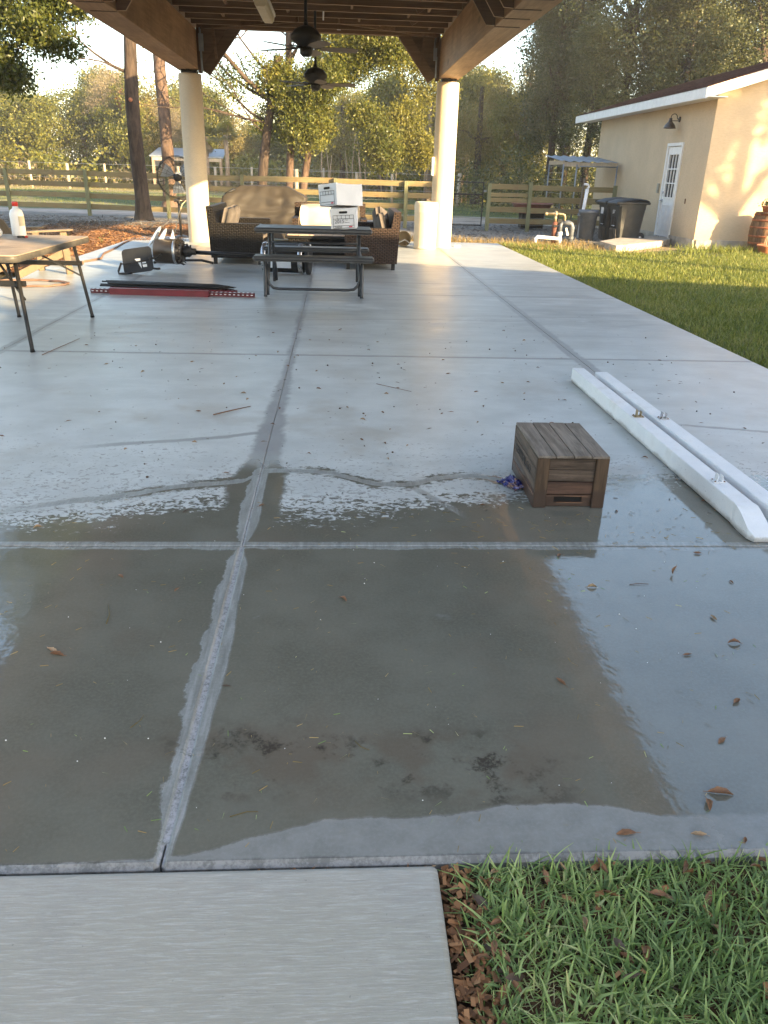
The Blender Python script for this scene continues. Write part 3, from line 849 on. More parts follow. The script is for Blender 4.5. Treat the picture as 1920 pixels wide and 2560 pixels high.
# joists with flat undersides
for k in range(10):
    y = 17.38 - 0.6 * k
    m = MB().box((-0.4, y, 3.955 + 0.14), (4.79, 0.045, 0.28))
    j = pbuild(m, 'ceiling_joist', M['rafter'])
    j.data.materials.append(M['floor_lit_edge'])
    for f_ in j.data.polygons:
        if f_.normal.z < -.5: f_.material_index = 1  # undersides coloured as if lit from the floor
    if k in (0, 1, 2, 3):
        for x in ((-1.45, 0.75, 1.7), (-2.1, 0.35), (-0.9, 1.2), (-1.9, 0.2, 1.5))[k]:
            m = MB().box((x, y - 0.30, 4.10), (0.04, 0.52, 0.22))
            pbuild(m, 'blocking', M['rafter'])
    if k in (1, 3):
        m = MB().beam((1.3, y - 0.05, 4.0), (1.75, y - 0.05, 4.28), 0.04, 0.09, up=(0, 0, 1))
        pbuild(m, 'web_member', M['rafter'])
# vaulted bay nearer the house: heel braces standing against each side beam
for k in range(15):
    y = 11.72 - 0.6 * k
    for s, xi in ((1, 2.0), (-1, -2.80)):
        m = MB()
        poly = [(0.0, 3.262), (-0.115, 3.268), (-1.5, 5.22), (-1.2, 5.5), (0.0, 3.86)]
        vs = [(xi - s * 0.002 + s * a, y - 0.02, z) for a, z in poly] + [(xi - s * 0.002 + s * a, y + 0.02, z) for a, z in poly]
        n = 5
        m.add(vs, [tuple(range(n)), tuple(reversed(range(n, 2 * n)))] + [(i, (i + 1) % n, n + (i + 1) % n, n + i) for i in range(n)])
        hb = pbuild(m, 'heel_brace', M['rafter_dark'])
        hb.data.materials.append(M['floor_lit_edge'])
        for f_ in (2, 3): hb.data.polygons[f_].material_index = 1  # lower edges carry the floor light in their colour
        m = MB().box((xi + s * 0.16, y, BZ0 - 0.004), (0.33, 0.035, 0.006))
        m.beam((xi - s * 0.02, y, BZ0 + 0.06), (xi + s * 0.03, y, BZ0 - 0.003), 0.035, 0.005, up=(1, 0, 0))
        pbuild(m, 'metal_strap', M['rafter_dark'])
# roof: two sloping decks, ridge along the length, open gable ends
RX, RZ = -0.4, 5.85
for s in (1, -1):
    ex, ez = RX + s * 3.55, 3.93
    m = MB()
    y0, y1 = 2.6, 20.6
    nx, nz = s * 0.45, 0.85
    t = 0.035
    vs = []
    for dz in (0.0, 0.06):
        vs += [(RX, y0, RZ + dz), (ex, y0, ez + dz), (ex, y1, ez + dz), (RX, y1, RZ + dz)]
    m.add(vs, [(0, 1, 2, 3), (7, 6, 5, 4), (0, 4, 5, 1), (1, 5, 6, 2), (2, 6, 7, 3), (3, 7, 4, 0)])
    pbuild(m, 'roof_deck', M['plywood'])
    m = MB()
    vs = []
    for dz in (0.064, 0.09):
        vs += [(RX, y0, RZ + dz), (ex + s * .03, y0, ez + dz - .016), (ex + s * .03, y1, ez + dz - .016), (RX, y1, RZ + dz)]
    m.add(vs, [(0, 1, 2, 3), (7, 6, 5, 4), (0, 4, 5, 1), (1, 5, 6, 2), (2, 6, 7, 3), (3, 7, 4, 0)])
    pbuild(m, 'roof_covering', M['shingle'])
for s, xi in ((1, 2.43), (-1, -3.23)):
    m = MB().box((xi + s * 0.40, 11.5, 3.93), (0.70, 17.6, 0.02))
    pbuild(m, 'soffit', M['soffit'])  # unseen strip added so the wet slab mirrors a tan band
    m = MB().box((xi + s * 0.735, 11.5, 3.95), (0.025, 17.8, 0.17))
    pbuild(m, 'eave_fascia', M['beam'])
m = MB().add([(-3.9, 2.64, 3.96), (3.1, 2.64, 3.96), (RX, 2.64, RZ - .02), (-3.9, 2.68, 3.96), (3.1, 2.68, 3.96), (RX, 2.68, RZ - .02)], [(0, 1, 2), (5, 4, 3), (0, 3, 4, 1), (1, 4, 5, 2), (2, 5, 3, 0)])
pbuild(m, 'sun_block_panel', M['plywood'])  # unseen infill added to stop sun entering the near gable
# conduit and outlet
for pts, r in (([(1.93, 17.93, 3.25), (1.93, 17.9, 3.6), (1.88, 17.9, 3.75), (1.9, 17.9, 3.97)], 0.018), ([(-2.72, 17.93, 3.22), (-2.72, 17.9, 3.62), (-2.72, 17.9, 3.97)], 0.02)):
    pbuild(MB().tube(pts, r, 8), 'conduit', M['galv'])
pbuild(MB().box((1.90, 17.9, 3.66), (0.07, 0.05, 0.22), bev=.006), 'junction_box', M['galv'])
pbuild(MB().box((-2.71, 17.9, 3.72), (0.09, 0.05, 0.3), bev=.006), 'junction_box', M['galv'])
pbuild(MB().box((-0.02, 17.9, 4.07), (0.075, 0.04, 0.11), bev=.004), 'outlet_box', M['white_paint'])
pbuild(MB().tube([(-0.06, 17.9, 4.07), (-0.16, 17.88, 4.06), (-0.24, 17.86, 4.12), (-0.28, 17.86, 4.2)], 0.009, 6), 'cable', M['white_plastic'])
pbuild(MB().tube([(-0.33, 15.6, 4.28), (-0.30, 15.7, 4.1), (-0.28, 15.75, 3.98), (-0.285, 15.76, 3.85)], 0.014, 6), 'cable', M['white_plastic'])
pbuild(MB().box((1.965, 18.02, 1.62), (0.05, 0.12, 0.36), bev=.01), 'column_outlet', M['white_plastic'])

# ------------------------------------------------------------------ ceiling fans and strip light
def fan(x, y, z, spin, label, top):
    root = tag(empty('ceiling_fan', (x, y, z)), label, 'ceiling fan', 'ceiling fans under the pavilion')
    m = MB().lathe([(0, -0.055), (0.10, -0.05), (0.15, -0.01), (0.20, 0.03), (0.205, 0.075), (0.19, 0.095), (0.15, 0.15), (0.075, 0.185), (0.03, 0.20), (0.028, 0.24), (0.0, 0.24)], 28)
    m.build('motor_housing', M['black_metal'], root)
    MB().lathe([(0, -0.17), (0.055, -0.165), (0.085, -0.13), (0.085, -0.06), (0, -0.06)], 24).build('switch_cap', M['black_metal'], root)
    MB().tube([(0, 0, 0.22), (0, 0, top - z)], 0.022, 10).build('downrod', M['black_metal'], root)
    MB().lathe([(0.0, -0.10), (0.03, -0.10), (0.09, -0.02), (0.09, 0.0), (0, 0)], 20, Matrix.Translation((0, 0, top - z))).build('ceiling_cup', M['black_metal'], root)
    for k in range(5):
        a = spin + 2 * math.pi * k / 5
        Rm = Matrix.Rotation(a, 4, 'Z') @ Matrix.Rotation(R(-13), 4, 'X')
        m = MB()
        out = [(0.20, -0.05), (0.34, -0.075), (0.60, -0.082), (0.69, -0.05), (0.71, 0), (0.69, 0.05), (0.60, 0.082), (0.34, 0.075), (0.20, 0.05)]
        n = len(out)
        vs = [(px, py, -0.075) for px, py in out] + [(px, py, -0.067) for px, py in out]
        m.add(vs, [tuple(reversed(range(n))), tuple(range(n, 2 * n))] + [(i, (i + 1) % n, n + (i + 1) % n, n + i) for i in range(n)], False, Rm)
        b = m.build('fan_blade', M['fan_wood'], root)
        m = MB()
        m.add([(0.07, -0.02, -0.07), (0.24, -0.035, -0.062), (0.24, 0.035, -0.062), (0.07, 0.02, -0.07), (0.07, -0.02, -0.05), (0.24, -0.035, -0.05), (0.24, 0.035, -0.05), (0.07, 0.02, -0.05)],
              [(0, 3, 2, 1), (4, 5, 6, 7), (0, 1, 5, 4), (1, 2, 6, 5), (2, 3, 7, 6), (3, 0, 4, 7)], False, Rm)
        m.build('blade_iron', M['black_metal'], b)
fan(-0.45, 12.15, 3.05, R(8), 'nearer dark bronze ceiling fan with wooden blades, hanging highest in view', 5.55)
fan(-0.42, 15.6, 2.93, R(-4), 'farther dark ceiling fan hanging below and behind the other fan', 5.55)
lt = tag(empty('strip_light', (-1.0, 11.75, 3.42)), 'yellowed fluorescent strip light fixed under the pavilion joists', 'ceiling light')
m = MB().box((0, 0.55, 0.045), (0.20, 1.25, 0.05), bev=.006); m.build('housing', M['white_paint'], lt)
m = MB()
pr = [(-0.085, 0.02), (-0.075, -0.03), (-0.05, -0.055), (0.05, -0.055), (0.075, -0.03), (0.085, 0.02)]
vs = [(a, -0.08, b) for a, b in pr] + [(a, 1.18, b) for a, b in pr]
m.add(vs, [tuple(range(6)), tuple(reversed(range(6, 12)))] + [(i, i + 1, 7 + i, 6 + i) for i in range(5)])
m.build('diffuser', M['lens'], lt)
m = MB().tube([(0, 0.2, 0.06), (0, 0.2, 1.6)], 0.006, 6); m.tube([(0, 1.0, 0.06), (0, 1.0, 1.6)], 0.006, 6); m.build('hanger', M['wire'], lt)

# ------------------------------------------------------------------ outbuilding
BX, BY0, BY1 = 8.8, 20.15, 28.95
ob = tag(empty('outbuilding', (BX, BY0, 0)), 'yellow stucco outbuilding with brown shingle roof and white side door', 'building')
OB = Vector((BX, BY0, 0))
def obuild(m, name, mat, parent=None):
    m.v = [tuple(Vector(v) - OB) for v in m.v]
    return m.build(name, mat, parent or ob)
EZ = 3.30                           # soffit line at the wall
SL = 0.31                           # roof pitch
BW = 7.0                            # width of the building
DY0, DY1, DZ0, DZ1 = 21.70, 22.74, 0.06, 2.38
def walls():
    m = MB()
    x = BX
    # long wall with a door opening
    pts = lambda y0, y1, z0, z1: m.box((x + 0.08, (y0 + y1) / 2, (z0 + z1) / 2), (0.16, y1 - y0, z1 - z0))
    pts(BY0, DY0, 0.14, EZ + 0.12); pts(DY1, BY1, 0.14, EZ + 0.12); pts(DY0, DY1, DZ1, EZ + 0.12)
    obuild(m, 'long_wall', M['stucco'])
    # gable end facing the camera and the far one
    for y in (BY0 - 0.004, BY1 - 0.16):
        m = MB()
        pk = EZ + SL * BW / 2
        prof = [(x - 0.004, 0.14), (x + BW, 0.14), (x + BW, EZ + .12), (x + BW / 2, pk + .12), (x - 0.004, EZ + .12)]
        vs = [(a, y, b) for a, b in prof] + [(a, y + 0.16, b) for a, b in prof]
        n = 5
        m.add(vs, [tuple(range(n)), tuple(reversed(range(n, 2 * n)))] + [(i, (i + 1) % n, n + (i + 1) % n, n + i) for i in range(n)])
        obuild(m, 'gable_wall', M['stucco'])
    m = MB().box((x + BW - 0.08, (BY0 + BY1) / 2, 1.8), (0.158, BY1 - BY0 - .33, 3.3)); obuild(m, 'back_wall', M['stucco'])
    m = MB()
    m.box((x + 0.05, (BY0 + DY0) / 2, 0.02), (0.16, DY0 - BY0, 0.24)); m.box((x + 0.05, (DY1 + BY1) / 2, 0.02), (0.16, BY1 - DY1, 0.24))
    m.box((x + BW / 2, BY0 + 0.04, 0.02), (BW - .1, 0.16, 0.24)); m.box((x + 0.06, (DY0 + DY1) / 2, -0.02), (0.15, DY1 - DY0, 0.155))
    obuild(m, 'foundation', M['concrete'])
walls()
def roof():
    x0, xr = BX - 0.42, BX + BW / 2
    z0 = EZ + 0.155
    y0, y1 = BY0 - 0.30, BY1 + 1.7
    def z(x): return z0 + (x - x0) * SL
    # stepped courses of shingles on the near slope
    m = MB()
    n = 26
    for k in range(n):
        a = x0 + (xr - x0) * k / n; b = x0 + (xr - x0) * (k + 1) / n + 0.02
        vs = []
        for yy in (y0 - 0.02, y1):
            vs += [(a - 0.012, yy, z(a) + 0.022), (b, yy, z(b) + 0.012), (b, yy, z(b)), (a - 0.012, yy, z(a) + 0.004)]
        m.add(vs, [(0, 1, 5, 4), (3, 7, 6, 2), (0, 4, 7, 3), (0, 3, 2, 1), (4, 5, 6, 7)])
    rf = obuild(m, 'roof', M['shingle'])
    m = MB()
    vs = [(xr, y0, z(xr)), (xr, y1, z(xr)), (BX + BW + .42, y1, z0), (BX + BW + .42, y0, z0)]
    vs += [(a, b, c - 0.03) for a, b, c in vs]
    m.add(vs, [(0, 1, 2, 3), (7, 6, 5, 4), (0, 4, 5, 1), (2, 6, 7, 3), (0, 3, 7, 4), (1, 5, 6, 2)])
    obuild(m, 'far_roof_slope', M['shingle'])
    # deck under the shingles
    m = MB()
    vs = [(x0, y0, z0), (x0, y1, z0), (xr, y1, z(xr)), (xr, y0, z(xr))]
    vs += [(a, b, c - 0.03) for a, b, c in vs]
    m.add(vs, [(0, 1, 2, 3), (7, 6, 5, 4), (0, 4, 5, 1), (2, 6, 7, 3), (0, 3, 7, 4), (1, 5, 6, 2)])
    obuild(m, 'roof_edge_deck', M['white_paint'])
    # eave fascia and rake boards, two pieces each
    m = MB().box((x0 - 0.012, (y0 + y1) / 2, z0 - 0.115), (0.024, y1 - y0, 0.21)); obuild(m, 'eave_fascia', M['white_paint'])
    m = MB().box((x0 + 0.22, (BY1 + y0) / 2 + .6, z0 - 0.20), (0.40, y1 - y0 - .1, 0.02)); obuild(m, 'soffit', M['white_paint'])
    for q, (dz0, h, py) in enumerate(((-0.075, 0.13, 0.0), (-0.185, 0.10, 0.014))):
        m = MB()
        for xa, xb, sgn in ((x0 - 0.024, xr, 1), (xr, BX + BW + .42, -1)):
            za = z(x0) if sgn == 1 else z(xr); zb = z(xr) if sgn == 1 else z0
            yy = y0 - 0.026 + py
            vs = [(xa, yy, za + dz0 - h / 2), (xb, yy, zb + dz0 - h / 2), (xb, yy, zb + dz0 + h / 2), (xa, yy, za + dz0 + h / 2)]
            vs += [(a, b + 0.024, c) for a, b, c in vs]
            m.add(vs, [(0, 1, 2, 3), (7, 6, 5, 4), (0, 4, 5, 1), (2, 6, 7, 3), (0, 3, 7, 4), (1, 5, 6, 2)])
        obuild(m, 'rake_board', M['white_paint'])
    m = MB()
    vs = [(x0 + .02, y0, z(x0) - .21), (xr, y0, z(xr) - .21), (xr, BY0, z(xr) - .21), (x0 + .02, BY0, z(x0) - .21)]
    m.add(vs + [(a, b, c + .02) for a, b, c in vs], [(0, 1, 2, 3), (7, 6, 5, 4), (0, 4, 5, 1), (2, 6, 7, 3), (0, 3, 7, 4), (1, 5, 6, 2)])
    obuild(m, 'rake_soffit', M['white_paint'])
roof()
def door():
    x = BX
    ft = 0.075
    m = MB()
    m.box((x - 0.012, DY0 + ft / 2, (DZ0 + DZ1) / 2), (0.05, ft, DZ1 - DZ0)); m.box((x - 0.012, DY1 - ft / 2, (DZ0 + DZ1) / 2), (0.05, ft, DZ1 - DZ0))
    m.box((x - 0.013, (DY0 + DY1) / 2, DZ1 - ft / 2), (0.05, DY1 - DY0 - 2 * ft, ft))
    obuild(m, 'door_frame', M['white_paint'])
    y0, y1, z0, z1 = DY0 + ft + .006, DY1 - ft - .006, DZ0 + .02, DZ1 - ft - .01
    gy0, gy1, gz0, gz1 = y0 + 0.14, y1 - 0.14, 1.06, 2.10
    m = MB()
    xx = x + 0.02
    m.box((xx, (y0 + gy0) / 2, (z0 + z1) / 2), (0.045, gy0 - y0, z1 - z0)); m.box((xx, (gy1 + y1) / 2, (z0 + z1) / 2), (0.045, y1 - gy1, z1 - z0))
    m.box((xx, (gy0 + gy1) / 2, (z0 + gz0) / 2), (0.045, gy1 - gy0, gz0 - z0)); m.box((xx, (gy0 + gy1) / 2, (gz1 + z1) / 2), (0.045, gy1 - gy0, z1 - gz1))
    d = obuild(m, 'door', M['white_paint'])
    # moulding round the light, two raised panels below
    m = MB()
    for (a, b, c, e) in ((gy0 - .03, gy1 + .03, gz0 - .03, gz0), (gy0 - .03, gy1 + .03, gz1, gz1 + .03), (gy0 - .03, gy0, gz0, gz1), (gy1, gy1 + .03, gz0, gz1)):
        m.box((xx - 0.028, (a + b) / 2, (c + e) / 2), (0.014, b - a, e - c))
    ym = (y0 + y1) / 2
    for a, b in ((y0 + .12, ym - .03), (ym + .03, y1 - .12)):
        for (p, q, r_, s_) in ((a, b, .85, .87), (a, b, .22, .24), (a, a + .02, .24, .85), (b - .02, b, .24, .85)):
            m.box((xx - 0.027, (p + q) / 2, (r_ + s_) / 2), (0.012, q - p, s_ - r_))
    obuild(m, 'door_moulding', M['white_paint'], d)
    m = MB()
    for k in (1, 2):
        yy = gy0 + (gy1 - gy0) * k / 3; zz = gz0 + (gz1 - gz0) * k / 3
        m.box((xx - 0.010, yy, (gz0 + gz1) / 2), (0.02, 0.032, gz1 - gz0)); m.box((xx - 0.011, (gy0 + gy1) / 2, zz), (0.02, gy1 - gy0, 0.03))
    obuild(m, 'muntin', M['white_paint'], d)
    for i in range(3):
        for j in range(3):
            a = gy0 + (gy1 - gy0) * i / 3; b = gz0 + (gz1 - gz0) * j / 3
            obuild(MB().box((xx + 0.006, a + (gy1 - gy0) / 6, b + (gz1 - gz0) / 6), (0.006, (gy1 - gy0) / 3 - .004, (gz1 - gz0) / 3 - .004)), 'pane', M['pane'], d)
    m = MB().tube([(xx - .02, y1 - .07, .97), (xx - .075, y1 - .07, .97), (xx - .085, y1 - .10, .97), (xx - .085, y1 + .03, .955)], 0.014, 8)
    m.lathe([(0.035, 0), (0.035, .02), (0, .02)], 14, Matrix.Translation((xx - .02, y1 - .07, .97)) @ Matrix.Rotation(-math.pi / 2, 4, 'Y'))
    obuild(m, 'handle', M['steel'], d)
    obuild(MB().lathe([(0.034, 0), (0.034, .025), (.02, .035), (0, .035)], 14, Matrix.Translation((xx - .022, y1 - .07, 1.17)) @ Matrix.Rotation(-math.pi / 2, 4, 'Y')), 'deadbolt', M['steel'], d)
    obuild(MB().box((x + 0.02, (DY0 + DY1) / 2, DZ0 + .005), (0.12, DY1 - DY0 - .16, 0.03)), 'threshold', M['steel'], d)
door()
obuild(MB().box((BX - .022, 22.99, 1.27), (0.045, 0.10, 0.24), bev=.006), 'switch_box', plain('grey_switch_box', (0.30, 0.29, 0.24), 0.6))
obuild(MB().box((BX - .010, 21.05, 1.0), (0.02, 0.03, 0.12)), 'hose_hook', M['stick'])
obuild(MB().box((BX - .012, BY0 + .03, -0.02), (0.03, 0.05, 0.2)), 'wall_spout', M['concrete'])

# wall lamp
wl = tag(empty('wall_lamp', (BX, 22.25, 2.93)), 'dark bronze barn-style lamp on yellow wall above the white door', 'wall lamp')
MB().lathe([(0.09, 0), (0.09, .03), (.07, .045), (0, .045)], 20, Matrix.Rotation(-math.pi / 2, 4, 'Y')).build('back_plate', M['bronze'], wl)
pts = [(-.04, 0, .0), (-.09, 0, .02)]
for k in range(9):
    a = R(-10 + 200 * k / 8)
    pts.append((-.225 + .115 * math.cos(a), 0, .06 + .115 * math.sin(a)))
MB().tube(pts, 0.013, 8).build('gooseneck', M['black_metal'], wl)
MB().tube([(-.04, 0, -.05), (-.33, 0, -.05)], 0.012, 8).build('arm', M['black_metal'], wl)
MB().lathe([(0.03, .02), (0.055, .01), (0.06, -.06), (0.075, -.075), (0.07, -.10), (0.10, -.13), (0.17, -.20), (0.205, -.29), (0.215, -.32), (0.205, -.32), (0.16, -.2), (0.05, -.12)], 28, Matrix.Translation((-.34, 0, .02))).build('shade', M['bronze'], wl)

wl.scale = (.72, .72, .72)
# concrete door step
m = MB().box((7.47, 20.1 + 1.0, -0.02), (2.62, 2.1, 0.22), bev=0.012)
m = MB()
poly = [(6.05, 18.0), (6.42, 17.8), (8.62, 20.1), (8.74, 21.7), (8.70, 23.0), (6.35, 20.15)]
poly = [(6.42, 20.1), (6.42, 18.85), (8.28, 20.75), (8.77, 21.5), (8.77, 22.6), (7.75, 22.0)]
m.prism([(a, b) for a, b in poly], 0.20, Matrix.Translation((0, 0, -0.14)))
tag(m.build('door_step', M['concrete']), 'low rough concrete slab step below the white outbuilding door', 'step')

# ------------------------------------------------------------------ house behind the camera (casts the long shade)
hs = tag(empty('house', (8.7, 3.3, 0)), 'cream house standing behind the viewer, whose shade covers the patio', 'house')
m = MB()
poly = [(9.0, 3.0), (13.3, 2.55), (25, -2.0), (25, -14), (9.0, -14)]
m.prism([(a - 8.7, b - 3.3) for a, b in poly], 3.9, Matrix.Translation((0, 0, -.08)))
m.build('wall', M['stucco'], hs)
poly2 = [(8.5, 3.35), (13.2, 3.02), (25.3, -1.65), (25.3, -14.4), (8.5, -14.4)]
m = MB().prism([(a - 8.7, b - 3.3) for a, b in poly2], 0.93, Matrix.Translation((0, 0, 3.82)))
m.build('roof', M['shingle'], hs)
# ------------------------------------------------------------------ board fence and gate
def fence_line(name, pts, label, rails, group=None, extra=None, wire=True):
    """posts at pts; board rails between them, each board and post its own part"""
    o0 = Vector((pts[0][0], pts[0][1], 0))
    root = tag(empty(name, o0), label, 'fence', group)
    prnd = random.Random(len(label))
    for (x, y) in pts:
        h = 1.30 + prnd.uniform(-.03, .03)
        MB().box((0, 0, h / 2 - .12), (0.105, 0.105, h + .2), Matrix.Rotation(prnd.uniform(-.012, .012), 3, 'Y'), bev=.006).build('post', M['fence_post'], root, (x - o0.x, y - o0.y, 0))
    for k in range(len(pts) - 1):
        a, b = Vector((*pts[k], 0)) - o0, Vector((*pts[k + 1], 0)) - o0
        d = (b - a); L = d.length; ang = math.atan2(d.y, d.x)
        rr = rails[k] if isinstance(rails[0], list) else rails
        for (z, h) in rr:
            p = (a + b) / 2
            nrm = Vector((d.y, -d.x, 0)).normalized() * 0.072
            m = MB().box((0, 0, 0), (L - .006, 0.034, h), Matrix.Rotation(prnd.uniform(-.006, .006), 3, 'Y'), bev=.003)
            m.build('rail', M['fence'], root, (p.x + nrm.x * -1, p.y + nrm.y * -1, z + prnd.uniform(-.012, .012)), ang)
    if wire:
        m = MB()
        for k in range(len(pts) - 1):
            a, b = Vector((*pts[k], 0)) - o0, Vector((*pts[k + 1], 0)) - o0
            d = b - a; L = d.length; u = d / L; nb = Vector((-u.y, u.x, 0)) * 0.10
            for z in (0.1, 0.3, 0.5, 0.7, 0.9, 1.1):
                m.beam(a + nb + Vector((0, 0, z)), b + nb + Vector((0, 0, z)), 0.0035, 0.0035)
            for q in range(int(L / 0.2)):
                s = a + nb + u * (q * 0.2 + .1)
                m.beam(s + Vector((0, 0, .05)), s + Vector((0, 0, 1.15)), 0.0035, 0.0035)
        m.build('wire_mesh', M['wire'], root)
    return root
FL = lambda x: (x, 25.4 - 0.215 * (x - 2.0))
R4 = [(1.185, .15), (0.855, .15), (0.53, .15), (0.20, .15)]
fence_line('board_fence', [FL(x) for x in (-13.3, -10.75, -8.05, -5.4, -3.0, -0.12, 2.0)] + [(3.15, 25.45)],
           'four-rail pine board fence running left from the gate behind the patio', R4)
R4b = [(1.165, .15), (0.93, .11), (0.80, .12), (0.53, .15), (0.21, .15)]
R4c = [(1.155, .15), (0.83, .16), (0.53, .15), (0.21, .15)]
fence_line('board_fence', [(4.47, 25.1), (5.72, 25.15), (8.35, 25.3)],
           'short pine board fence between the black gate and the yellow outbuilding', [R4b, R4c])
gt = tag(empty('metal_gate', (3.27, 25.35, 0)), 'black tube-frame wire gate between the two board fences', 'gate')
m = MB()
W, H0, H1 = 1.06, 0.06, 1.27
m.tube([(0, 0, H0), (W, 0, H0), (W, 0, H1), (0, 0, H1)], 0.024, 8, closed=True)
m.build('gate_frame', M['black_metal'], gt)
MB().tube([(0, 0, .93), (W, 0, .93)], 0.022, 8).build('cross_bar', M['black_metal'], gt)
m = MB()
for k in range(1, 15): m.beam((W * k / 15, 0.012, H0), (W * k / 15, 0.012, .93), 0.006, 0.006)
for k in range(1, 9): m.beam((0, 0.016, H0 + .1 * k), (W, 0.016, H0 + .1 * k), 0.006, 0.006)
m.build('wire_infill', M['black_metal'], gt)
for z in (.28, 1.03): MB().box((W + .06, 0, z), (0.09, 0.03, 0.05)).build('hinge', M['galv'], gt)
# far pasture fences: thin wire with pale posts
def far_fence(y, xs, h, label, slope=0.0):
    root = tag(empty('wire_fence', (xs[0], y, 0)), label, 'fence', 'far pasture fences')
    rr = random.Random(int(y))
    for x in xs:
        hh = h + rr.uniform(-.12, .12)
        MB().tube([(0, 0, -.1), (rr.uniform(-.03, .03), 0, hh)], rr.uniform(.065, .10), 8).build('post', M['pale_post'], root, (x - xs[0], (x - xs[0]) * slope, 0))
    m = MB()
    L = xs[-1] - xs[0]
    for z in (.3, .6, .9, h - .1): m.tube([(0, -.08, z), (L, L * slope - .08, z)], 0.008, 4)
    m.build('wire', M['wire'], root)
far_fence(56, [-24.5 + 2.35 * k for k in range(17)], 1.55, 'nearer pale-post wire fence across the sunlit pasture')
far_fence(74, [-33 + 2.7 * k for k in range(22)], 1.75, 'farther pale-post wire fence in front of the treeline')
far_fence(44, [-2.2, 0.9, 2.75, 6.2], 1.5, 'short grey post and wire fence beyond the black gate')

# white gate frame far off on the left, small shed
def far_shed():
    root = tag(empty('field_shed', (-11.0, 60, 0)), 'far open-sided shed with pale metal roof beyond the left column', 'shed')
    m = MB()
    m.add([(-1.7, -1.6, 2.0), (3.2, -1.6, 2.0), (3.0, 1.6, 2.55), (-1.7, 1.6, 2.55), (-1.7, -1.6, 2.08), (3.2, -1.6, 2.08), (3.0, 1.6, 2.63), (-1.7, 1.6, 2.63)],
          [(0, 3, 2, 1), (4, 5, 6, 7), (0, 1, 5, 4), (1, 2, 6, 5), (2, 3, 7, 6), (3, 0, 4, 7)])
    m.build('roof', M['galv'], root)
    MB().box((.75, -1.5, 1.88), (4.6, .08, .2)).build('fascia_beam', M['pale_post'], root)
    for x in (-1.5, .6, 2.0, 3.0): MB().box((x, -1.45, 1.0), (.16, .16, 2.0)).build('post', M['bark_pale'], root)
    MB().box((-.9, 1.4, 1.1), (2.2, .08, 1.9)).build('back_panel', M['pale_post'], root)
far_shed()
wg = tag(empty('paddock_gate', (-25.2, 58, 0)), 'white pipe paddock gate far off at the left edge', 'gate')
MB().tube([(0, 0, .3), (2.6, 0, .3), (2.6, 0, 1.45), (0, 0, 1.45)], .05, 6, closed=True).build('gate_frame', M['white_paint'], wg)
m = MB()
for z in (.6, .9, 1.18): m.tube([(0, 0, z), (2.6, 0, z)], .035, 6)
m.build('rails', M['white_paint'], wg)

# animal pen with metal roof behind the right fence
pen = tag(empty('animal_pen', (6.95, 26.6, 0)), 'wire animal pen with corrugated metal roof behind the right board fence', 'pen')
m = MB()
n = 30
vs = []; fs = []
for k in range(n + 1):
    x = 1.75 * k / n - .05
    zz = 0.018 * math.sin(k * 2 * math.pi / 5)
    vs += [(x, -.35, 1.93 + zz), (x - .12, 1.6, 2.12 + zz)]
for k in range(n): fs.append((2 * k, 2 * k + 2, 2 * k + 3, 2 * k + 1))
m.add(vs, fs, True); m.build('roof', M['galv'], pen)
MB().box((.85, -.28, 1.85), (1.7, .05, .13)).build('eave_board', M['pale_post'], pen)
MB().box((.0, .6, 1.9), (.05, 1.8, .12)).build('side_board', M['pale_post'], pen)
for x, y in ((0.0, -.3), (.0, 1.5), (.42, -.3), (1.7, -.3)): MB().tube([(x, y, -.05), (x, y, 1.85)], .025, 8).build('frame_pipe', M['galv'], pen)
m = MB().tube([(.42, -.3, 1.72), (.55, -.3, 1.8), (1.68, -.3, 1.8)], .02, 6); m.build('door_bar', M['galv'], pen)
m = MB()
for k in range(13):
    y = -.3 + 1.8 * k / 12; m.beam((0, y, 0), (0, y, 1.85), .006, .006)
for k in range(10): m.beam((0, -.3, .2 * k), (0, 1.5, .2 * k), .006, .006)
for k in range(7):
    x = .42 * k / 6; m.beam((x, -.3, 0), (x, -.3, 1.85), .006, .006)
m.build('wire_mesh', M['wire'], pen)
tb = MB().lathe([(0.5, 0.0), (.62, .26), (.66, .27), (.66, .30), (.61, .29), (.5, .05), (0, .05)], 30).build('stock_tub', M['tub'], None, (6.15, 26.6, .40))
tag(tb, 'faded reddish stock tub seen through the right board fence rails', 'tub')
MB().box((0, 0, -.22), (.7, .5, .46)).build('stand', M['dark_hole'], tb)

# ------------------------------------------------------------------ well head
wh = tag(empty('well_head', (5.42, 20.75, -.05)), 'well head with rusty casing, brass valve and white and grey pipes', 'well pump')
MB().tube([(0, 0, -.03), (0, 0, .50)], .062, 14).build('casing', M['rust'], wh)
m = MB().tube([(0, 0, .50), (0, 0, .66)], .035, 10); m.lathe([(.05, 0), (.05, .06), (.03, .09), (0, .1)], 12, Matrix.Translation((0, 0, .66))); m.build('valve', M['brass'], wh)
m = MB().tube([(-.24, 0, .68), (.0, 0, .69), (.17, 0, .68), (.22, 0, .66), (.24, 0, .60), (.24, 0, .48)], .032, 10); m.lathe([(.042, -.03), (.042, .03)], 12, Matrix.Translation((-.24, 0, .68)) @ Matrix.Rotation(math.pi / 2, 4, 'Y')); m.build('outlet_pipe', M['brass'], wh)
m = MB().tube([(-.48, -.1, -.02), (-.48, -.1, .10), (-.44, -.1, .14), (.05, -.1, .105), (.11, -.1, .105)], .043, 12)
m.tube([(.13, -.1, -.04), (.13, -.1, .27)], .05, 12); m.lathe([(.058, 0), (.058, .08)], 14, Matrix.Translation((.13, -.1, .19))); m.lathe([(.058, 0), (.058, .07)], 14, Matrix.Translation((.13, -.1, .06)))
m.build('white_pipe', M['pvc'], wh)
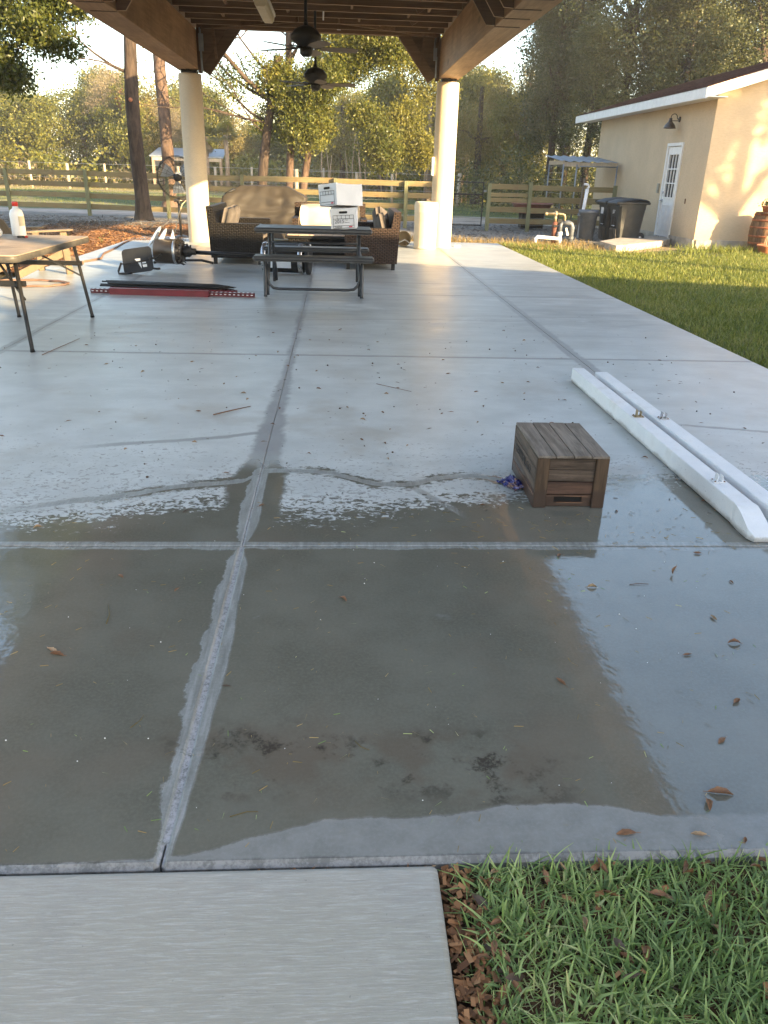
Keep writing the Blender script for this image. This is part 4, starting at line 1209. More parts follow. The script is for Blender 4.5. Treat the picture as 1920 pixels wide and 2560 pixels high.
m = MB().tube([(.20, 0, .47), (.34, 0, .48), (.42, 0, .45), (.45, .0, .38), (.44, 0, -.04)], .062, 12)
m.tube([(.13, -.08, .27), (.14, -.05, .44), (.2, 0, .48)], .045, 10)
for z in (.10, .33): m.lathe([(.075, 0), (.075, .06)], 14, Matrix.Translation((.443, 0, z)))
m.build('grey_pipe', M['pvc_grey'], wh)
m = MB().box((.0, -.07, .4), (.10, .05, .05)); m.box((.12, 0, .52), (.12, .05, .09)); m.build('coupling', M['black_plastic'], wh)
MB().add([(.26, -.08, .36), (.30, -.09, .37), (.36, -.10, .20), (.31, -.10, .18)], [(0, 1, 2, 3)]).build('paper_tag', M['white_plastic'], wh)

# ------------------------------------------------------------------ bins by the outbuilding
def wheelie(x, y, rz, label, digits):
    root = tag(empty('wheelie_bin', (x, y, -.06), rz), label, 'wheelie bin', 'wheelie bins beside the door step')
    # local: front faces -X, back (wheels) +X, width along Y
    prof = [(-.26, .0), (-.34, .93), (.42, .98), (.36, .16), (.30, .02)]
    m = MB()
    def ring(z, t):
        w = .25 + .06 * t
        x0 = -.26 - .09 * t; x1 = .33 + .09 * t
        b = .05
        return [(x0 + b, -w, z), (x1 - b, -w, z), (x1, -w + b, z), (x1, w - b, z), (x1 - b, w, z), (x0 + b, w, z), (x0, w - b, z), (x0, -w + b, z)]
    zs = [(0.0, 0), (.30, .28), (.60, .58), (.80, .8), (.805, .86), (.95, 1.0)]
    vs = sum([ring(z, t) for z, t in zs], [])
    fs = [tuple(reversed(range(8)))]
    for k in range(len(zs) - 1):
        for i in range(8): fs.append((k * 8 + i, k * 8 + (i + 1) % 8, (k + 1) * 8 + (i + 1) % 8, (k + 1) * 8 + i))
    m.add(vs, fs, False)
    m.box((-.33, 0, .90), (.10, .66, .05), bev=.01)
    m.build('body', M['bin_plastic'], root)
    m = MB()
    vs = []
    secs = [(-.42, .955, .31), (-.40, .99, .325), (-.2, 1.045, .325), (.1, 1.075, .32), (.38, 1.06, .32), (.47, 1.03, .31), (.50, .98, .31)]
    for (a, z, w) in secs: vs += [(a, -w, z - .03), (a, -w * .86, z), (a, 0, z + .012), (a, w * .86, z), (a, w, z - .03)]
    fs = []
    for k in range(len(secs) - 1):
        for i in range(4): fs.append((k * 5 + i, k * 5 + i + 1, (k + 1) * 5 + i + 1, (k + 1) * 5 + i))
    m.add(vs, fs, True)
    vs2 = [(a, b, c - .045) for a, b, c in vs]
    m.add(vs2, [tuple(reversed(f)) for f in fs], True)
    m.box((.02, -.318, .965), (.94, .03, .055), bev=.01); m.box((.02, .318, .965), (.94, .03, .055), bev=.01); m.box((-.42, 0, .945), (.03, .62, .05), bev=.01)
    m.build('lid', M['bin_plastic'], root)
    m = MB().box((-.305, 0, .50), (.05, .16, .26)); m.build('grab_recess', M['dark_hole'], root)
    MB().tube([(-.335, -.09, .40), (-.335, .09, .40)], .014, 8).build('lift_bar', M['steel'], root)
    m = MB()
    for k in (-.16, -.06, .06, .16): m.beam((-.288, k, .02), (-.318, k, .34), .035, .03, up=(1, 0, 0), bev=.008)
    m.build('front_rib', plain('scuffed_bin_plastic', (0.085, 0.072, 0.058), 0.7, var=.3), root)
    for s in (-1, 1):
        w = MB().lathe([(0, -.03), (.10, -.03), (.125, -.02), (.125, .02), (.10, .03), (0, .03)], 22, Matrix.Rotation(math.pi / 2, 4, 'X')).build('wheel', M['black_plastic'], root, (.36, s * .235, .125))
        MB().lathe([(0, .034), (.03, .036), (.035, .03)], 12, Matrix.Rotation(math.pi / 2, 4, 'X')).build('hub_cap', M['steel'], w)
    if digits:
        cu = bpy.data.curves.new('digits', 'FONT'); cu.body = digits; cu.size = .13; cu.extrude = .002; cu.align_x = 'CENTER'
        ob_ = bpy.data.objects.new('tmp_digits', cu); me = bpy.data.meshes.new_from_object(ob_); bpy.data.objects.remove(ob_)
        me.materials.append(M['pvc'])
        t = link('number', me, root, (-.345, 0.02, .70)); t.rotation_euler = (math.pi / 2, 0, -math.pi / 2); t.rotation_euler.rotate_axis('X', R(-5))
    else:
        MB().box((-.336, .05, .74), (.006, .15, .16)).build('sticker', M['pvc'], root)
wheelie(7.55, 21.75, R(8), 'charcoal wheelie bin with pale digits, nearest the white door', '57')
wheelie(7.50, 22.55, R(8), 'charcoal wheelie bin with a white sticker, behind the other wheelie bin', None)
tc = tag(empty('trash_can', (6.72, 22.3, -.06)), 'round blue-grey plastic trash can left of the wheelie bins', 'trash can')
MB().lathe([(0, 0), (.19, 0), (.24, .66), (.27, .67), (.27, .74), (.25, .75), (.235, .66), (.18, .05), (0, .05)], 30).build('body', M['grey_plastic'], tc)
for s in (-1, 1): MB().box((s * .265, 0, .62), (.05, .16, .06), bev=.01).build('handle', M['grey_plastic'], tc)
tm = MB().box((0, 0, .75), (.12, .045, 1.55), bev=.004).build('leaning_board', wood('weathered_grey_board', (.10, .08, .06), (.2, .165, .13), .8, 'Z'), None, (7.0, 24.2, -.05)); tm.rotation_euler = (0, R(7), R(60))
tag(tm, 'weathered grey board leaning upright behind the wheelie bins', 'board')
pp = MB().tube([(0, 0, 0), (.10, 0, 1.25)], .045, 10).build('pvc_pipe', M['pvc'], None, (6.62, 22.7, -.05))
tag(pp, 'white plastic pipe standing up behind the grey trash can', 'pipe')
MB().tube([(.10, 0, 1.25), (.14, 0, 1.31), (.10, .0, 1.36), (0.0, 0, 1.37)], .03, 8).build('spout', M['pvc'], pp)

# ------------------------------------------------------------------ barrel, pots
bl = tag(empty('barrel', (10.30, 19.60, -.06)), 'old oak barrel with rusty hoops against the sunlit stucco wall', 'barrel')
def brad(z): return .30 + .075 * (1 - ((z - .45) / .45) ** 2)
nst = 20
for k in range(nst):
    a0 = 2 * math.pi * k / nst + .008; a1 = 2 * math.pi * (k + 1) / nst - .008
    m = MB()
    vs = []; fs = []
    zs = [0, .15, .3, .45, .6, .75, .9]
    for z in zs:
        r = brad(z)
        for a in (a0, (a0 + a1) / 2, a1): vs.append((r * math.cos(a), r * math.sin(a), z))
        for a in (a0, a1): vs.append(((r - .03) * math.cos(a), (r - .03) * math.sin(a), z))
    for q in range(len(zs) - 1):
        b, c = q * 5, q * 5 + 5
        fs += [(b, b + 1, c + 1, c), (b + 1, b + 2, c + 2, c + 1), (b + 3, b, c, c + 3), (b + 2, b + 4, c + 4, c + 2)]
    t = len(vs) - 5
    fs += [(t, t + 1, t + 2, t + 4, t + 3)]
    m.add(vs, fs, False); m.build('stave', M['barrel'], bl)
for z in (.06, .20, .36, .56, .72, .85):
    MB().lathe([(brad(z) + .001, z - .022), (brad(z - .02) + .007, z - .022), (brad(z + .02) + .007, z + .022), (brad(z) + .001, z + .022)], 40).build('hoop', M['hoop'], bl)
MB().lathe([(0, .86), (.275, .86), (.275, .84)], 30).build('barrel_head', M['barrel'], bl)
def wire_handle(root, r, z0, h):
    pts = [(r * math.cos(math.pi * k / 14), 0, z0 + h * math.sin(math.pi * k / 14)) for k in range(15)]
    MB().tube(pts, .008, 6).build('wire_handle', M['cord'], root)
def potplant(x, y, z, r, h, label, leafy_=True, rz=0.3):
    root = tag(empty('flower_pot', (x, y, z), rz), label, 'flower pot')
    MB().lathe([(0, 0), (r * .72, 0), (r * .95, h * .8), (r * 1.06, h * .82), (r * 1.08, h), (r * .98, h), (r * .9, h * .85), (0, h * .85)], 24).build('pot', M['terracotta'], root)
    wire_handle(root, r * 1.05, h * .9, r * 1.3)
    if leafy_:
        Vv, F, T = [], [], []
        for k in range(240):
            c = np.array([rng.normal(0, r * .55), rng.normal(0, r * .55), h + abs(rng.normal(0, r * .4))])
            d = rng.normal(size=3); d /= np.linalg.norm(d); u = np.cross(d, rng.normal(size=3)); u /= np.linalg.norm(u)
            L, w = .045, .016
            b = len(Vv); Vv += [c, c + d * L * .5 + u * w, c + d * L, c + d * L * .5 - u * w]; F.append((b, b + 1, b + 2, b + 3)); T.append(rng.random())
        link('foliage', np_mesh('foliage', Vv, F, M['leaf_oak'], attr=T), root)
potplant(10.22, 19.5, .835, .17, .15, 'terracotta pot of leafy plant standing on the oak barrel')
potplant(10.05, 19.02, -.06, .17, .20, 'terracotta handled pot standing in the grass beside the barrel', False, 1.2)
# ------------------------------------------------------------------ wicker seating
def cushion(m, c, d, M3=None, puff=.02, n=6):
    """soft box with bulging faces"""
    x, y, z = d[0] / 2, d[1] / 2, d[2] / 2
    M3 = M3 or Matrix.Identity(3)
    vs = []; fs = []
    def pt(u, v, s):
        e = (1 - u ** 4) * (1 - v ** 4)
        r = 1 - 0.06 * (u * u * v * v)
        return Vector(c) + M3 @ Vector((u * x * r, v * y * r, s * (z * (.45 + .55 * min(1, e * 2.2)) + puff * e)))
    for s in (1, -1):
        for i in range(n + 1):
            for j in range(n + 1):
                vs.append(pt(-1 + 2 * i / n, -1 + 2 * j / n, s))
    k = (n + 1) ** 2
    for i in range(n):
        for j in range(n):
            a = i * (n + 1) + j
            fs.append((a, a + n + 1, a + n + 2, a + 1)); fs.append((k + a + 1, k + a + n + 2, k + a + n + 1, k + a))
    rim = [i * (n + 1) for i in range(n + 1)] + [n * (n + 1) + j for j in range(1, n + 1)] + [i * (n + 1) + n for i in range(n - 1, -1, -1)] + [j for j in range(n - 1, 0, -1)]
    for q in range(len(rim)):
        a, b = rim[q], rim[(q + 1) % len(rim)]
        fs.append((a, b, k + b, k + a))
    m.add(vs, fs, True)
def seat(loc, rz, W, label, name='wicker_sofa', cat='sofa', cush='cushion_grey', wick='wicker', D=.86, backh=.90, armh=.65, nback=2):
    """local: sitter faces +Y... back at -Y, width along X"""
    root = tag(empty(name, loc, rz), label, cat)
    t = .11
    for s in (-1, 1):
        m = MB()
        xa = s * (W / 2 - t / 2)
        prof = [(-D / 2, .10), (D / 2, .10), (D / 2, armh - .01), (D / 2 - .03, armh), (-D / 2, armh)]
        vs = [(xa - t / 2, a, b) for a, b in prof] + [(xa + t / 2, a, b) for a, b in prof]
        n = 5
        m.add(vs, [tuple(range(n)), tuple(reversed(range(n, 2 * n)))] + [(i, (i + 1) % n, n + (i + 1) % n, n + i) for i in range(n)])
        m.build('arm', M[wick], root)
    m = MB().box((0, .0, .21), (W - 2 * t, D - .02, .20), bev=.01); m.build('seat_base', M[wick], root)
    m = MB()
    vs = [(-W / 2 + .01, -D / 2, .1), (W / 2 - .01, -D / 2, .1), (W / 2 - .01, -D / 2 + .20, .1), (-W / 2 + .01, -D / 2 + .20, .1),
          (-W / 2 + .01, -D / 2 - .05, backh), (W / 2 - .01, -D / 2 - .05, backh), (W / 2 - .01, -D / 2 + .06, backh), (-W / 2 + .01, -D / 2 + .06, backh)]
    m.add(vs, [(0, 3, 2, 1), (4, 5, 6, 7), (0, 1, 5, 4), (1, 2, 6, 5), (2, 3, 7, 6), (3, 0, 4, 7)])
    m.build('back', M[wick], root)
    for sx in (-1, 1):
        for sy in (-1, 1): MB().box((sx * (W / 2 - .06), sy * (D / 2 - .06), .05), (.06, .06, .10)).build('leg', M['black_plastic'], root)
    iw = (W - 2 * t) / nback
    for k in range(nback):
        x = -W / 2 + t + iw * (k + .5)
        m = MB(); cushion(m, (x, .05, .39), (iw - .01, D - .18, .14)); m.build('seat_cushion', M[cush], root)
        m = MB(); cushion(m, (x, -D / 2 + .22, .66), (iw - .01, .44, .16), Matrix.Rotation(R(76), 3, 'X')); m.build('back_cushion', M[cush], root)
    return root
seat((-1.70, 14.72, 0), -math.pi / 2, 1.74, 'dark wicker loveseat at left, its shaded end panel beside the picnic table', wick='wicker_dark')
seat((0.52, 14.32, 0), math.pi / 2, 1.74, 'brown wicker loveseat at right with grey cushions, beside the cream receptacle')
ac = seat((-0.18, 16.35, 0), math.pi, 1.42, 'wicker chair facing the viewer with a sunlit cream back cushion, behind the boxes', 'wicker_armchair', 'armchair', 'cushion', nback=1)
m = MB(); cushion(m, (0, 0, 0), (.46, .44, .16), puff=.04)
pw = m.build('throw_pillow', M['cushion_grey'], None, (.70, 13.98, .73)); pw.rotation_euler = (R(80), R(8), R(78))
tag(pw, 'grey throw pillow leaning on the right wicker loveseat', 'pillow')
ft = tag(empty('fire_table', (-.32, 15.05, 0)), 'low dark fire table with tan tiled top between the wicker seats', 'table')
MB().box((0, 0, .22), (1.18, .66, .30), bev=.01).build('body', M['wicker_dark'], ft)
MB().box((0, 0, .395), (1.26, .74, .05), bev=.008).build('rim', M['black_metal'], ft)
for i in range(6):
    for j in range(3):
        MB().box((-.50 + .20 * i, -.22 + .22 * j, .426), (.192, .212, .016), bev=.003).build('tile', M['tile'], ft)
for sx in (-1, 1):
    for sy in (-1, 1): MB().box((sx * .54, sy * .28, .035), (.07, .07, .07)).build('foot', M['black_plastic'], ft)

# ------------------------------------------------------------------ covered grill
def grill():
    nx, nz = 72, 34
    x0, x1, yb, yf = -2.56, -.73, 19.20, 18.60
    def hull(u, v):
        """u round the plan 0..1, v 0 bottom .. 1 top edge; the cover: shelves low, lid high"""
        return None
    # front/back/side skirt as a loop of plan points, tops follow a profile
    plan = []
    per = [(x0, yf), (x1, yf), (x1, yb), (x0, yb)]
    N = 96
    L = [x1 - x0, yb - yf, x1 - x0, yb - yf]; tot = sum(L)
    for k in range(N):
        d = tot * k / N; i = 0
        while d > L[i]: d -= L[i]; i += 1
        a, b = per[i], per[(i + 1) % 4]; t = d / L[i]
        plan.append((a[0] + (b[0] - a[0]) * t, a[1] + (b[1] - a[1]) * t, ((b[1] - a[1]), -(b[0] - a[0]))))
    def topz(x):
        # shoulder heights of the skirt
        t = (x - x0) / (x1 - x0)
        return .90 + .02 * math.sin(t * 9)
    vs = []; fs = []
    rows = 18
    for r in range(rows + 1):
        for k, (x, y, nrm) in enumerate(plan):
            nv = Vector((nrm[0], nrm[1], 0)).normalized()
            z = .06 + (topz(x) - .06) * r / rows
            q = r / rows
            fold = (mnoise.noise(Vector((x * 2.3 + y * 2, z * 1.1, 3))) * .06 + abs(mnoise.noise(Vector((x * 2.0 + z * 3.0, z * 4.6 - x * 1.8, 8)))) * .15) * (1 - .35 * q)
            sag = .05 * math.exp(-((z - .72 + .12 * math.sin((x - x0) / (x1 - x0) * math.pi)) / .05) ** 2)
            off = .02 + fold - .05 * q * q + sag * .6
            vs.append((x + nv.x * off, y + nv.y * off, z))
    for r in range(rows):
        for k in range(N):
            k2 = (k + 1) % N
            fs.append((r * N + k, r * N + k2, (r + 1) * N + k2, (r + 1) * N + k))
    # roof: shrink towards the lid ridge
    cx, cy = -1.64, 18.92
    base = len(vs) - N
    prev = base
    for s in range(1, 7):
        t = s / 6
        for k, (x, y, nrm) in enumerate(plan):
            lx0, lx1 = -2.16, -1.13
            u = (x - x0) / (x1 - x0)
            tx = lx0 + (lx1 - lx0) * u; ty = cy + (y - 18.9) * .5
            xx = x + (tx - x) * t; yy = y + (ty - y) * t
            e = t ** .9
            z = topz(x) + (1.135 - topz(x)) * e + .07 * mnoise.noise(Vector((xx * 5, yy * 4, 1))) * math.sin(t * math.pi)
            vs.append((xx, yy, z))
        cur = len(vs) - N
        for k in range(N):
            k2 = (k + 1) % N
            fs.append((prev + k, prev + k2, cur + k2, cur + k))
        prev = cur
    vs.append((cx, cy, 1.15)); c = len(vs) - 1
    for k in range(N): fs.append((prev + k, prev + (k + 1) % N, c))
    m = MB().add([(a + 1.64, b - 18.9, z) for a, b, z in vs], fs, True)
    g_ = m.build('cover', M['canvas'], None)
    root = tag(empty('covered_grill', (-1.64, 18.9, 0)), 'large grill under a creased taupe fabric cover by the fence', 'grill')
    g_.parent = root
    for sx in (-.75, .75):
        for sy in (-.2, .2): MB().lathe([(0, -.02), (.05, -.02), (.05, .02), (0, .02)], 14, Matrix.Rotation(math.pi / 2, 4, 'Y')).build('caster', M['black_plastic'], root, (sx, sy, .05))
    m = MB().tube([(-.62, -.22, 1.06), (-.80, -.24, .99), (-.86, -.25, .94)], .022, 6); m.build('vent_flap', M['black_plastic'], root)
grill()

# ------------------------------------------------------------------ picnic table
pt = tag(empty('picnic_table', (-.32, 11.05, 0)), 'charcoal resin folding picnic table with benches and steel tube legs', 'picnic table')
def plank(nm, y0, y1, x0, x1, z, t):
    m = MB(); m.box(((x0 + x1) / 2, (y0 + y1) / 2, z - t / 2), (x1 - x0, y1 - y0, t), bev=.018)
    m.box(((x0 + x1) / 2, (y0 + y1) / 2, z - t - .006), (x1 - x0 - .05, y1 - y0 - .05, .014))
    m.build(nm, M['table_resin'], pt)
plank('table_top', -.34, .34, -.77, .75, .80, .055)
plank('bench', -.86, -.56, -.75, .76, .50, .05)
plank('bench', .56, .84, -.74, .745, .49, .05)
for s in (-1, 1):
    x = s * .61
    for sy in (-1, 1):
        m = MB()
        m.tube([(x, sy * .66, .45), (x, sy * .70, .40), (x, sy * .74, .03), (x, sy * .755, .0)], .022, 8)
        m.build('leg', M['table_resin_edge'], pt); m = MB()
        m.tube([(x - s * .03, sy * .22, .75), (x - s * .03, sy * .30, .5), (x - s * .03, sy * .70, .16), (x - s * .03, sy * .735, .02)], .020, 8)
        m.build('leg_strut', M['table_resin_edge'], pt)
    m = MB().tube([(x, -.70, .44), (x, .70, .44)], .018, 8); m.build('bench_rail', M['table_resin_edge'], pt)
m = MB()
xs = .58
m.tube([(-xs, -.70, .40), (-xs, -.71, .22), (-xs + .02, -.715, .15), (-xs + .07, -.72, .105), (-xs + .14, -.72, .095), (xs - .14, -.72, .095), (xs - .07, -.72, .105), (xs - .02, -.715, .15), (xs, -.71, .22), (xs, -.70, .40)], .018, 8)
m.build('front_stretcher', M['table_resin_edge'], pt)
MB().tube([(-.58, .0, .60), (.58, .0, .60)], .015, 8).build('centre_rail', M['table_resin_edge'], pt)

# ------------------------------------------------------------------ file boxes
def text_mesh(body, size, mat, extrude=.0006):
    cu = bpy.data.curves.new('text', 'FONT'); cu.body = body; cu.size = size; cu.extrude = extrude
    o = bpy.data.objects.new('tmp', cu); me = bpy.data.meshes.new_from_object(o); bpy.data.objects.remove(o); me.materials.append(mat)
    return me
def filebox(loc, rz, tilt, label, W, D, H, taper, words, dent=0.0):
    root = tag(empty('storage_box', loc), label, 'box', 'storage boxes on the picnic table')
    root.rotation_euler = (tilt[0], tilt[1], rz)
    # label end faces -Y; open top, slightly crushed
    m = MB()
    n = 8
    def wall(p0, p1, nm_out):
        pass
    w, d = W / 2, D / 2
    rnd = random.Random(len(label))
    def corner(sx, sy, top):
        k = 1 + (taper if top else 0)
        return Vector((sx * w * k, sy * d * (1 + (taper * .5 if top else 0)), H if top else 0))
    for (a, b) in (((-1, -1), (1, -1)), ((1, -1), (1, 1)), ((1, 1), (-1, 1)), ((-1, 1), (-1, -1))):
        vs = []; fs = []
        for i in range(n + 1):
            for j in range(n + 1):
                u, v = i / n, j / n
                p = corner(*a, False).lerp(corner(*b, False), u).lerp(corner(*a, True).lerp(corner(*b, True), u), v)
                e = 16 * u * (1 - u) * v * (1 - v)
                out = Vector((a[0] + b[0], a[1] + b[1], 0)).normalized()
                p += out * (dent * (mnoise.noise(Vector((p.x * 9, p.y * 9, p.z * 9 + 3)))) * min(1, e + v * .4))
                p.z -= dent * .6 * v * (u * (1 - u) * 4) * (1 if a[0] == b[0] else .3)
                vs.append(p)
        for i in range(n):
            for j in range(n):
                q = i * (n + 1) + j
                fs.append((q, q + n + 1, q + n + 2, q + 1))
        m.add(vs, fs, True)
    m.box((0, 0, .006), (W - .004, D - .004, .01))
    m.build('carton', M['cardboard_white'], root)
    MB().box((0, 0, H * .86), (W * .96, D * .97, .02)).build('inner_flap', M['cardboard_in'], root)
    # printed label on the end face
    yf = -d * (1 + taper * .2) - .004 - dent * .5
    fr = MB()
    lw, z0, z1 = W * .80, H * .05, H * .66
    th = .0045
    def ln(xa, za, xb, zb):
        fr.box(((xa + xb) / 2, yf, (za + zb) / 2), (abs(xb - xa) + th, .002, abs(zb - za) + th))
    ln(-lw / 2, z0, -lw / 2, z1); ln(lw / 2, z0, lw / 2, z1)
    for z in (z0, z0 + (z1 - z0) * .20, z0 + (z1 - z0) * .74, z1): ln(-lw / 2, z, lw / 2, z)
    for k in range(1, 5): ln(-lw / 2 + lw * k / 5, z0 + (z1 - z0) * .74, -lw / 2 + lw * k / 5, z1)
    fr.build('printed_grid', M['ink'], root)
    m = MB(); rr = .014
    pts = []
    for k in range(9): a = math.pi / 2 + math.pi * k / 8; pts.append((-.04 + rr * math.cos(a), H * .80 + rr * math.sin(a)))
    for k in range(9): a = -math.pi / 2 + math.pi * k / 8; pts.append((.04 + rr * math.cos(a), H * .80 + rr * math.sin(a)))
    nn = len(pts)
    m.add([(a, yf, b) for a, b in pts], [tuple(range(nn))]); m.build('hand_hole', M['dark_hole'], root)
    MB().box((lw * .33, yf, z0 + (z1 - z0) * .10), (lw * .16, .003, (z1 - z0) * .09)).build('red_badge', M['red_ink'], root)
    for (body, size, mat, x, z, bold) in words:
        t = link('printed_text', text_mesh(body, size, M[mat]), root, (x, yf - .001, z)); t.rotation_euler = (math.pi / 2, 0, 0)
    return root
filebox((.075, 10.98, .80), R(-3), (R(0), R(-4)), 'lower white cardboard file box marked 2015, standing on the picnic table', .33, .42, .255, .06,
        [('2015', .062, 'pen', -.115, .075, 0), ('33250', .036, 'ink', -.115, .018, 1), ('Tax', .022, 'pen', .02, .105, 0), ('Return', .022, 'pen', .015, .075, 0)], .014)
filebox((.03, 11.0, 1.065), R(-42), (R(-2), R(-7)), 'upper crushed white cardboard file box, stacked askew on the other box', .30, .50, .265, .03,
        [], .016)

# ------------------------------------------------------------------ tipped patio heater
ph = tag(empty('patio_heater', (-1.6, 12.75, 0), R(-7)), 'bronze patio heater tipped on its side across the concrete', 'patio heater')
RX90 = Matrix.Rotation(math.pi / 2, 4, 'Y')
T = Matrix.Translation
m = MB().lathe([(0, -.02), (.20, -.02), (.215, .0), (.215, .60), (.20, .62), (0, .62)], 36, T((.46, .05, .235)) @ RX90); m.build('tank_housing', M['black_metal'], ph)
for q, xx in enumerate((.47, 1.03)):
    MB().lathe([(.218, -.035), (.228, -.03), (.228, .03), (.218, .035)], 36, T((xx, .05, .235)) @ RX90).build('chrome_band', M['steel'], ph)
MB().lathe([(0, -.035), (.17, -.035), (.235, -.02), (.235, .03), (.2, .04), (.06, .03), (0, .03)], 36, T((1.13, .05, .235)) @ RX90).build('base_disc', M['black_plastic'], ph)
MB().add([(.55, -.172, .11), (.9, -.172, .11), (.9, -.192, .22), (.55, -.192, .22)], [(0, 1, 2, 3)]).build('access_panel', M['alu'], ph)
MB().tube([(-.62, .02, .275), (.46, .05, .255)], .030, 12).build('pole', M['black_metal'], ph)
MB().tube([(1.05, .02, .44), (1.12, .0, .47), (1.17, .0, .44), (1.16, 0, .40)], .010, 6).build('hook', M['steel'], ph)
m = MB().lathe([(0, -.02), (.06, -.02), (.075, .0), (.085, .03), (.085, .10), (.06, .13), (.05, .14), (.05, .2), (.0, .2)], 24, T((-.81, .0, .285)) @ RX90)
m.tube([(-.74, 0, .35), (-.74, 0, .40)], .016, 8); m.tube([(-.68, -.02, .35), (-.68, -.02, .385)], .01, 6); m.build('control_neck', M['black_plastic'], ph)
m = MB().lathe([(0, 0), (.175, 0), (.185, .02), (.185, .36), (.165, .40), (.15, .42), (0, .42)], 40, T((-1.22, -.03, .285)) @ RX90); m.build('burner_head', M['bronze'], ph)
MB().lathe([(.187, -.02), (.195, -.015), (.195, .015), (.187, .02)], 40, T((-.90, -.03, .285)) @ RX90).build('head_band', M['steel'], ph)
for k in range(18):
    a = 2 * math.pi * k / 18
    MB().box((0, 0, 0), (.10, .012, .006), bev=0).build('vent_slot', M['dark_hole'], ph, (-.835, -.03 + .176 * math.cos(a), .285 + .176 * math.sin(a))).rotation_euler = (a, R(28), 0)
# folded reflector petals
def petal(x, y, z, L, w, rot):
    m = MB()
    n = 10
    vs = []; fs = []
    for i in range(n + 1):
        t = -1 + 2 * i / n
        ww = w * math.sqrt(max(0, 1 - t * t * .96)) 
        bow = .05 * (1 - t * t)
        vs += [(-ww, bow, t * L / 2), (ww, bow + .012, t * L / 2), (ww, bow + .016, t * L / 2), (-ww, bow + .004, t * L / 2)]
    for i in range(n):
        for q in range(4):
            fs.append((i * 4 + q, i * 4 + (q + 1) % 4, i * 4 + 4 + (q + 1) % 4, i * 4 + 4 + q))
    m.add(vs, fs, True)
    o = m.build('reflector_petal', M['alu'], ph, (x, y, z)); o.rotation_euler = rot
petal(-1.22, -.05, .50, .36, .030, (R(4), R(36), R(8)))
petal(-1.13, -.14, .42, .48, .034, (R(4), R(33), R(8)))
petal(-1.30, .10, .16, .34, .10, (R(75), R(10), R(10)))
m = MB().add([(-1.00, .0, .45), (-.93, .02, .47), (-.96, .05, .60)], [(0, 1, 2)]); m.build('reflector_tip', M['alu'], ph)
# black folding stool lying on its side
st = tag(empty('folding_stool', (-2.97, 12.32, 0.02), rot=(0, R(-9), R(-4))), 'black folding stool lying on its side with a cut-out panel', 'stool')
m = MB()
w, h, r = .225, .36, .055
def rrect(w, h, r, n=5):
    out = []
    for cx, cy, a0 in ((w - r, h - r, 0), (-w + r, h - r, 90), (-w + r, r, 180), (w - r, r, 270)):
        for k in range(n + 1):
            a = R(a0 + 90 * k / n); out.append((cx + r * math.cos(a), cy + r * math.sin(a)))
    return out
tilt = Matrix.Rotation(R(72), 4, 'X') @ Matrix.Shear('XY', 4, (-.10, 0)) if False else Matrix.Rotation(R(70), 4, 'X')
out = rrect(w, h, r)
m.prism(out, .018, tilt); m.build('panel', M['black_plastic'], st)
m = MB()
for poly in ([(-.04, .20), (.045, .20), (.045, .165), (-.015, .165)], [(.0, .15), (.05, .15), (.05, .05)], [(.068, .15), (.125, .15), (.125, .12), (.068, .12)], [(.068, .105), (.135, .105), (.135, .065), (.075, .065)], ):
    m.add([Vector((a, b, .0195)) for a, b in poly], [tuple(range(len(poly)))], False, tilt)
m.build('cut_out', M['white_vinyl'], st)
m = MB()
m.tube([(-.22, -.04, .17), (-.30, -.02, .06), (-.27, -.10, .03), (-.12, -.16, .022), (-.05, -.17, .022)], .016, 8)
m.tube([(.22, .02, .03), (.29, -.04, .02), (.335, -.05, .02)], .016, 8)
m.tube([(.20, -.02, .18), (.27, .12, .16), (.32, .2, .2)], .015, 8)
m.tube([(-.21, -.06, .155), (.21, -.06, .155)], .010, 8)
m.build('tube_frame', M['black_metal'], st)
# cords and brush lying behind
m = MB().tube([(-3.05, 13.7, .02), (-2.9, 13.9, .05), (-2.6, 13.95, .04), (-2.3, 13.9, .05), (-2.1, 13.8, .02)], .022, 6)
tag(m.build('black_cord', M['black_plastic'], None), 'black cord bundle lying behind the tipped patio heater', 'cord')

# ------------------------------------------------------------------ red channels and black rods
def channel(x0, x1, y, z, w, h, label, holes, mat, rz=0.0):
    root = tag(empty('steel_channel', ((x0 + x1) / 2, y, z), rz), label, 'metal channel', 'red steel pieces on the concrete')
    L = x1 - x0
    m = MB(); t = .004
    m.box((0, 0, h - t / 2), (L, w, t)); m.box((0, -w / 2 + t / 2, h / 2 - t), (L, t, h - t)); m.box((0, w / 2 - t / 2, h / 2 - t), (L, t, h - t))
    m.build('channel_body', M[mat], root)
    if holes:
        m = MB()
        n = int(L / .055)
        for k in range(n):
            xx = -L / 2 + (k + .5) * L / n
            for (yy, zz, M3) in ((-w / 2 - .001, h * .55, None), (-w * .2, h + .001, Matrix.Rotation(math.pi / 2, 3, 'X')), (w * .22, h + .001, Matrix.Rotation(math.pi / 2, 3, 'X'))):
                m.box((xx, yy, zz), (.024, .003, .009), M3)
        m.build('slot', M['alu'] if holes == 2 else M['dark_hole'], root)
    return root
channel(-3.12, -1.06, 10.30, 0, .075, .050, 'long perforated red steel channel sticking out at both ends', 2, 'red_dark', R(-4.0))
channel(-2.86, -1.62, 10.215, .002, .05, .075, 'plain bright red steel channel lying in front of the perforated one', 0, 'red', R(-4.0))
channel(-2.92, -1.30, 10.47, 0, .075, .055, 'red steel channel lying under the black rods', 1, 'red', R(-4.5))
rb = tag(empty('rod_bundle', (-2.15, 10.55, 0), R(-5)), 'bundle of thin black pointed rods lying on the red channels', 'rods')
rr = random.Random(5)
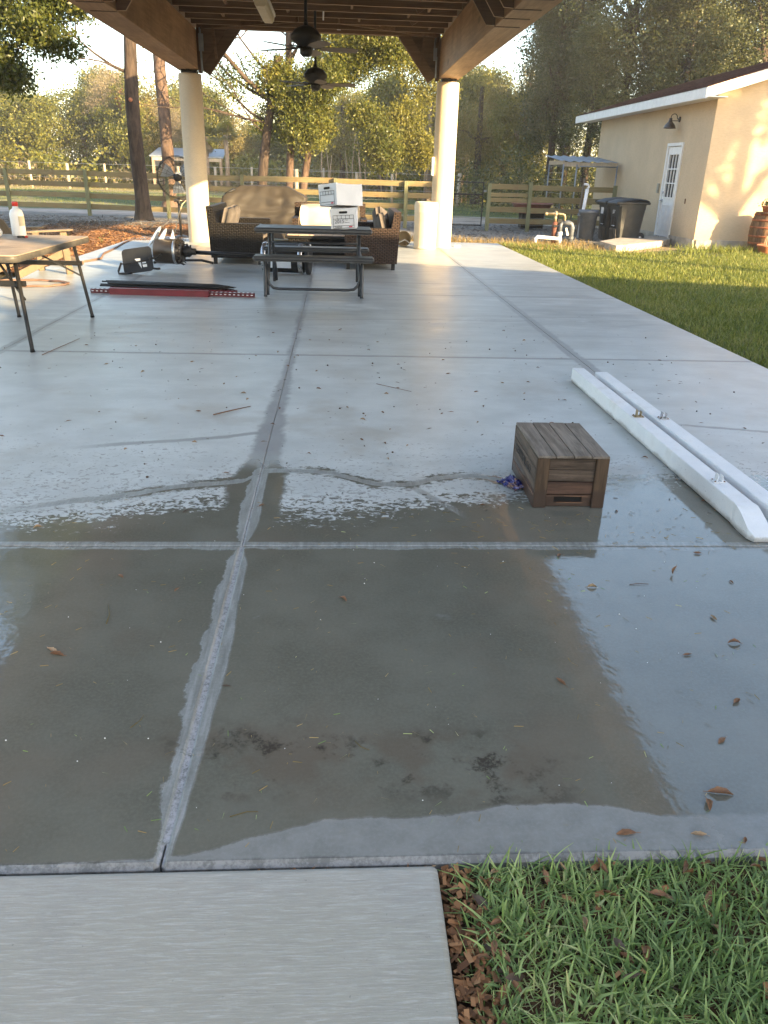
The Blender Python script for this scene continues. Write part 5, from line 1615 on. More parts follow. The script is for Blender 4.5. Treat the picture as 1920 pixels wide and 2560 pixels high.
for k in range(14):
    y = rr.uniform(-.08, .07); z = rr.uniform(.065, .11); a = rr.uniform(-.12, .06); L = rr.uniform(1.45, 1.62)
    m = MB().tube([(-L / 2 + a, y + rr.uniform(-.04, .04), z), (L / 2 - .15 + a, y, z - .01), (L / 2 + a, y + rr.uniform(-.03, .03), z - .02)], [.011, .011, .004], 6)
    m.build('rod', M['black_metal'], rb)

# ------------------------------------------------------------------ folding table with things on it
tb = tag(empty('folding_table', (-3.1, 7.78, 0)), 'worn tan folding table with black tube legs at the left edge', 'folding table')
HT = .80
def tabletop():
    pts = []
    x0, x1, y0, y1, r = -.62, .50, -1.03, 1.02, .06
    for cx, cy, a0 in ((x1 - r, y1 - r, 0), (x0 + r, y1 - r, 90), (x0 + r, y0 + r, 180), (x1 - r, y0 + r, 270)):
        for k in range(6):
            a = R(a0 + 90 * k / 5); pts.append((cx + r * math.cos(a), cy + r * math.sin(a)))
    MB().prism(pts, .006, T((0, 0, HT - .006))).build('table_top', M['table_top'], tb)
    n = len(pts)
    m = MB()
    vs = []
    for (g_, z) in ((-.012, HT - .0055), (.004, HT - .008), (.008, HT - .02), (.004, HT - .055), (-.012, HT - .06)):
        c = Vector((-.06, 0, 0))
        for (a, b) in pts:
            d = Vector((a, b, 0)) - c; d = d.normalized() * g_
            vs.append((a + d.x, b + d.y, z))
    fs = []
    for k in range(4):
        for i in range(n): fs.append((k * n + i, k * n + (i + 1) % n, (k + 1) * n + (i + 1) % n, (k + 1) * n + i))
    m.add(vs, fs, True); m.build('edge_band', M['table_edge'], tb)
tabletop()
for (fx, fy), (tx, ty) in (((.48, -.92), (.40, -.80)), ((.49, .82), (.40, .78)), ((-.24, .75), (-.30, .78)), ((-.24, -.9), (-.30, -.80))):
    MB().tube([(tx, ty, HT - .05), (fx, fy, .03), (fx + .002, fy, .0)], [.017, .017, .022], 10).build('leg', M['black_metal'], tb)
for s in (-1, 1):
    y = s * .79
    MB().box((.05, y, .55), (.82, .03, .045)).build('leg_brace', M['black_metal'], tb)
    MB().beam((.05, y - s * .42, HT - .05), (.44, y + s * .015, .42), .016, .016).build('diagonal_stay', M['black_metal'], tb)
    MB().beam((-.20, y - s * .42, HT - .05), (-.27, y + s * .015, .42), .016, .016).build('diagonal_stay', M['black_metal'], tb)
bo = tag(empty('bottle', (-3.245, 8.62, HT)), 'tall white plastic bottle with red cap on the folding table', 'bottle')
MB().lathe([(0, 0), (.062, 0), (.067, .012), (.067, .19), (.066, .21), (.055, .245), (.03, .262), (.025, .285), (0, .285)], 26).build('body', M['white_plastic'], bo)
MB().lathe([(0.0, .285), (.028, .283), (.029, .32), (.026, .325), (0, .325)], 18).build('cap', M['red_cap'], bo)
MB().lathe([(.0685, .10), (.0685, .19)], 12, arc=(R(-60), R(20))).build('label_patch', plain('faded_label', (.5, .45, .33), .6), bo)
bgm = MB()
for c, r in (((-.10, 0, .06), (.10, .08, .075)), ((.02, -.02, .045), (.075, .07, .055)), ((-.18, .02, .05), (.09, .08, .07))): bgm.sphere(c, r, 14, 10)
bg_ = bgm.build('plastic_bag', M['white_plastic'], None, (-3.42, 8.42, HT))
tag(bg_, 'small white plastic bag bunched on the folding table beside the bottle', 'bag')
ln_ = tag(empty('lighter', (-3.15, 8.40, HT), R(25)), 'small black and red lighter lying on the folding table', 'lighter')
MB().box((0, 0, .010), (.07, .022, .018), bev=.004).build('body', M['black_plastic'], ln_); MB().box((.048, 0, .010), (.03, .02, .018), bev=.004).build('tip', M['red_cap'], ln_)
for k, (x, y, L, a, lab) in enumerate(((-3.23, 7.42, .62, 66, 'longer dark rusty rod lying on the folding table'), (-3.20, 7.26, .52, 62, 'shorter dark rusty rod nearest the table edge'))):
    s_ = MB().tube([(-L / 2, 0, .012), (0, .008, .016), (L / 2, 0, .010)], .012, 7).build('iron_rod', M['rust'], None, (x, y, HT)); s_.rotation_euler = (0, 0, R(a))
    tag(s_, lab, 'rod')

# ------------------------------------------------------------------ taupe resin chair and hose behind the table
ch = tag(empty('garden_chair', (-4.42, 12.0, 0), R(-35)), 'taupe slatted garden chair standing behind the folding table', 'chair')
# sitter faces +Y locally
for k in range(5):
    x = -.22 + .11 * k
    hgt = .93 - .05 * abs(k - 2) ** 1.5
    m = MB()
    n = 7
    prof = [(-.042, 0), (.042, 0), (.042, .9), (.030, .96), (0, 1.0), (-.030, .96), (-.042, .9)]
    fan_ = (k - 2) * .035
    vs = []
    for dy in (0, .018):
        for a, b in prof: vs.append((x + a + fan_ * b, -.22 - .34 * b + dy, .28 + (hgt - .28) * b))
    m.add(vs, [tuple(range(n)), tuple(reversed(range(n, 2 * n)))] + [(i, (i + 1) % n, n + (i + 1) % n, n + i) for i in range(n)])
    m.build('back_slat', M['taupe_resin'], ch)
for k in range(5):
    MB().box((0, -.18 + .12 * k, .29 + .02 * k), (.52, .105, .02), bev=.004).build('seat_slat', M['taupe_resin'], ch)
for s in (-1, 1):
    m = MB().beam((s * .29, -.42, .05), (s * .29, .46, .33), .03, .10, up=(0, 0, 1), bev=.006); m.build('side_rail', M['taupe_resin'], ch)
    m = MB().beam((s * .32, .40, .0), (s * .32, .36, .60), .03, .11, up=(0, 1, 0), bev=.006); m.build('front_leg', M['taupe_resin'], ch)
    m = MB()
    top = [(-.055, -.42), (.05, -.42), (.075, .1), (.085, .42), (.05, .50), (-.03, .50), (-.06, .42), (-.055, .1)]
    m.prism([(s * .33 + a, b) for a, b in top], .022, T((0, 0, .60))); m.build('arm', M['taupe_resin'], ch)
MB().box((0, -.36, .52), (.66, .02, .08), bev=.004).build('back_rail', M['taupe_resin'], ch)
ch2 = MB()
ch2.beam((-4.62, 13.35, .03), (-4.02, 13.05, .045), .11, .03, bev=.01)
ch2.beam((-4.70, 13.3, .30), (-4.05, 13.02, .06), .05, .09, up=(0, 0, 1), bev=.01)
tag(ch2.build('loose_chair_part', M['taupe_resin'], None), 'loose taupe chair leg and board lying at the mulch edge', 'board')
pts = []
for k in range(60):
    t = k / 59
    a = t * 2 * math.pi * 2.2
    pts.append((-4.15 + .55 * math.cos(a) * (1 - .25 * t) + .1 * t, 11.0 + .33 * math.sin(a) * (1 - .2 * t), .016 + .004 * math.sin(9 * a)))
tag(MB().tube(pts, .013, 6).build('garden_hose', M['hose'], None), 'orange-brown garden hose coiled on sunlit concrete under the table', 'hose')
pts = [(-4.45, 18.4, .02), (-4.42, 17.3, .015), (-4.30, 16.2, .015), (-4.22, 15.0, .015), (-4.05, 14.2, .015), (-4.2, 13.6, .015)]
tag(MB().tube(pts, .016, 6).build('edge_hose', M['hose'], None), 'brown hose running along the mulch edge of the patio', 'hose')

# ------------------------------------------------------------------ pedestal drum fan by the left column
sf = tag(empty('pedestal_fan', (-3.62, 19.28, -.03), R(18)), 'black pedestal fan with round wire cage beside the left column', 'fan')
MB().lathe([(0, 0), (.30, 0), (.30, .015), (.12, .05), (.05, .07), (0, .07)], 28).build('base', M['black_metal'], sf)
MB().tube([(0, 0, .05), (0, 0, .86)], .028, 10).build('pole', M['black_metal'], sf)
MB().lathe([(.045, 0), (.045, .06)], 14, T((0, 0, .74))).build('clamp', M['black_plastic'], sf)
m = MB(); m.tube([(-.1, 0, .80), (.14, 0, .80)], .03, 8); m.build('yoke', M['bronze'], sf)
RXF = T((0, 0, 1.29)) @ Matrix.Rotation(math.pi / 2, 4, 'X')
MB().lathe([(0, -.10), (.07, -.09), (.09, -.02), (.09, .10), (.06, .14), (0, .14)], 20, RXF).build('motor', M['black_plastic'], sf)
MB().box((.02, -.12, 1.36), (.12, .02, .06)).build('badge', M['white_plastic'], sf)
m = MB()
for rr_, yy in ((.42, -.06), (.42, .06), (.44, .0), (.25, -.10), (.25, .10)):
    m.tube([(rr_ * math.cos(2 * math.pi * k / 36), yy, 1.29 + rr_ * math.sin(2 * math.pi * k / 36)) for k in range(36)], .006 if rr_ > .4 else .003, 6, closed=True)
for k in range(24):
    a = 2 * math.pi * k / 24
    for sgn in (-1, 1):
        m.tube([(.09 * math.cos(a), sgn * .12, 1.29 + .09 * math.sin(a)), (.25 * math.cos(a), sgn * .10, 1.29 + .25 * math.sin(a)), (.42 * math.cos(a), sgn * .06, 1.29 + .42 * math.sin(a))], .003, 4)
m.build('cage', M['black_metal'], sf)
for k in range(3):
    a0 = 2 * math.pi * k / 3 + .5
    vs = []
    for r_, da, wd in ((.08, 0, .25), (.22, .05, .5), (.36, .1, .42)):
        vs += [(r_ * math.cos(a0 + da - wd), -.03, 1.29 + r_ * math.sin(a0 + da - wd)), (r_ * math.cos(a0 + da + wd), .04, 1.29 + r_ * math.sin(a0 + da + wd))]
    m = MB().add(vs + [(a, b + .004, c) for a, b, c in vs], [(0, 1, 3, 2), (2, 3, 5, 4), (6, 8, 9, 7), (8, 10, 11, 9)]); m.build('blade', M['galv'], sf)
tag(MB().tube([(-3.45, 19.2, .78), (-3.5, 19.0, .70), (-3.58, 18.85, .45), (-3.62, 18.7, .2), (-3.66, 18.5, .03), (-3.5, 18.0, .012), (-3.3, 17.6, .012)], .012, 6).build('fan_cord', M['cord'], None), 'pale power cord hanging from the pedestal fan to the slab', 'cord')

# ------------------------------------------------------------------ receptacle, bucket
rc = tag(empty('receptacle', (1.83, 17.62, 0)), 'cream cylindrical trash receptacle standing against the right column', 'trash bin')
MB().lathe([(0, 0), (.235, 0), (.245, .02), (.245, .045), (.232, .06), (.238, .10), (.246, .72), (.250, .74), (.247, .75), (.252, .86), (.245, .91), (.225, .935), (.195, .935), (.175, .91), (.17, .86), (.17, .5), (0, .5)], 44).build('shell', M['bin_beige'], rc)
MB().lathe([(0, .72), (.168, .72)], 30).build('dark_liner', M['dark_hole'], rc)
bk = tag(empty('bucket', (1.40, 17.98, .165)), 'beige bucket lying on its side between loveseat and receptacle', 'bucket')
bk.rotation_euler = (R(86), 0, R(-6))
MB().lathe([(0, -.30), (.125, -.30), (.150, -.02), (.163, -.015), (.163, .0), (.150, .0), (.147, -.02), (.122, -.285), (0, -.285)], 30).build('shell', M['bucket'], bk)
MB().tube([(.13, -.08, .01), (.03, -.02, .03), (-.12, .05 - .14, .02)], .012, 8).build('grip', M['white_plastic'], bk)
MB().tube([(-.12, -.09, .02), (-.15, -.12, .03), (-.16, -.15, .0), (-.18, -.12, -.02), (-.15, -.10, .03), (-.17, -.16, .03)], .014, 7).build('rope', M['rope'], bk)
tag(MB().box((2.62, 18.25, .018), (.16, .05, .035), Matrix.Rotation(R(12), 3, 'Z'), bev=.008).build('white_tube', M['white_plastic'], None), 'small white tube lying on the slab beside the right column', 'tube')

# ------------------------------------------------------------------ wooden crate
cr = tag(empty('wooden_crate', (1.133, 3.775, 0), R(-.6)), 'upturned brown wooden crate standing in the puddle', 'crate')
CW, CD, CH = .352, .545, .272
px = .030
# corner battens on the two ends
for sy in (-1, 1):
    for sx in (-1, 1):
        w_ = .062
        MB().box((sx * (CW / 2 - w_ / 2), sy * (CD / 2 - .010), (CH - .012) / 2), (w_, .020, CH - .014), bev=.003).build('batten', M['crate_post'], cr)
# bottom boards (now on top), running front to back
for k in range(4):
    w_ = CW / 4
    dz = random.uniform(-.0015, .0015)
    MB().box((-CW / 2 + w_ * (k + .5), random.uniform(-.003, .003), CH - .006 + dz), (w_ - .004, CD + .004, .013), bev=.002).build('board', M['crate_top'], cr)
# end boards
eh = [(.003, .062), (.066, .128), (.132, .190), (.194, .257)]
for sy in (-1, 1):
    for q, (z0, z1) in enumerate(eh):
        y = sy * (CD / 2 - .026 + random.uniform(-.002, .002))
        mat = M['crate_end'] if q > 1 else M['crate_wet']
        if q == 0:
            # slot for the hand: four pieces round an opening
            m = MB()
            a, b, c, d = -.070, .070, .024, .052
            m.box((0, y, (z0 + c) / 2), (CW - .06, .012, c - z0)); m.box((0, y, (d + z1) / 2), (CW - .06, .012, z1 - d))
            m.box(((-CW / 2 + .03 + a) / 2, y, (c + d) / 2), (a + CW / 2 - .03, .012, d - c)); m.box(((CW / 2 - .03 + b) / 2, y, (c + d) / 2), (CW / 2 - .03 - b, .012, d - c))
            m.build('board', mat, cr)
            if sy < 0:
                m = MB(); m.box((0.01, y - .0065, c - .002), (.13, .002, .004)); m.box((.04, y - .0065, d + .003), (.12, .002, .003), Matrix.Rotation(R(2), 3, 'Y')); m.build('split_edge', M['stick'], cr)
        else:
            MB().box((0, y, (z0 + z1) / 2), (CW - .05, .012, z1 - z0), bev=.002).build('board', mat, cr)
for sx in (-1, 1):
    for q, (z0, z1) in enumerate(((.003, .066), (.070, .130), (.134, .196), (.200, .257))):
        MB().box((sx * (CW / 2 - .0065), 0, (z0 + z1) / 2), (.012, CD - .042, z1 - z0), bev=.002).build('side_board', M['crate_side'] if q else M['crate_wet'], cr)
MB().box((0, 0, .12), (CW - .04, CD - .08, .2)).build('inside', M['dark_hole'], cr)
M['stamp'] = plain('faded_black_stamp', (.028, .026, .026), .7, var=.4, scale=40)
t = link('stamped_lettering', text_mesh('CENTRAL CO', .060, M['stamp']), cr, (-CW / 2 - .0015, .215, .138))
t.rotation_euler = (math.pi / 2, 0, -math.pi / 2)
# crumpled snack wrapper by the crate
def wrapper():
    n = 26
    vs = []; fs = []
    for i in range(n + 1):
        for j in range(n + 1):
            u, v = i / n - .5, j / n - .5
            x = u * .15; y = v * .10
            z = .010 + .045 * math.exp(-(u * u * 9 + v * v * 12)) + .016 * mnoise.noise(Vector((u * 7, v * 7, 1))) + .010 * mnoise.noise(Vector((u * 17, v * 17, 4)))
            z = max(z, .003)
            vs.append((x + .012 * mnoise.noise(Vector((v * 8, u * 8, 9))), y + .012 * mnoise.noise(Vector((u * 8, v * 8, 12))), z))
    for i in range(n):
        for j in range(n):
            a = i * (n + 1) + j; fs.append((a, a + n + 1, a + n + 2, a + 1))
    o = MB().add(vs, fs, False).build('snack_wrapper', M['foil'], None, (.915, 3.80, 0), R(-62))
    tag(o, 'crumpled shiny blue snack wrapper against the wooden crate', 'wrapper')
wrapper()

# ------------------------------------------------------------------ white vinyl posts
def vpost(x0, y0, y1, label, tabs, slope):
    root = tag(empty('vinyl_post', (x0, y0, 0), R(.35)), label, 'post', 'white posts lying on the patio')
    W_, H_ = .096, .105
    L = y1 - y0
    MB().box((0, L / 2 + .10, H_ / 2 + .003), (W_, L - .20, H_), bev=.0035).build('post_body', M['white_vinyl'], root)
    # chipped, sloping near end
    m = MB()
    w = W_ / 2
    vs = [(-w, .20, .003), (w, .20, .003), (w, .20, H_ + .003), (-w, .20, H_ + .003),
          (-w - .004, .17, .006), (w + .004, .17, .006), (w + .004, .17, H_ + .001), (-w - .004, .17, H_ + .001),
          (-w - .003, .13, -.0), (w + .003, .13, .0), (w + .003, .13, H_ - .012), (-w - .003, .13, H_ - .012),
          (-w - .008, .03, .004), (w + .006, .03, .004), (w + .006, .03, H_ - .055), (-w - .008, .03, H_ - .055),
          (-w + .01, -.01, .004), (w - .004, -.01, .004), (w - .004, -.01, .028), (-w + .01, -.01, .028)]
    fs = [(16, 17, 18, 19)]
    for k in range(4):
        for i in range(4): fs.append((k * 4 + i, k * 4 + (i + 1) % 4, k * 4 + 4 + (i + 1) % 4, k * 4 + 4 + i))
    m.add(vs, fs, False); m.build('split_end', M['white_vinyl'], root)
    for ty, mat in tabs:
        m = MB().box((0.0, ty - y0, H_ + .006), (.062, .05, .004)); m.box((-.012, ty - y0, H_ + .026), (.003, .035, .042)); m.box((.014, ty - y0, H_ + .022), (.003, .03, .034))
        m.build('rail_bracket', M[mat], root)
        m = MB()
        for sx in (-1, 1):
            for sy in (-1, 1): m.sphere((sx * .024, ty - y0 + sy * .017, H_ + .009), .0045, 8, 4)
        m.build('screw', M['stick'], root)
vpost(1.917, 3.12, 6.08, 'white vinyl post lying on concrete, nearer the crate, chipped near end', ((4.74, 'brass'), (3.60, 'white_vinyl')), 0)
vpost(2.066, 3.0, 5.96, 'white vinyl post lying parallel, farther from the crate', ((4.70, 'steel'),), 0)
# ------------------------------------------------------------------ foliage builders
def leaf_cloud(centers, sig, n_per, L, w, seed, droop=0.25, flat=0.75, tint_shift=0.0):
    """many leaf-sized diamonds gathered in clumps -> V, F, tint"""
    r = np.random.default_rng(seed)
    C = np.repeat(np.asarray(centers, float), n_per, axis=0)
    S = np.repeat(np.asarray(sig, float), n_per)[:, None]
    N = len(C)
    P = C + r.normal(size=(N, 3)) * S * np.array([1, 1, flat])
    d = r.normal(size=(N, 3)); d[:, 2] -= droop
    d /= np.linalg.norm(d, axis=1, keepdims=True)
    q = r.normal(size=(N, 3)); q[:, 2] += .6
    u = np.cross(d, q); u /= np.linalg.norm(u, axis=1, keepdims=True)
    l = L * r.uniform(.6, 1.25, (N, 1)); ww = w * r.uniform(.7, 1.2, (N, 1))
    nrm = np.cross(u, d)
    V0 = P; V1 = P + d * l * .5 + u * ww - nrm * ww * .25; V2 = P + d * l; V3 = P + d * l * .5 - u * ww - nrm * ww * .25
    V_ = np.stack([V0, V1, V2, V3], 1).reshape(-1, 3)
    F_ = np.arange(4 * N).reshape(N, 4)
    ct = np.repeat(r.uniform(0, 1, len(centers)), n_per)
    t = np.clip(ct * .55 + r.uniform(0, .55, N) + tint_shift, 0, 1)
    return V_, F_, t

def crown_centers(seed, n, shape, lobes=7, shell=.55, hollow=0.0):
    """clump centres inside an uneven crown: a few lobes round the middle. shape=(rx,ry,rz), centre at origin"""
    r = np.random.default_rng(seed)
    out = []
    lob = []
    for k in range(lobes):
        a = r.uniform(0, 2 * math.pi); e = r.uniform(-.8, .95)
        q = r.uniform(.35, .75)
        lob.append((np.array([math.cos(a) * math.sqrt(1 - e * e * .8) * q, math.sin(a) * math.sqrt(1 - e * e * .8) * q, e * q]), r.uniform(.28, .5)))
    while len(out) < n:
        c, rad = lob[r.integers(len(lob))]
        v = r.normal(size=3); v /= np.linalg.norm(v)
        rr_ = rad * (1 - (1 - shell) * r.random() ** 1.5) if r.random() < .8 else rad * r.random()
        p = c + v * rr_
        out.append(p * np.array(shape))
    return np.array(out)

def branch_tubes(m, base, tops, r0, seed, twig=False):
    r = random.Random(seed)
    for t in tops:
        a, b = Vector(base), Vector(t)
        mid = a.lerp(b, .5) + Vector((r.uniform(-.12, .12), r.uniform(-.12, .12), r.uniform(.0, .2))) * (b - a).length
        q = a.lerp(b, .25).lerp(mid, .4)
        m.tube([a, q, mid, b], [r0, r0 * .75, r0 * .5, r0 * .15], 6, cap=False)

CROWNS = {}
def crown_proto(key, mat, seed, n, per, sig, L, w, lobes=8, flat=.75, droop=.25, shape=(1, 1, 1), shift=0):
    C = crown_centers(seed, n, (1, 1, 1), lobes)
    C = C * np.array(shape)
    S = np.full(n, sig) * np.random.default_rng(seed + 5).uniform(.7, 1.3, n)
    Vv, F, t = leaf_cloud(C, S, per, L, w, seed + 1, droop, flat, shift)
    CROWNS[key] = (np_mesh('crown', Vv, F, M[mat], attr=t), C)
# unit crowns (radius about 1), scaled per tree
crown_proto('oak0', 'leaf_oak', 3, 330, 60, .085, .050, .017, 10)
crown_proto('oak1', 'leaf_oak', 8, 330, 60, .085, .050, .017, 12, shape=(1, 1, 1.1))
crown_proto('oak2', 'leaf_oak', 13, 300, 60, .09, .052, .018, 9)
crown_proto('dark0', 'leaf_dark', 21, 620, 46, .085, .046, .017, 20, shape=(1, 1, 2.0))
crown_proto('dark1', 'leaf_dark', 28, 560, 46, .085, .046, .017, 18, shape=(1, 1, 2.1))
crown_proto('gold0', 'leaf_gold', 31, 300, 55, .085, .046, .012, 12)
crown_proto('gold1', 'leaf_gold', 37, 280, 55, .09, .046, .012, 9)
crown_proto('sparse', 'leaf_oak', 81, 460, 50, .06, .055, .020, 13)
crown_proto('tan0', 'leaf_tan', 41, 240, 55, .10, .060, .006, 12, droop=.8)

def trunk_mesh(h, r0, lean, seed, n=9, flare=1.35, bend=.03):
    rr_ = random.Random(seed)
    pts = []; rs = []
    for k in range(n + 1):
        t = k / n
        pts.append((lean[0] * h * t + rr_.uniform(-bend, bend) * h * .12 * min(t * 4, 1), lean[1] * h * t + rr_.uniform(-bend, bend) * h * .12 * min(t * 4, 1), h * t - .1))
        rs.append(r0 * ((flare - 1) * max(0, 1 - t * 9) + 1 - .55 * t))
    return pts, rs

def tree(name, x, y, h, crown, cs, cz, label, cat='tree', group=None, r0=.18, lean=(0, 0), bark_='bark_oak', seed=1, crown2=None, limbs=6, z=-.06, rz=None):
    root = tag(empty(name, (x, y, z)), label, cat, group)
    pts, rs = trunk_mesh(h, r0, lean, seed)
    m = MB().tube(pts, rs, 10, cap=False)
    me, C = CROWNS[crown]
    rr_ = random.Random(seed)
    rz = rr_.uniform(0, 6.28) if rz is None else rz
    cpos = Vector((lean[0] * cz, lean[1] * cz, cz))
    Mx = Matrix.Rotation(rz, 3, 'Z')
    tops = []
    for k in range(limbs):
        c = Mx @ Vector(C[rr_.randrange(len(C))])
        tops.append(cpos + Vector((c.x * cs[0], c.y * cs[1], c.z * cs[2])) * .85)
    bp = Vector(pts[int(len(pts) * .55)])
    branch_tubes(m, bp, tops, r0 * .5, seed)
    m.build('trunk', M[bark_], root)
    c = link('crown', me, root, cpos, rz); c.scale = cs
    if crown2:
        for (key, off, s2) in crown2:
            c = link('crown', CROWNS[key][0], root, cpos + Vector(off), rr_.uniform(0, 6.28)); c.scale = s2
    return root

# ------------------------------------------------------------------ the treeline beyond the pasture
TL = 'trees in the far treeline'
rt = random.Random(3)
far = [
    # x, y, h, crown, scale(xy), scale z, colour word
    (-31, 66, 6.5, 'oak0', 4.4, 3.4), (-26.5, 70, 7.0, 'oak1', 4.2, 3.8), (-23.2, 64, 5.6, 'oak2', 3.6, 3.0), (-20.0, 69, 6.5, 'oak0', 3.8, 3.5),
    (-17.6, 72, 8.2, 'gold1', 3.0, 3.4), (-15.6, 65, 6.8, 'oak1', 3.0, 3.6), (-12.9, 66, 7.4, 'gold0', 2.8, 3.6), (-11.2, 71, 7.2, 'oak2', 2.9, 3.3),
    (-9.2, 76, 6.4, 'gold1', 2.9, 3.0), (-6.6, 80, 5.6, 'oak0', 3.0, 2.7), (-4.0, 74, 4.8, 'oak1', 3.0, 2.7), (-1.2, 72, 6.2, 'oak2', 3.2, 3.4), (1.6, 70, 7.5, 'oak0', 3.2, 3.8),
    (4.2, 64, 7.3, 'oak1', 2.8, 3.7), (6.3, 60, 6.9, 'gold0', 2.3, 3.5), (8.4, 58, 7.6, 'oak2', 2.5, 3.7), (10.0, 52, 7.0, 'gold1', 2.3, 3.6), (7.6, 47, 6.6, 'gold0', 2.1, 3.4), (5.2, 50, 6.2, 'gold1', 2.1, 3.2), (2.6, 53, 6.6, 'oak2', 2.3, 3.4), (0.2, 57, 6.4, 'gold0', 2.2, 3.2), (9.6, 45, 5.6, 'oak0', 1.8, 2.9), (12.3, 57, 8.6, 'gold0', 2.6, 4.0),
    (-35.5, 72, 8.0, 'oak2', 4.4, 4.0), (-29, 80, 8.6, 'gold0', 3.8, 4.2), (-22, 82, 9.6, 'oak2', 3.9, 4.2), (-14.2, 84, 9.4, 'oak0', 3.4, 4.2), (5.5, 84, 9.8, 'oak1', 4.2, 4.6), (-0.2, 90, 8.6, 'gold1', 3.6, 4.0), (11.5, 78, 11.0, 'oak0', 4.2, 5.0),
]
words = {'oak0': 'bushy green tree with a broad uneven crown in the sunlit far treeline', 'oak1': 'tall green tree with a rounded crown in the sunlit far treeline', 'oak2': 'loose yellow-green tree in the sunlit far treeline',
         'gold0': 'golden yellow thin-leaved tree in the sunlit far treeline', 'gold1': 'pale golden loose tree in the sunlit far treeline'}
ORD = 'leftmost second third fourth fifth sixth seventh eighth ninth tenth eleventh twelfth thirteenth fourteenth fifteenth sixteenth seventeenth eighteenth nineteenth twentieth'.split() + ['twenty-' + w_ for w_ in 'first second third fourth fifth sixth seventh eighth ninth'.split()] + ['thirtieth']
def place_words(rows):
    o = sorted(range(len(rows)), key=lambda i: rows[i][0] / rows[i][1])
    return {i: (ORD[n] if n == 0 else ORD[n] + ' from the left') for n, i in enumerate(o)}
fi = [i for i, t_ in enumerate(far) if t_[1] < 73]; bi = [i for i, t_ in enumerate(far) if t_[1] >= 73]
pw1 = place_words([far[i] for i in fi]); pw2 = place_words([far[i] for i in bi])
short = {'oak0': 'bushy green tree', 'oak1': 'rounded green tree', 'oak2': 'loose yellow-green tree', 'gold0': 'thin golden tree', 'gold1': 'pale golden tree'}
far_lab = {}
for n, i in enumerate(fi): far_lab[i] = '%s, %s in the front row of the far treeline' % (short[far[i][3]], pw1[n])
for n, i in enumerate(bi): far_lab[i] = 'taller %s, %s in the back row of the far treeline' % (short[far[i][3]], pw2[n])
for k, (x, y, h, cr_, s, sz) in enumerate(far):
    tree('far_tree', x, y, h * .9, cr_, (s, s, sz), h * .60, far_lab[k], group=TL, r0=.16 + h * .012, seed=100 + k, bark_='bark_pale' if k % 3 == 0 else 'bark_oak')
tree('bare_tree', -16.9, 68, 7.8, 'tan0', (2.8, 2.8, 2.6), 6.4, 'bare tan-twigged tree hung with moss above the left treeline', group=None, r0=.2, seed=301, bark_='bark_pale', crown2=[('gold0', (.6, .5, -1.5), (2.2, 2.2, 1.8))])
tree('bare_tree', -12.4, 64, 5.6, 'tan0', (1.7, 1.7, 1.9), 4.4, 'smaller bare mossy tree left of the thick shaded trunk', r0=.16, seed=302, bark_='bark_pale')
tree('bare_tree', 9.0, 62, 7.9, 'tan0', (2.0, 2.0, 2.4), 6.3, 'bare pinkish twiggy tree rising behind the right column', r0=.16, seed=303, bark_='bark_pale', crown2=[('gold1', (0, 0, -2.0), (2.0, 2.0, 2.2))])
tree('rusty_tree', -15.3, 67.5, 5.0, 'tan0', (.01, .01, .01), 4.5, 'small tree with a clump of rust-red dead leaves in the left treeline', r0=.1, seed=304)
C = crown_centers(77, 40, (.8, .8, 1.0), 4)
Vv, F, t = leaf_cloud(C, np.full(40, .16), 40, .22, .07, 78)
link('crown', np_mesh('crown', Vv, F, M['leaf_rust'], attr=t), bpy.data.objects['rusty_tree'], (0, -3.0, 5.4))
# undergrowth along the foot of the treeline, one mass nobody could count
C = []
ru = np.random.default_rng(5)
for k in range(900):
    x = ru.uniform(-42, 20); y = ru.uniform(60, 76) if x < 4 else ru.uniform(50, 66)
    C.append((x, y, abs(ru.normal(0, .75)) + .2))
for k in range(800):
    x = ru.uniform(-44, 30); C.append((x, ru.uniform(84, 100), abs(ru.normal(0, 3.2)) + .5))
C = np.array(C)
Vv, F, t = leaf_cloud(C, np.where(C[:, 1] > 80, 1.1, .5), 60, .34, .10, 6, .1, .8)
tag(link('undergrowth', np_mesh('undergrowth', Vv, F, M['leaf_oak'], attr=t)), kind='stuff')
C = np.array([(ru.uniform(-40, 12), ru.uniform(58, 72), abs(ru.normal(0, .35)) + .1) for k in range(500)])
Vv, F, t = leaf_cloud(C, np.full(500, .4), 40, .40, .03, 9, -1.0, .8)
tag(link('dry_brush', np_mesh('dry_brush', Vv, F, M['leaf_tan'], attr=t)), kind='stuff')
C = np.array([(ru.uniform(6.0, 16), ru.uniform(35, 46), abs(ru.normal(0, 1.0)) + .2) for k in range(260)])
Vv, F, t = leaf_cloud(C, np.full(260, .36), 60, .13, .045, 7, .1, .8)
tag(link('thicket', np_mesh('thicket', Vv, F, M['leaf_dark'], attr=t)), kind='stuff')
# pale saplings in front of the right-hand wood
for k in range(26):
    x = ru.uniform(-1.0, 9.5); y = ru.uniform(46, 56)
    h = ru.uniform(1.8, 3.8)
    m = MB().tube([(0, 0, -.1), (ru.uniform(-.2, .2), 0, h * .5), (ru.uniform(-.3, .3), .1, h)], [.055, .04, .015], 6)
    tag(m.build('sapling', M['bark_pale'], None, (x, y, 0)), 'pale leafless sapling stem in the thicket beyond the fence', 'sapling', 'sapling stems beyond the fence')

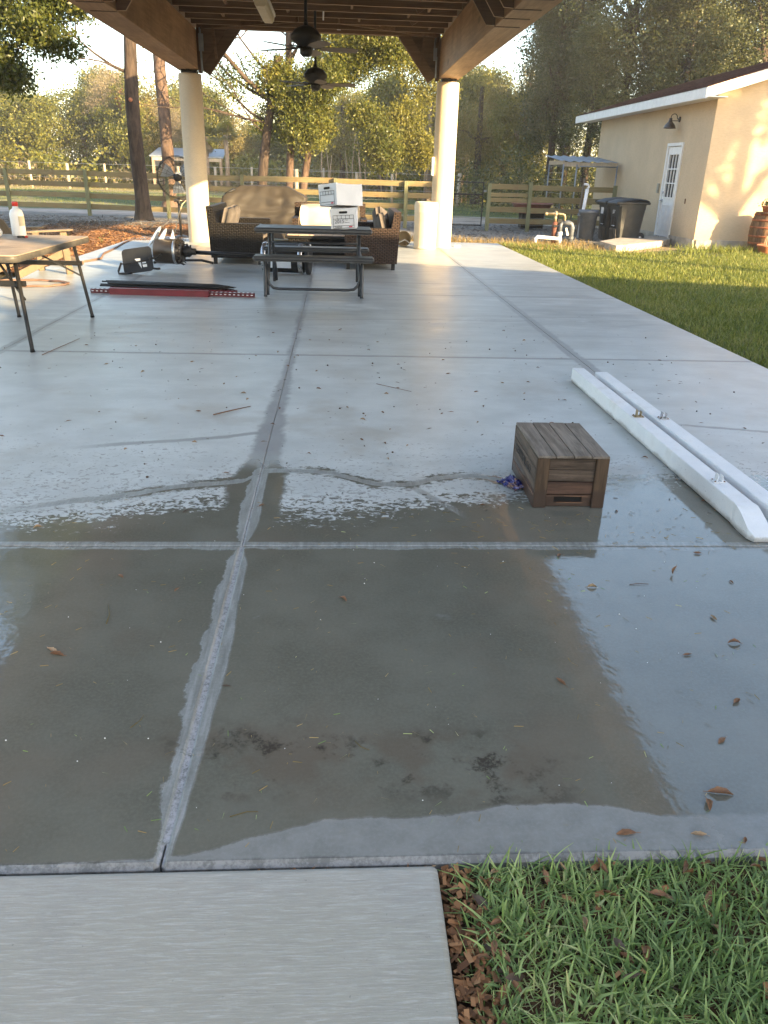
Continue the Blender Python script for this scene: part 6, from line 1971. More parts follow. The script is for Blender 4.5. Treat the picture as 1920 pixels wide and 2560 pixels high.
# ------------------------------------------------------------------ palms
def palm(x, y, h, label, skirt):
    root = tag(empty('palm_tree', (x, y, 0)), label, 'palm tree', 'cabbage palms beyond the pasture')
    m = MB().tube([(0, 0, -.1), (.05, 0, h * .5), (0, 0, h)], [.17, .14, .15], 10); m.build('trunk', M['bark_pale'], root)
    rp = np.random.default_rng(int(x * -10))
    def fronds(n, e0, e1, Lf, mat, nm):
        Vv, F, T_ = [], [], []
        for k in range(n):
            a = rp.uniform(0, 2 * math.pi); e = rp.uniform(e0, e1)
            d = np.array([math.cos(a) * math.cos(e), math.sin(a) * math.cos(e), math.sin(e)])
            side = np.array([-math.sin(a), math.cos(a), 0]); up = np.cross(d, side)
            b0 = np.array([0, 0, h - .05]); hub = b0 + d * Lf * .45
            tt = rp.random()
            for j in range(13):
                g_ = (j - 6) / 6 * 1.25
                dd = d * math.cos(g_) + side * math.sin(g_); dd[2] -= .22 * abs(g_) + .15
                L_ = Lf * .62 * (1 - .25 * abs(g_) / 1.25)
                w_ = .035
                tip = hub + dd * L_
                sd_ = np.cross(dd, up); sd_ /= np.linalg.norm(sd_)
                b = len(Vv); Vv += [hub, hub + dd * L_ * .5 + sd_ * w_, tip, hub + dd * L_ * .5 - sd_ * w_]; F.append((b, b + 1, b + 2, b + 3)); T_.append(min(1, tt * .6 + .4 * rp.random()))
            b = len(Vv); Vv += [b0, b0 + side * .02, hub + side * .02, hub]; F.append((b, b + 1, b + 2, b + 3)); T_.append(.5)
        link(nm, np_mesh(nm, Vv, F, M[mat], attr=T_), root)
    fronds(26, R(-15), R(80), 1.15, 'palm', 'fronds')
    if skirt: fronds(16, R(-80), R(-45), .95, 'leaf_tan', 'dead_fronds')
palm(-8.95, 58.5, 3.3, 'cabbage palm with a hanging skirt of dead fronds', True)
palm(-7.6, 58.5, 3.45, 'slimmer cabbage palm without dead fronds, right of the other palm', False)

# ------------------------------------------------------------------ trunks near the fence
def big_trunk(name, x, y, h, r0, lean, label, bark_, seed, limbs):
    root = tag(empty(name, (x, y, -.06)), label, 'tree')
    n = 26
    vs = []; fs = []
    k_ = 20
    for i in range(n + 1):
        t = i / n; z = h * t
        fl = 1 + .5 * math.exp(-z / .30)
        cx = lean[0] * z + .05 * math.sin(z * .9 + seed); cy = lean[1] * z + .04 * math.cos(z * 1.1)
        r_ = r0 * fl * (1 - .28 * t)
        for j in range(k_):
            a = 2 * math.pi * j / k_
            b = 1 + .10 * mnoise.noise(Vector((math.cos(a) * 1.6 + seed, math.sin(a) * 1.6, z * .8))) + .05 * mnoise.noise(Vector((math.cos(a) * 5, math.sin(a) * 5, z * 2.5 + seed)))
            vs.append((cx + r_ * b * math.cos(a), cy + r_ * b * math.sin(a), z - .08))
    for i in range(n):
        for j in range(k_): fs.append((i * k_ + j, i * k_ + (j + 1) % k_, (i + 1) * k_ + (j + 1) % k_, (i + 1) * k_ + j))
    MB().add(vs, fs, True).build('trunk', M[bark_], root)
    for (z0, pts) in limbs:
        P0 = Vector((lean[0] * z0, lean[1] * z0, z0))
        rr_ = random.Random(seed + int(z0 * 10))
        m = MB()
        def grow(p, d, L, r, depth):
            q = [p]
            dd = d.normalized()
            for s in range(4):
                dd = (dd + Vector((rr_.uniform(-.25, .25), rr_.uniform(-.25, .25), rr_.uniform(-.18, .22)))).normalized()
                q.append(q[-1] + dd * L / 4)
            m.tube(q, [r, r * .85, r * .65, r * .5, r * .3], 6 if r > .02 else 4, cap=False)
            if depth > 0:
                for s in range(3 if depth > 1 else 4):
                    b = q[rr_.choice((1, 2, 3, 4))]
                    ax = Vector((rr_.uniform(-1, 1), rr_.uniform(-1, 1), rr_.uniform(-.6, .8)))
                    grow(b, (dd * .7 + ax * .8), L * rr_.uniform(.45, .7), r * .5, depth - 1)
        for tgt, L, r in pts:
            grow(P0, Vector(tgt), L, r, 3)
        m.build('limb', M[bark_], root)
    return root
lo = big_trunk('oak_tree', -6.0, 25.9, 9.0, .215, (.02, 0), 'thick shaded trunk with a sunlit band and cut knot beside the fence', 'bark_oak', 2,
          [(3.9, [((-1, -.1, .55), 2.2, .05)]), (5.5, [((-1, -.4, .3), 3.2, .07), ((-.8, .4, -.1), 2.6, .04)]), (7.0, [((-1, -1, .5), 3, .06)])])
MB().lathe([(0, .02), (.045, .018), (.06, 0), (.055, -.03)], 14, T((.02, -.235, 3.25)) @ Matrix.Rotation(math.pi / 2, 4, 'X')).build('cut_knot', plain('cut_wood_face', (.34, .13, .06), .8), lo)
big_trunk('oak_tree', -6.85, 34.5, 11.0, .255, (.012, 0), 'second thick trunk standing beyond the fence, left of the column', 'bark_pine', 6,
          [(8.5, [((1, -.6, .1), 3.4, .06), ((.9, -.2, -.3), 3.0, .05)])])
# the leaning evergreen in the middle, with bare limbs reaching left
mt = big_trunk('evergreen_oak', -2.95, 31.2, 5.2, .19, (.15, 0), 'leaning dark-trunked evergreen with a big drooping crown behind the grill', 'bark_oak', 9,
          [(3.7, [((-1, -.1, .55), 4.4, .10), ((-1, .1, .35), 3.8, .06)]), (3.0, [((-1, -.2, .30), 3.6, .045), ((-.9, .0, .6), 3.0, .05)]), (4.4, [((-1, -.2, .9), 3.4, .05), ((.6, .2, .8), 3.0, .06)]), (2.6, [((-.8, -.6, .5), 2.6, .03)])])
C = np.concatenate([
    crown_centers(51, 330, (1.5, 1.2, 1.25), 7) + np.array([1.6, .0, 3.0]),
    crown_centers(52, 380, (1.9, 1.3, 1.3), 7) + np.array([3.0, -.2, 4.0]),
    crown_centers(53, 560, (2.3, 1.5, 1.8), 9) + np.array([3.6, .2, 5.6]),
    crown_centers(54, 140, (1.1, .9, .9), 5) + np.array([4.2, .1, 2.2]),
    crown_centers(56, 140, (1.0, .8, 1.5), 5) + np.array([1.2, .1, 4.7]),
    crown_centers(57, 36, (1.4, .8, .9), 6) + np.array([-.5, .0, 4.3])])
Vv, F, t = leaf_cloud(C, np.full(len(C), .20), 62, .115, .027, 55, .5)
link('crown', np_mesh('crown', Vv, F, M['leaf_laurel'], attr=t), mt, (0, 0, 0))
t2 = big_trunk('forked_tree', -1.95, 32.5, 7.5, .15, (.03, 0), 'forked trunk pair right of the leaning evergreen, mostly hidden by leaves', 'bark_pine', 12, [(5.0, [((.4, .2, 1), 3.0, .06)])])
m = MB().tube([(.42, .2, -.1), (.62, .2, 1.2), (.95, .3, 3.2), (1.2, .3, 5.5)], [.17, .14, .12, .08], 12); m.build('second_stem', M['bark_pine'], t2)
C = np.concatenate([crown_centers(61, 560, (2.1, 1.3, 2.0), 8) + np.array([4.2, .6, 5.4]), crown_centers(62, 300, (1.3, 1.1, 1.4), 6) + np.array([4.6, .3, 2.6]), crown_centers(63, 260, (1.2, 1, 1.2), 6) + np.array([2.4, .3, 6.6])])
Vv, F, t = leaf_cloud(C, np.full(len(C), .20), 62, .115, .026, 64, .4, .75, .12)
link('crown', np_mesh('crown', Vv, F, M['leaf_bright'], attr=t), t2)

# ------------------------------------------------------------------ the near tree hanging in at upper left
nt_ = big_trunk('laurel_oak', -11.0, 20.6, 9.0, .26, (.03, 0), 'glossy-leaved tree hanging into view at the upper left corner', 'bark_oak', 15, [(3.8, [((1, -.25, .12), 4.6, .07), ((1, .2, .35), 4.2, .06)]), (4.6, [((1, -.3, .4), 4.8, .07)])])
C = np.concatenate([crown_centers(71, 260, (1.75, 1.4, .95), 9) + np.array([3.6, -1.0, 4.75]), crown_centers(72, 120, (.75, 1.0, .7), 6) + np.array([4.75, -1.0, 4.15]),
                    crown_centers(73, 130, (1.0, 1.0, .75), 6) + np.array([3.75, -1.0, 3.55]), crown_centers(74, 160, (2.2, 1.8, 1.2), 7) + np.array([3.0, -.8, 5.9]),
                    crown_centers(75, 50, (.6, .8, .45), 5) + np.array([5.1, -1.0, 4.75]), crown_centers(79, 760, (3.3, 2.4, 2.7), 11) + np.array([1.9, -.6, 8.9])])
Vv, F, t = leaf_cloud(C, np.full(len(C), .15), 40, .115, .025, 76, .45)
link('crown', np_mesh('crown', Vv, F, M['leaf_laurel'], attr=t), nt_)

# ------------------------------------------------------------------ the dark wood on the right, behind the outbuilding
DW = 'dark tall evergreens behind the outbuilding'
dark = [(9.9, 40, 9.5, 'dark0', 1.7, 3.9), (11.4, 43, 14.0, 'dark1', 2.6, 5.4), (10.6, 36.5, 7.0, 'dark1', 1.5, 3.0), (12.4, 38, 14.0, 'dark0', 2.8, 5.6), (15.4, 41, 13.5, 'dark1', 2.8, 5.2), (14.2, 36, 10.5, 'dark0', 2.4, 4.2), (17.8, 37, 11.5, 'dark1', 2.8, 4.6), (20.5, 43, 13, 'dark0', 3.2, 5.4), (13.0, 50, 15, 'dark0', 2.6, 5.6)]
pwd = place_words(dark)
for k, (x, y, h, c, s, sz) in enumerate(dark):
    tree('dark_tree', x, y, h, c, (s, s, sz * .5), h * .56, 'tall shade-darkened evergreen, %s in the wood behind the outbuilding' % pwd[k], group=DW, r0=.2, seed=400 + k, limbs=10,
         crown2=[(('dark1', 'dark0')[k % 2], (rt.uniform(-.6, .6), 0, h * .30), (s * .7, s * .7, sz * .26))])
# trees out of frame to the right: their shade falls on the stucco gable and on that wood
shade = [(21.4, 8.8, 9.8, 'sparse', 2.9, 2.0, 7.7), (20.0, 26, 15, 'dark0', 3.4, 5.0, 8.0), (16, -10, 14.5, 'oak1', 3.2, 2.6, 12.0), (19.2, 4.2, 12.5, 'oak0', 2.0, 1.7, 10.6)]  # the one behind the house is added to keep sun off the left beam
for k, (x, y, h, c, s, sz, cz) in enumerate(shade):
    tree('shade_tree', x, y, h, c, (s, s, sz * (.5 if 'dark' in c else 1)), cz, 'tree standing out of view to the right, casting dappled shade', group='trees to the right of the yard', r0=.22, seed=500 + k)

# ------------------------------------------------------------------ grass
def blades(name, pts, hts, wid, mat, seed, lean=.5, seg=2, z0=-.07, tint=(0, 1), curl=.5):
    """pts (n,2): blade roots. tapered bent strips of seg quads"""
    r = np.random.default_rng(seed)
    n = len(pts)
    a = r.uniform(0, 2 * math.pi, n); l = np.abs(r.normal(0, lean, n))
    d = np.stack([np.cos(a) * np.sin(l), np.sin(a) * np.sin(l), np.cos(l)], 1)
    b = a + r.normal(math.pi / 2, .5, n)
    u = np.stack([np.cos(b), np.sin(b), np.zeros(n)], 1)
    z0 = np.full(n, z0) if np.isscalar(z0) else z0
    P = np.concatenate([pts, z0[:, None]], 1)
    w = wid * r.uniform(.6, 1.2, n)
    lv = []
    bend = r.uniform(.0, curl, n)
    dirh = np.stack([np.cos(a), np.sin(a), np.zeros(n)], 1)
    for s in range(seg + 1):
        t = s / seg
        c = P + d * (hts * t)[:, None] + dirh * (hts * bend * t * t)[:, None] - np.array([0, 0, 1]) * (hts * bend * t * t * .5)[:, None]
        ww = (w * (1 - t ** 2.2 * .85))[:, None] / 2
        lv += [c - u * ww, c + u * ww]
    Vv = np.stack(lv, 1).reshape(-1, 3)
    k = 2 * (seg + 1)
    base = (np.arange(n) * k)[:, None]
    F = np.concatenate([base + np.array([[2 * s, 2 * s + 1, 2 * s + 3, 2 * s + 2]]) for s in range(seg)], 0)
    tt = np.tile(r.uniform(tint[0], tint[1], n), seg)
    return np_mesh(name, Vv, F, M[mat], attr=tt)
rg = np.random.default_rng(21)
# far lawn
def lawn_pts(n, f):
    out = []
    while len(out) < n:
        p = rg.uniform([3.79, 5.3], [11.2, 20.2], (n, 2))
        keep = f(p)
        out.extend(p[keep].tolist())
    return np.array(out[:n])
def in_lawn(p):
    x, y = p[:, 0], p[:, 1]
    lim = 19.6 - np.clip((x - 5.0) * .75, -0.3, 1.6) + np.clip((x - 8.6) * 1.7, 0, 2.2)
    ok = (y < lim + rg.normal(0, .15, len(x)))
    ok &= (x < y * .62 + .9)
    dens = np.clip(7.5 / np.maximum(y - .5, 1), .25, 1)
    return ok & (rg.random(len(x)) < dens)
P = lawn_pts(95000, in_lawn)
hts = rg.uniform(.045, .095, len(P)) * np.where(P[:, 1] > 19.0, 1.5, 1.0) * np.where(P[:, 0] < 3.9, .8, 1)
tag(link('lawn_grass', blades('lawn_grass', P, hts, .010 + .0, 'grass', 22, .55, 2, -.075)), kind='stuff')
lawn = MB().add([(3.765, 4.2, -.072), (12.5, 4.2, -.072), (12.5, 20.3, -.072), (8.8, 20.1, -.072), (6.2, 18.2, -.072), (5.0, 19.3, -.072), (3.765, 19.7, -.072)], [(0, 1, 2, 3, 4, 5, 6)])
gl = G('lawn_thatch', .95, .1); nn = gl.noise(7, 5, .65); gl.color(gl.mix(nn.step(.3, .7), (.045, .055, .018), (.105, .11, .035))); gl.bump(nn, .5, .03)
tag(lawn.build('lawn', gl.mat), kind='structure')
# dry golden tufts round the slab end and the soil strip
n = 9000
P = rg.uniform([-3.2, 18.6], [6.4, 22.3], (n, 2))
x, y = P[:, 0], P[:, 1]
P = P[((y > 19.47) & (y < 21.3 + rg.normal(0, .3, n)) & (x > -.5)) | ((x > 3.8) & (y > 18.6) & (y < 19.9 - (x - 3.8) * .25 + rg.normal(0, .2, n)))]
tag(link('dry_grass', blades('dry_grass', P, rg.uniform(.04, .16, len(P)), .012, 'dry_grass', 24, .6, 2, -.075)), kind='stuff')
# tall weeds along the outbuilding
P = np.concatenate([rg.uniform([8.2, 18.9], [10.4, 19.9], (700, 2)), rg.uniform([6.2, 17.6], [8.4, 18.6], (250, 2))])
tag(link('tall_grass', blades('tall_grass', P, rg.uniform(.10, .26, len(P)), .014, 'grass', 25, .45, 3, -.08, (.3, .95))), kind='stuff')
# pasture tufts beyond the fence
n = 30000
P = rg.uniform([-26, 33], [10, 60], (n, 2)); P = P[np.abs(P[:, 0]) < P[:, 1] * .62]
tag(link('pasture_grass', blades('pasture_grass', P, rg.uniform(.04, .11, len(P)), .022, 'grass', 26, .7, 2, -.1, (.2, 1))), kind='stuff')

# foreground turf beside the walk
soil = MB()
n = 24
vs = []; fs = []
for i in range(n + 1):
    for j in range(n + 1):
        x = .245 + 2.6 * i / n; y = .1 + 1.268 * j / n
        vs.append((x, y, -.034 + .012 * mnoise.noise(Vector((x * 6, y * 6, 2))) - .02 * max(0, 1 - (x - .245) / .09)))
for i in range(n):
    for j in range(n):
        a = i * (n + 1) + j; fs.append((a, a + n + 1, a + n + 2, a + 1))
soil.add(vs, fs, True)
gs = G('dark_leafy_soil', .95, .1); nn = gs.noise(28, 6, .7); gs.color(gs.mix(nn.step(.3, .7), (.035, .020, .012), (.13, .075, .042))); gs.bump(nn, .6, .01)
tag(soil.build('soil_strip', gs.mat), kind='structure')
def near_pts(n):
    out = []
    while len(out) < n:
        p = rg.uniform([.25, .42], [2.55, 1.370], (n, 2))
        d = (p[:, 0] - .25)
        pr = np.clip((d - .008) / .085, 0.02, 1) * np.clip(.75 + .5 * np.array([mnoise.noise(Vector((a * 9, b * 9, 0))) for a, b in p]), .2, 1) * 1.0
        out.extend(p[rg.random(n) < pr].tolist())
    return np.array(out[:n])
P = near_pts(18500)
h = rg.uniform(.028, .075, len(P)) * np.clip((P[:, 0] - .2) * 7, .6, 1)
tag(link('turf_grass', blades('turf_grass', P, h, .0075, 'grass_near', 31, .75, 4, -.040, (0, .88), .7)), kind='stuff')
P = near_pts(3000)
tag(link('long_turf_grass', blades('long_turf_grass', P, rg.uniform(.06, .105, len(P)), .0072, 'grass_near', 33, .6, 5, -.040, (.1, .86), .9)), kind='stuff')
P = near_pts(11500)
tag(link('turf_thatch', blades('turf_thatch', P, rg.uniform(.02, .05, len(P)), .0022, 'grass_near', 32, 1.25, 2, -.030, (.80, 1), .4)), kind='stuff')

# mulch bed and brush heap at the left
def chips(name, n, box, L, w, mat, seed, cond, zf):
    r = np.random.default_rng(seed)
    p = r.uniform(box[:2], box[2:], (n, 2)); p = p[cond(p[:, 0], p[:, 1])]
    n = len(p)
    a = r.uniform(0, 2 * math.pi, n); e = r.normal(0, .25, n)
    d = np.stack([np.cos(a) * np.cos(e), np.sin(a) * np.cos(e), np.sin(e)], 1); u = np.stack([-np.sin(a), np.cos(a), r.normal(0, .4, n)], 1)
    l = L * r.uniform(.4, 1.4, (n, 1)); ww = w * r.uniform(.5, 1.3, (n, 1))
    c = np.concatenate([p, zf(p[:, 0], p[:, 1])[:, None] + r.uniform(0, .025, (n, 1))], 1)
    Vv = np.stack([c - d * l / 2 - u * ww / 2, c + d * l / 2 - u * ww / 2, c + d * l / 2 + u * ww / 2, c - d * l / 2 + u * ww / 2], 1).reshape(-1, 3)
    return link(name, np_mesh(name, Vv, np.arange(4 * n).reshape(n, 4), M[mat], attr=r.random(n)))
mz = lambda x, y: -.03 + .10 * np.exp(-((x + 5.6) ** 2) / .8) * np.exp(-((y - 17) ** 2) / 22) + 0 * y
mb = MB(); n = 30; vs = []; fs = []
for i in range(n + 1):
    for j in range(n + 1):
        x = -7.6 + 4.35 * i / n; y = 12.4 + 12.2 * j / n
        vs.append((x, y, float(mz(np.array(x), np.array(y))) - .012 + .02 * mnoise.noise(Vector((x * 3, y * 3, 5)))))
def inbed(x, y):
    return ~((x > -4.56) & (y < 18.05)) & ~((x > -3.3) & (y < 19.45))
for i in range(n):
    for j in range(n):
        xm = -7.6 + 4.35 * (i + .5) / n; ym = 12.4 + 12.2 * (j + .5) / n
        if inbed(np.array(xm - .12), np.array(ym + .3)): 
            a = i * (n + 1) + j; fs.append((a, a + n + 1, a + n + 2, a + 1))
mb.add(vs, fs, True)
gm = G('mulch_bed_base', .95, .1); nn = gm.noise(20, 6, .7); gm.color(gm.mix(nn.step(.3, .7), (.09, .042, .02), (.22, .11, .05))); gm.bump(nn, .6, .02)
tag(mb.build('mulch_bed', gm.mat), kind='structure')
tag(chips('mulch_chips', 22000, (-7.6, 12.4, -3.25, 24.4), .10, .016, 'mulch', 41, lambda x, y: inbed(x + .02, y - .02) & (y < 23.5), mz), kind='stuff')
tag(chips('brush_debris', 9000, (-12, 20.5, -4.6, 27.0), .22, .012, 'debris', 42, lambda x, y: rg.random(len(x)) < np.clip(.25 + .9 * np.exp(-((y - 22.6) / 1.5) ** 2), 0, 1), lambda x, y: -.06 + .10 * np.exp(-((y - 22.6) / .9) ** 2) + 0 * x), kind='stuff')
tag(chips('yard_litter', 5000, (2.0, 20.5, 9, 28), .10, .014, 'debris', 43, lambda x, y: (x < 8.7), lambda x, y: -.07 + 0 * x), kind='stuff')
# small weeds sprouting by the trunk and the mulch
for k, (x, y, h) in enumerate(((-5.05, 25.0, .26), (-4.75, 25.2, .30), (-4.5, 25.3, .25), (-5.3, 16.6, .22), (-4.85, 17.2, .16))):
    C = np.array([(0, 0, h * q) for q in (.5, .75, 1)])
    Vv, F, t = leaf_cloud(C, np.full(3, .022), 6, .04, .012, 600 + k, -.2)
    w_ = tag(empty('weed', (x, y, -.05)), ('thin weed sprouting near the thick shaded trunk', 'thin weed sprouting on the mulch bed')[0 if k < 3 else 1], 'weed', 'weeds by the mulch bed')
    MB().tube([(0, 0, 0), (.02, 0, h * .5), (0, .02, h)], [.008, .006, .003], 5).build('stem', M['dry_grass'], w_)
    link('leaves', np_mesh('leaves', Vv, F, M['grass'], attr=t), w_)
# ------------------------------------------------------------------ fallen leaves, sticks and litter on the patio
def dead_leaf(seed, L=.055, w=.020, curl=1.0):
    r = random.Random(seed)
    n = 8; k = 4
    vs = []; fs = []
    tw = r.uniform(-.9, .9) * curl; cup = r.uniform(.4, 1.1) * curl; arch = r.uniform(-.5, 1.0) * curl
    for i in range(n + 1):
        t = i / n
        ww = w * (math.sin(math.pi * min(1, t * .97 + .02)) ** .75) * (1 + .12 * math.sin(i * 2.3 + seed))
        for j in range(k + 1):
            v = -1 + 2 * j / k
            a = tw * (t - .5)
            yy = v * ww / 2 * math.cos(cup * v * .7); zz = abs(v) ** 1.4 * ww * .5 * cup
            y2 = yy * math.cos(a) - zz * math.sin(a); z2 = yy * math.sin(a) + zz * math.cos(a)
            vs.append((L * (t - .5), y2, z2 + arch * L * .28 * (4 * t * (1 - t))))
    mz_ = min(v[2] for v in vs)
    vs = [(a, b, c - mz_ + .0005) for a, b, c in vs]
    for i in range(n):
        for j in range(k):
            a = i * (k + 1) + j; fs.append((a, a + k + 1, a + k + 2, a + 1))
    m = MB().add(vs, fs, True)
    m.tube([(L * .5, 0, .0015), (L * .68, r.uniform(-.006, .006), .002)], .0008, 4)
    return m
LM = []
for k in range(9):
    mt_ = ('dead_leaf', 'dead_leaf_pale', 'dead_leaf', 'dead_leaf_dark', 'dead_leaf', 'dead_leaf_pale', 'dead_leaf_dark', 'dead_leaf', 'dead_leaf')[k]
    LM.append((dead_leaf(k + 1, .050 + .004 * (k % 4), .019 + .002 * (k % 3), (.3, .8, 1.2)[k % 3]).mesh('fallen_leaf', M[mt_]), mt_))
LP = [(0.72, 1.44), (0.9, 1.43), (1.02, 1.57), (0.97, 1.53), (1.01, 1.41), (1.12, 1.78), (1.39, 2.81), (1.4, 2.46), (1.4, 2.29), (0.72, 2.07), (-0.86, 2.8), (-0.95, 2.27), (-0.93, 2.25), (-0.62, 2.69), (0.02, 2.61), (-0.97, 3.11), (-1.34, 3.26), (-0.37, 3.52), (0.28, 4.2), (0.14, 4.54), (-0.17, 4.28), (0.41, 4.44), (-0.35, 2.07), (1.57, 3.0), (1.6, 2.74), (1.2, 2.22), (1.25, 1.96), (0.95, 2.98), (1.01, 2.7), (0.71, 3.53), (-0.72, 3.45), (-0.57, 3.89), (-0.4, 5.2), (-0.42, 4.84), (-1.57, 5.08), (-1.12, 5.42), (-0.72, 6.84), (0.91, 6.78), (-0.36, 6.86), (-0.18, 6.3), (1.72, 8.2), (0.7, 5.12), (0.18, 5.05), (0.06, 5.24), (1.69, 6.53), (1.72, 6.05), (1.65, 5.51), (1.80, 4.93), (1.79, 4.25), (1.36, 3.46), (2.44, 5.72), (2.63, 5.5), (2.73, 6.04), (-0.64, 5.42), (-0.86, 5.85), (-1.22, 6.57), (-1.56, 6.94), (-0.42, 6.47), (0.28, 6.52), (0.54, 6.39), (1.03, 5.71), (0.89, 6.27), (1.86, 3.6), (1.87, 4.1), (1.84, 3.9)]
rl = random.Random(17)
rl_np = np.random.default_rng(19)
for k in range(75):
    x = rl.uniform(-2.6, 2.9); y = 3.9 + 4.2 * rl.random() ** 1.2
    if .9 < x < 1.4 and 3.4 < y < 4.2: continue
    if 1.84 < x < 2.2: continue
    LP.append((x, y))
big = {0: 1.05, 1: .75, 2: 1.15, 3: .85, 5: .8, 8: .95, 11: 1.0, 12: .9, 10: .75, 9: .75}
for k, (x, y) in enumerate(LP):
    me, mt_ = LM[rl.randrange(9)] if k not in big else LM[(0, 1, 2, 4, 7)[k % 5]]
    o = link('fallen_leaf', me, None, (x, y, .0012 if k else .0012), rl.uniform(0, 6.28))
    s = big.get(k, rl.uniform(.42, .8)); o.scale = (s, s, s)
    if k == 6: o.rotation_euler = (0, R(-70), .4); o.location.z = .02; o.scale = (.75,) * 3
    tone = {'dead_leaf': 'brown', 'dead_leaf_pale': 'tan', 'dead_leaf_dark': 'dark brown'}[mt_]
    where = 'wet front slab of the patio' if y < 3.5 else 'paler dry part of the patio'
    tag(o, 'small curled %s dead leaf lying on the %s' % (tone, where), 'leaf', 'dead leaves scattered on the patio')
# leaves tucked into the turf and the slab edge
for k in range(84):
    if k < 40: x, y, z = .27 + .10 * rl.random(), rl.uniform(.7, 1.33), -.030 + .02 * rl.random()
    elif k < 76: x, y, z = rl.uniform(.3, 1.35), 1.345 - .55 * rl.random() ** 2.2, -.022 + .03 * rl.random()
    else: x, y, z = rl.uniform(-.2, .25), 1.361, -.012
    o = link('fallen_leaf', LM[rl.randrange(9)][0], None, (x, y, z)); o.rotation_euler = (rl.uniform(-.7, .7), rl.uniform(-.7, .7), rl.uniform(0, 6.28))
    s = rl.uniform(.5, 1.0) if k < 76 else .35; o.scale = (s, s, s)
    tag(o, 'brown dead leaf tucked %s' % ('into the soil beside the walk edge' if k < 40 else 'among the green grass blades by the walk' if k < 76 else 'into the gap between patio and walk'), 'leaf', 'dead leaves in the grass by the walk')
for k, (a, b, w, lab) in enumerate((((-2.50, 6.74), (-2.40, 7.45), .003, 'thin reddish twig on the pale concrete near the folding table leg'), ((-.82, 5.03), (-.60, 5.24), .0045, 'straight reddish twig on the pale concrete left of the middle joint'), ((.29, 5.91), (.54, 5.69), .002, 'long thin dark pine needle twig on the pale concrete'),
        ((-.82, 2.44), (-.85, 2.58), .0018, 'thin straw stem on the wet slab left of the joint'), ((-.27, 1.52), (-.20, 1.535), .0014, 'bent straw stem at the front of the wet slab'), ((-.60, 1.87), (-.575, 1.93), .0012, 'short straw stem beside the joint'), ((1.17, 2.72), (1.25, 2.725), .0014, 'dark red pine needle lying in the puddle'), ((.05, 1.80), (.09, 1.76), .0012, 'short green grass stem on the wet slab'))):
    p, q = Vector((*a, w + .001)), Vector((*b, w + .001))
    mid = p.lerp(q, .5) + Vector((rl.uniform(-.015, .015), rl.uniform(-.015, .015), .002))
    tag(MB().tube([p - p, mid - p, q - p], [w, w * .9, w * .5], 6).build('twig', M['stick'] if k < 3 or k == 6 else M['dry_grass'], None, p), lab, 'twig')
# crumbled leaf litter along the walk edge, too small to count
tag(chips('leaf_litter', 1500, (.243, .35, .36, 1.362), .022, .010, 'mulch', 61, lambda x, y: rl_np.random(len(x)) < np.clip(1.25 - (x - .243) / .085, .06, 1), lambda x, y: -.034 + 0 * x), kind='stuff')
tag(chips('turf_litter', 900, (.25, .4, 2.5, 1.366), .024, .010, 'mulch', 62, lambda x, y: rl_np.random(len(x)) < np.clip(.25 + (y - 1.15) * 3, .2, 1), lambda x, y: -.030 + 0 * x), kind='stuff')
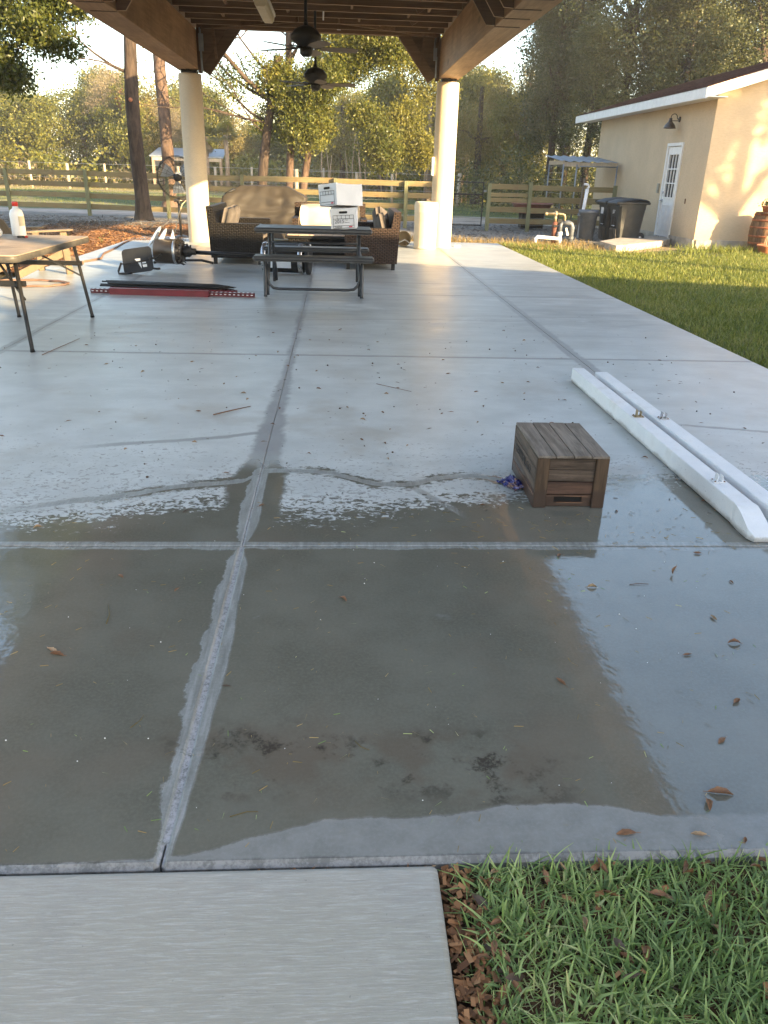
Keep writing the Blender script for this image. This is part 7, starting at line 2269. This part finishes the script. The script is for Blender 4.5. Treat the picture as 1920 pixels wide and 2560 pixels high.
# fine litter: grass clippings and grit
def litter(name, n, box, L, w, mat, seed, power=1.0, tint=None):
    r = np.random.default_rng(seed)
    x = r.uniform(box[0], box[2], n); y = box[1] + (box[3] - box[1]) * r.random(n) ** power
    ok = ~((x > .9) & (x < 1.36) & (y > 3.45) & (y < 4.1)); x, y = x[ok], y[ok]; n = len(x)
    a = r.uniform(0, 2 * math.pi, n)
    d = np.stack([np.cos(a), np.sin(a), np.zeros(n)], 1); u = np.stack([-np.sin(a), np.cos(a), r.uniform(-.3, .3, n)], 1)
    l = L * r.uniform(.25, 1.3, (n, 1)); ww = w * r.uniform(.6, 1.3, (n, 1))
    c = np.stack([x, y, np.full(n, .0025)], 1)
    bnd = np.array([0, 0, 1.0]) * l * .06
    Vv = np.stack([c - d * l / 2 - u * ww / 2, c + d * l / 2 - u * ww / 4, c + d * l / 2 + u * ww / 4 + bnd, c - d * l / 2 + u * ww / 2 + bnd], 1).reshape(-1, 3)
    Vv[:, 2] = np.maximum(Vv[:, 2], .001)
    return tag(link(name, np_mesh(name, Vv, np.arange(4 * n).reshape(n, 4), M[mat], attr=r.random(n))), kind='stuff')
litter('straw_clippings', 380, (-1.3, 1.40, 1.6, 3.6), .022, .0016, 'dry_grass', 51)
litter('green_clippings', 90, (-.9, 1.42, 1.5, 3.4), .020, .0022, 'grass_near', 52)
litter('straw_near_crate', 130, (.5, 3.0, 1.9, 3.5), .03, .0018, 'dry_grass', 53)
litter('dark_grit', 420, (-2.8, 3.4, 3.2, 9.5), .020, .008, 'debris', 54, 1.3)
r = np.random.default_rng(8)
m = MB()
for k in range(48):
    x, y = r.uniform(-1.0, 1.5), r.uniform(1.42, 3.5); s = .0010 + .0018 * r.random() ** 2.5
    m.sphere((x, y, s * .6), (s, s * r.uniform(.7, 1.2), s * .7), 6, 4)
tag(m.build('white_grit', M['white_plastic'], None), kind='stuff')
m = MB()
for k in range(70):
    x, y = r.uniform(-3, 3.2), r.uniform(3.6, 8.5); s = r.uniform(.003, .009)
    m.sphere((x, y, s * .5), (s, s * r.uniform(.6, 1.2), s * .7), 6, 4)
tag(m.build('acorn_bits', M['dead_leaf_dark'], None), kind='stuff')

# ------------------------------------------------------------------ thin evening haze over the pasture
hm = bpy.data.materials.new('thin_evening_haze'); hm.use_nodes = True
hn = hm.node_tree; hn.nodes.clear()
pv = hn.nodes.new('ShaderNodeVolumePrincipled'); pv.inputs['Color'].default_value = (.95, .96, 1, 1); pv.inputs['Density'].default_value = .0008; pv.inputs['Anisotropy'].default_value = 0.0
ho = hn.nodes.new('ShaderNodeOutputMaterial'); hn.links.new(pv.outputs[0], ho.inputs['Volume'])
hz = MB().box((0, 300, 10.5), (1700, 1400, 24)).build('haze', hm)
tag(hz, kind='stuff')
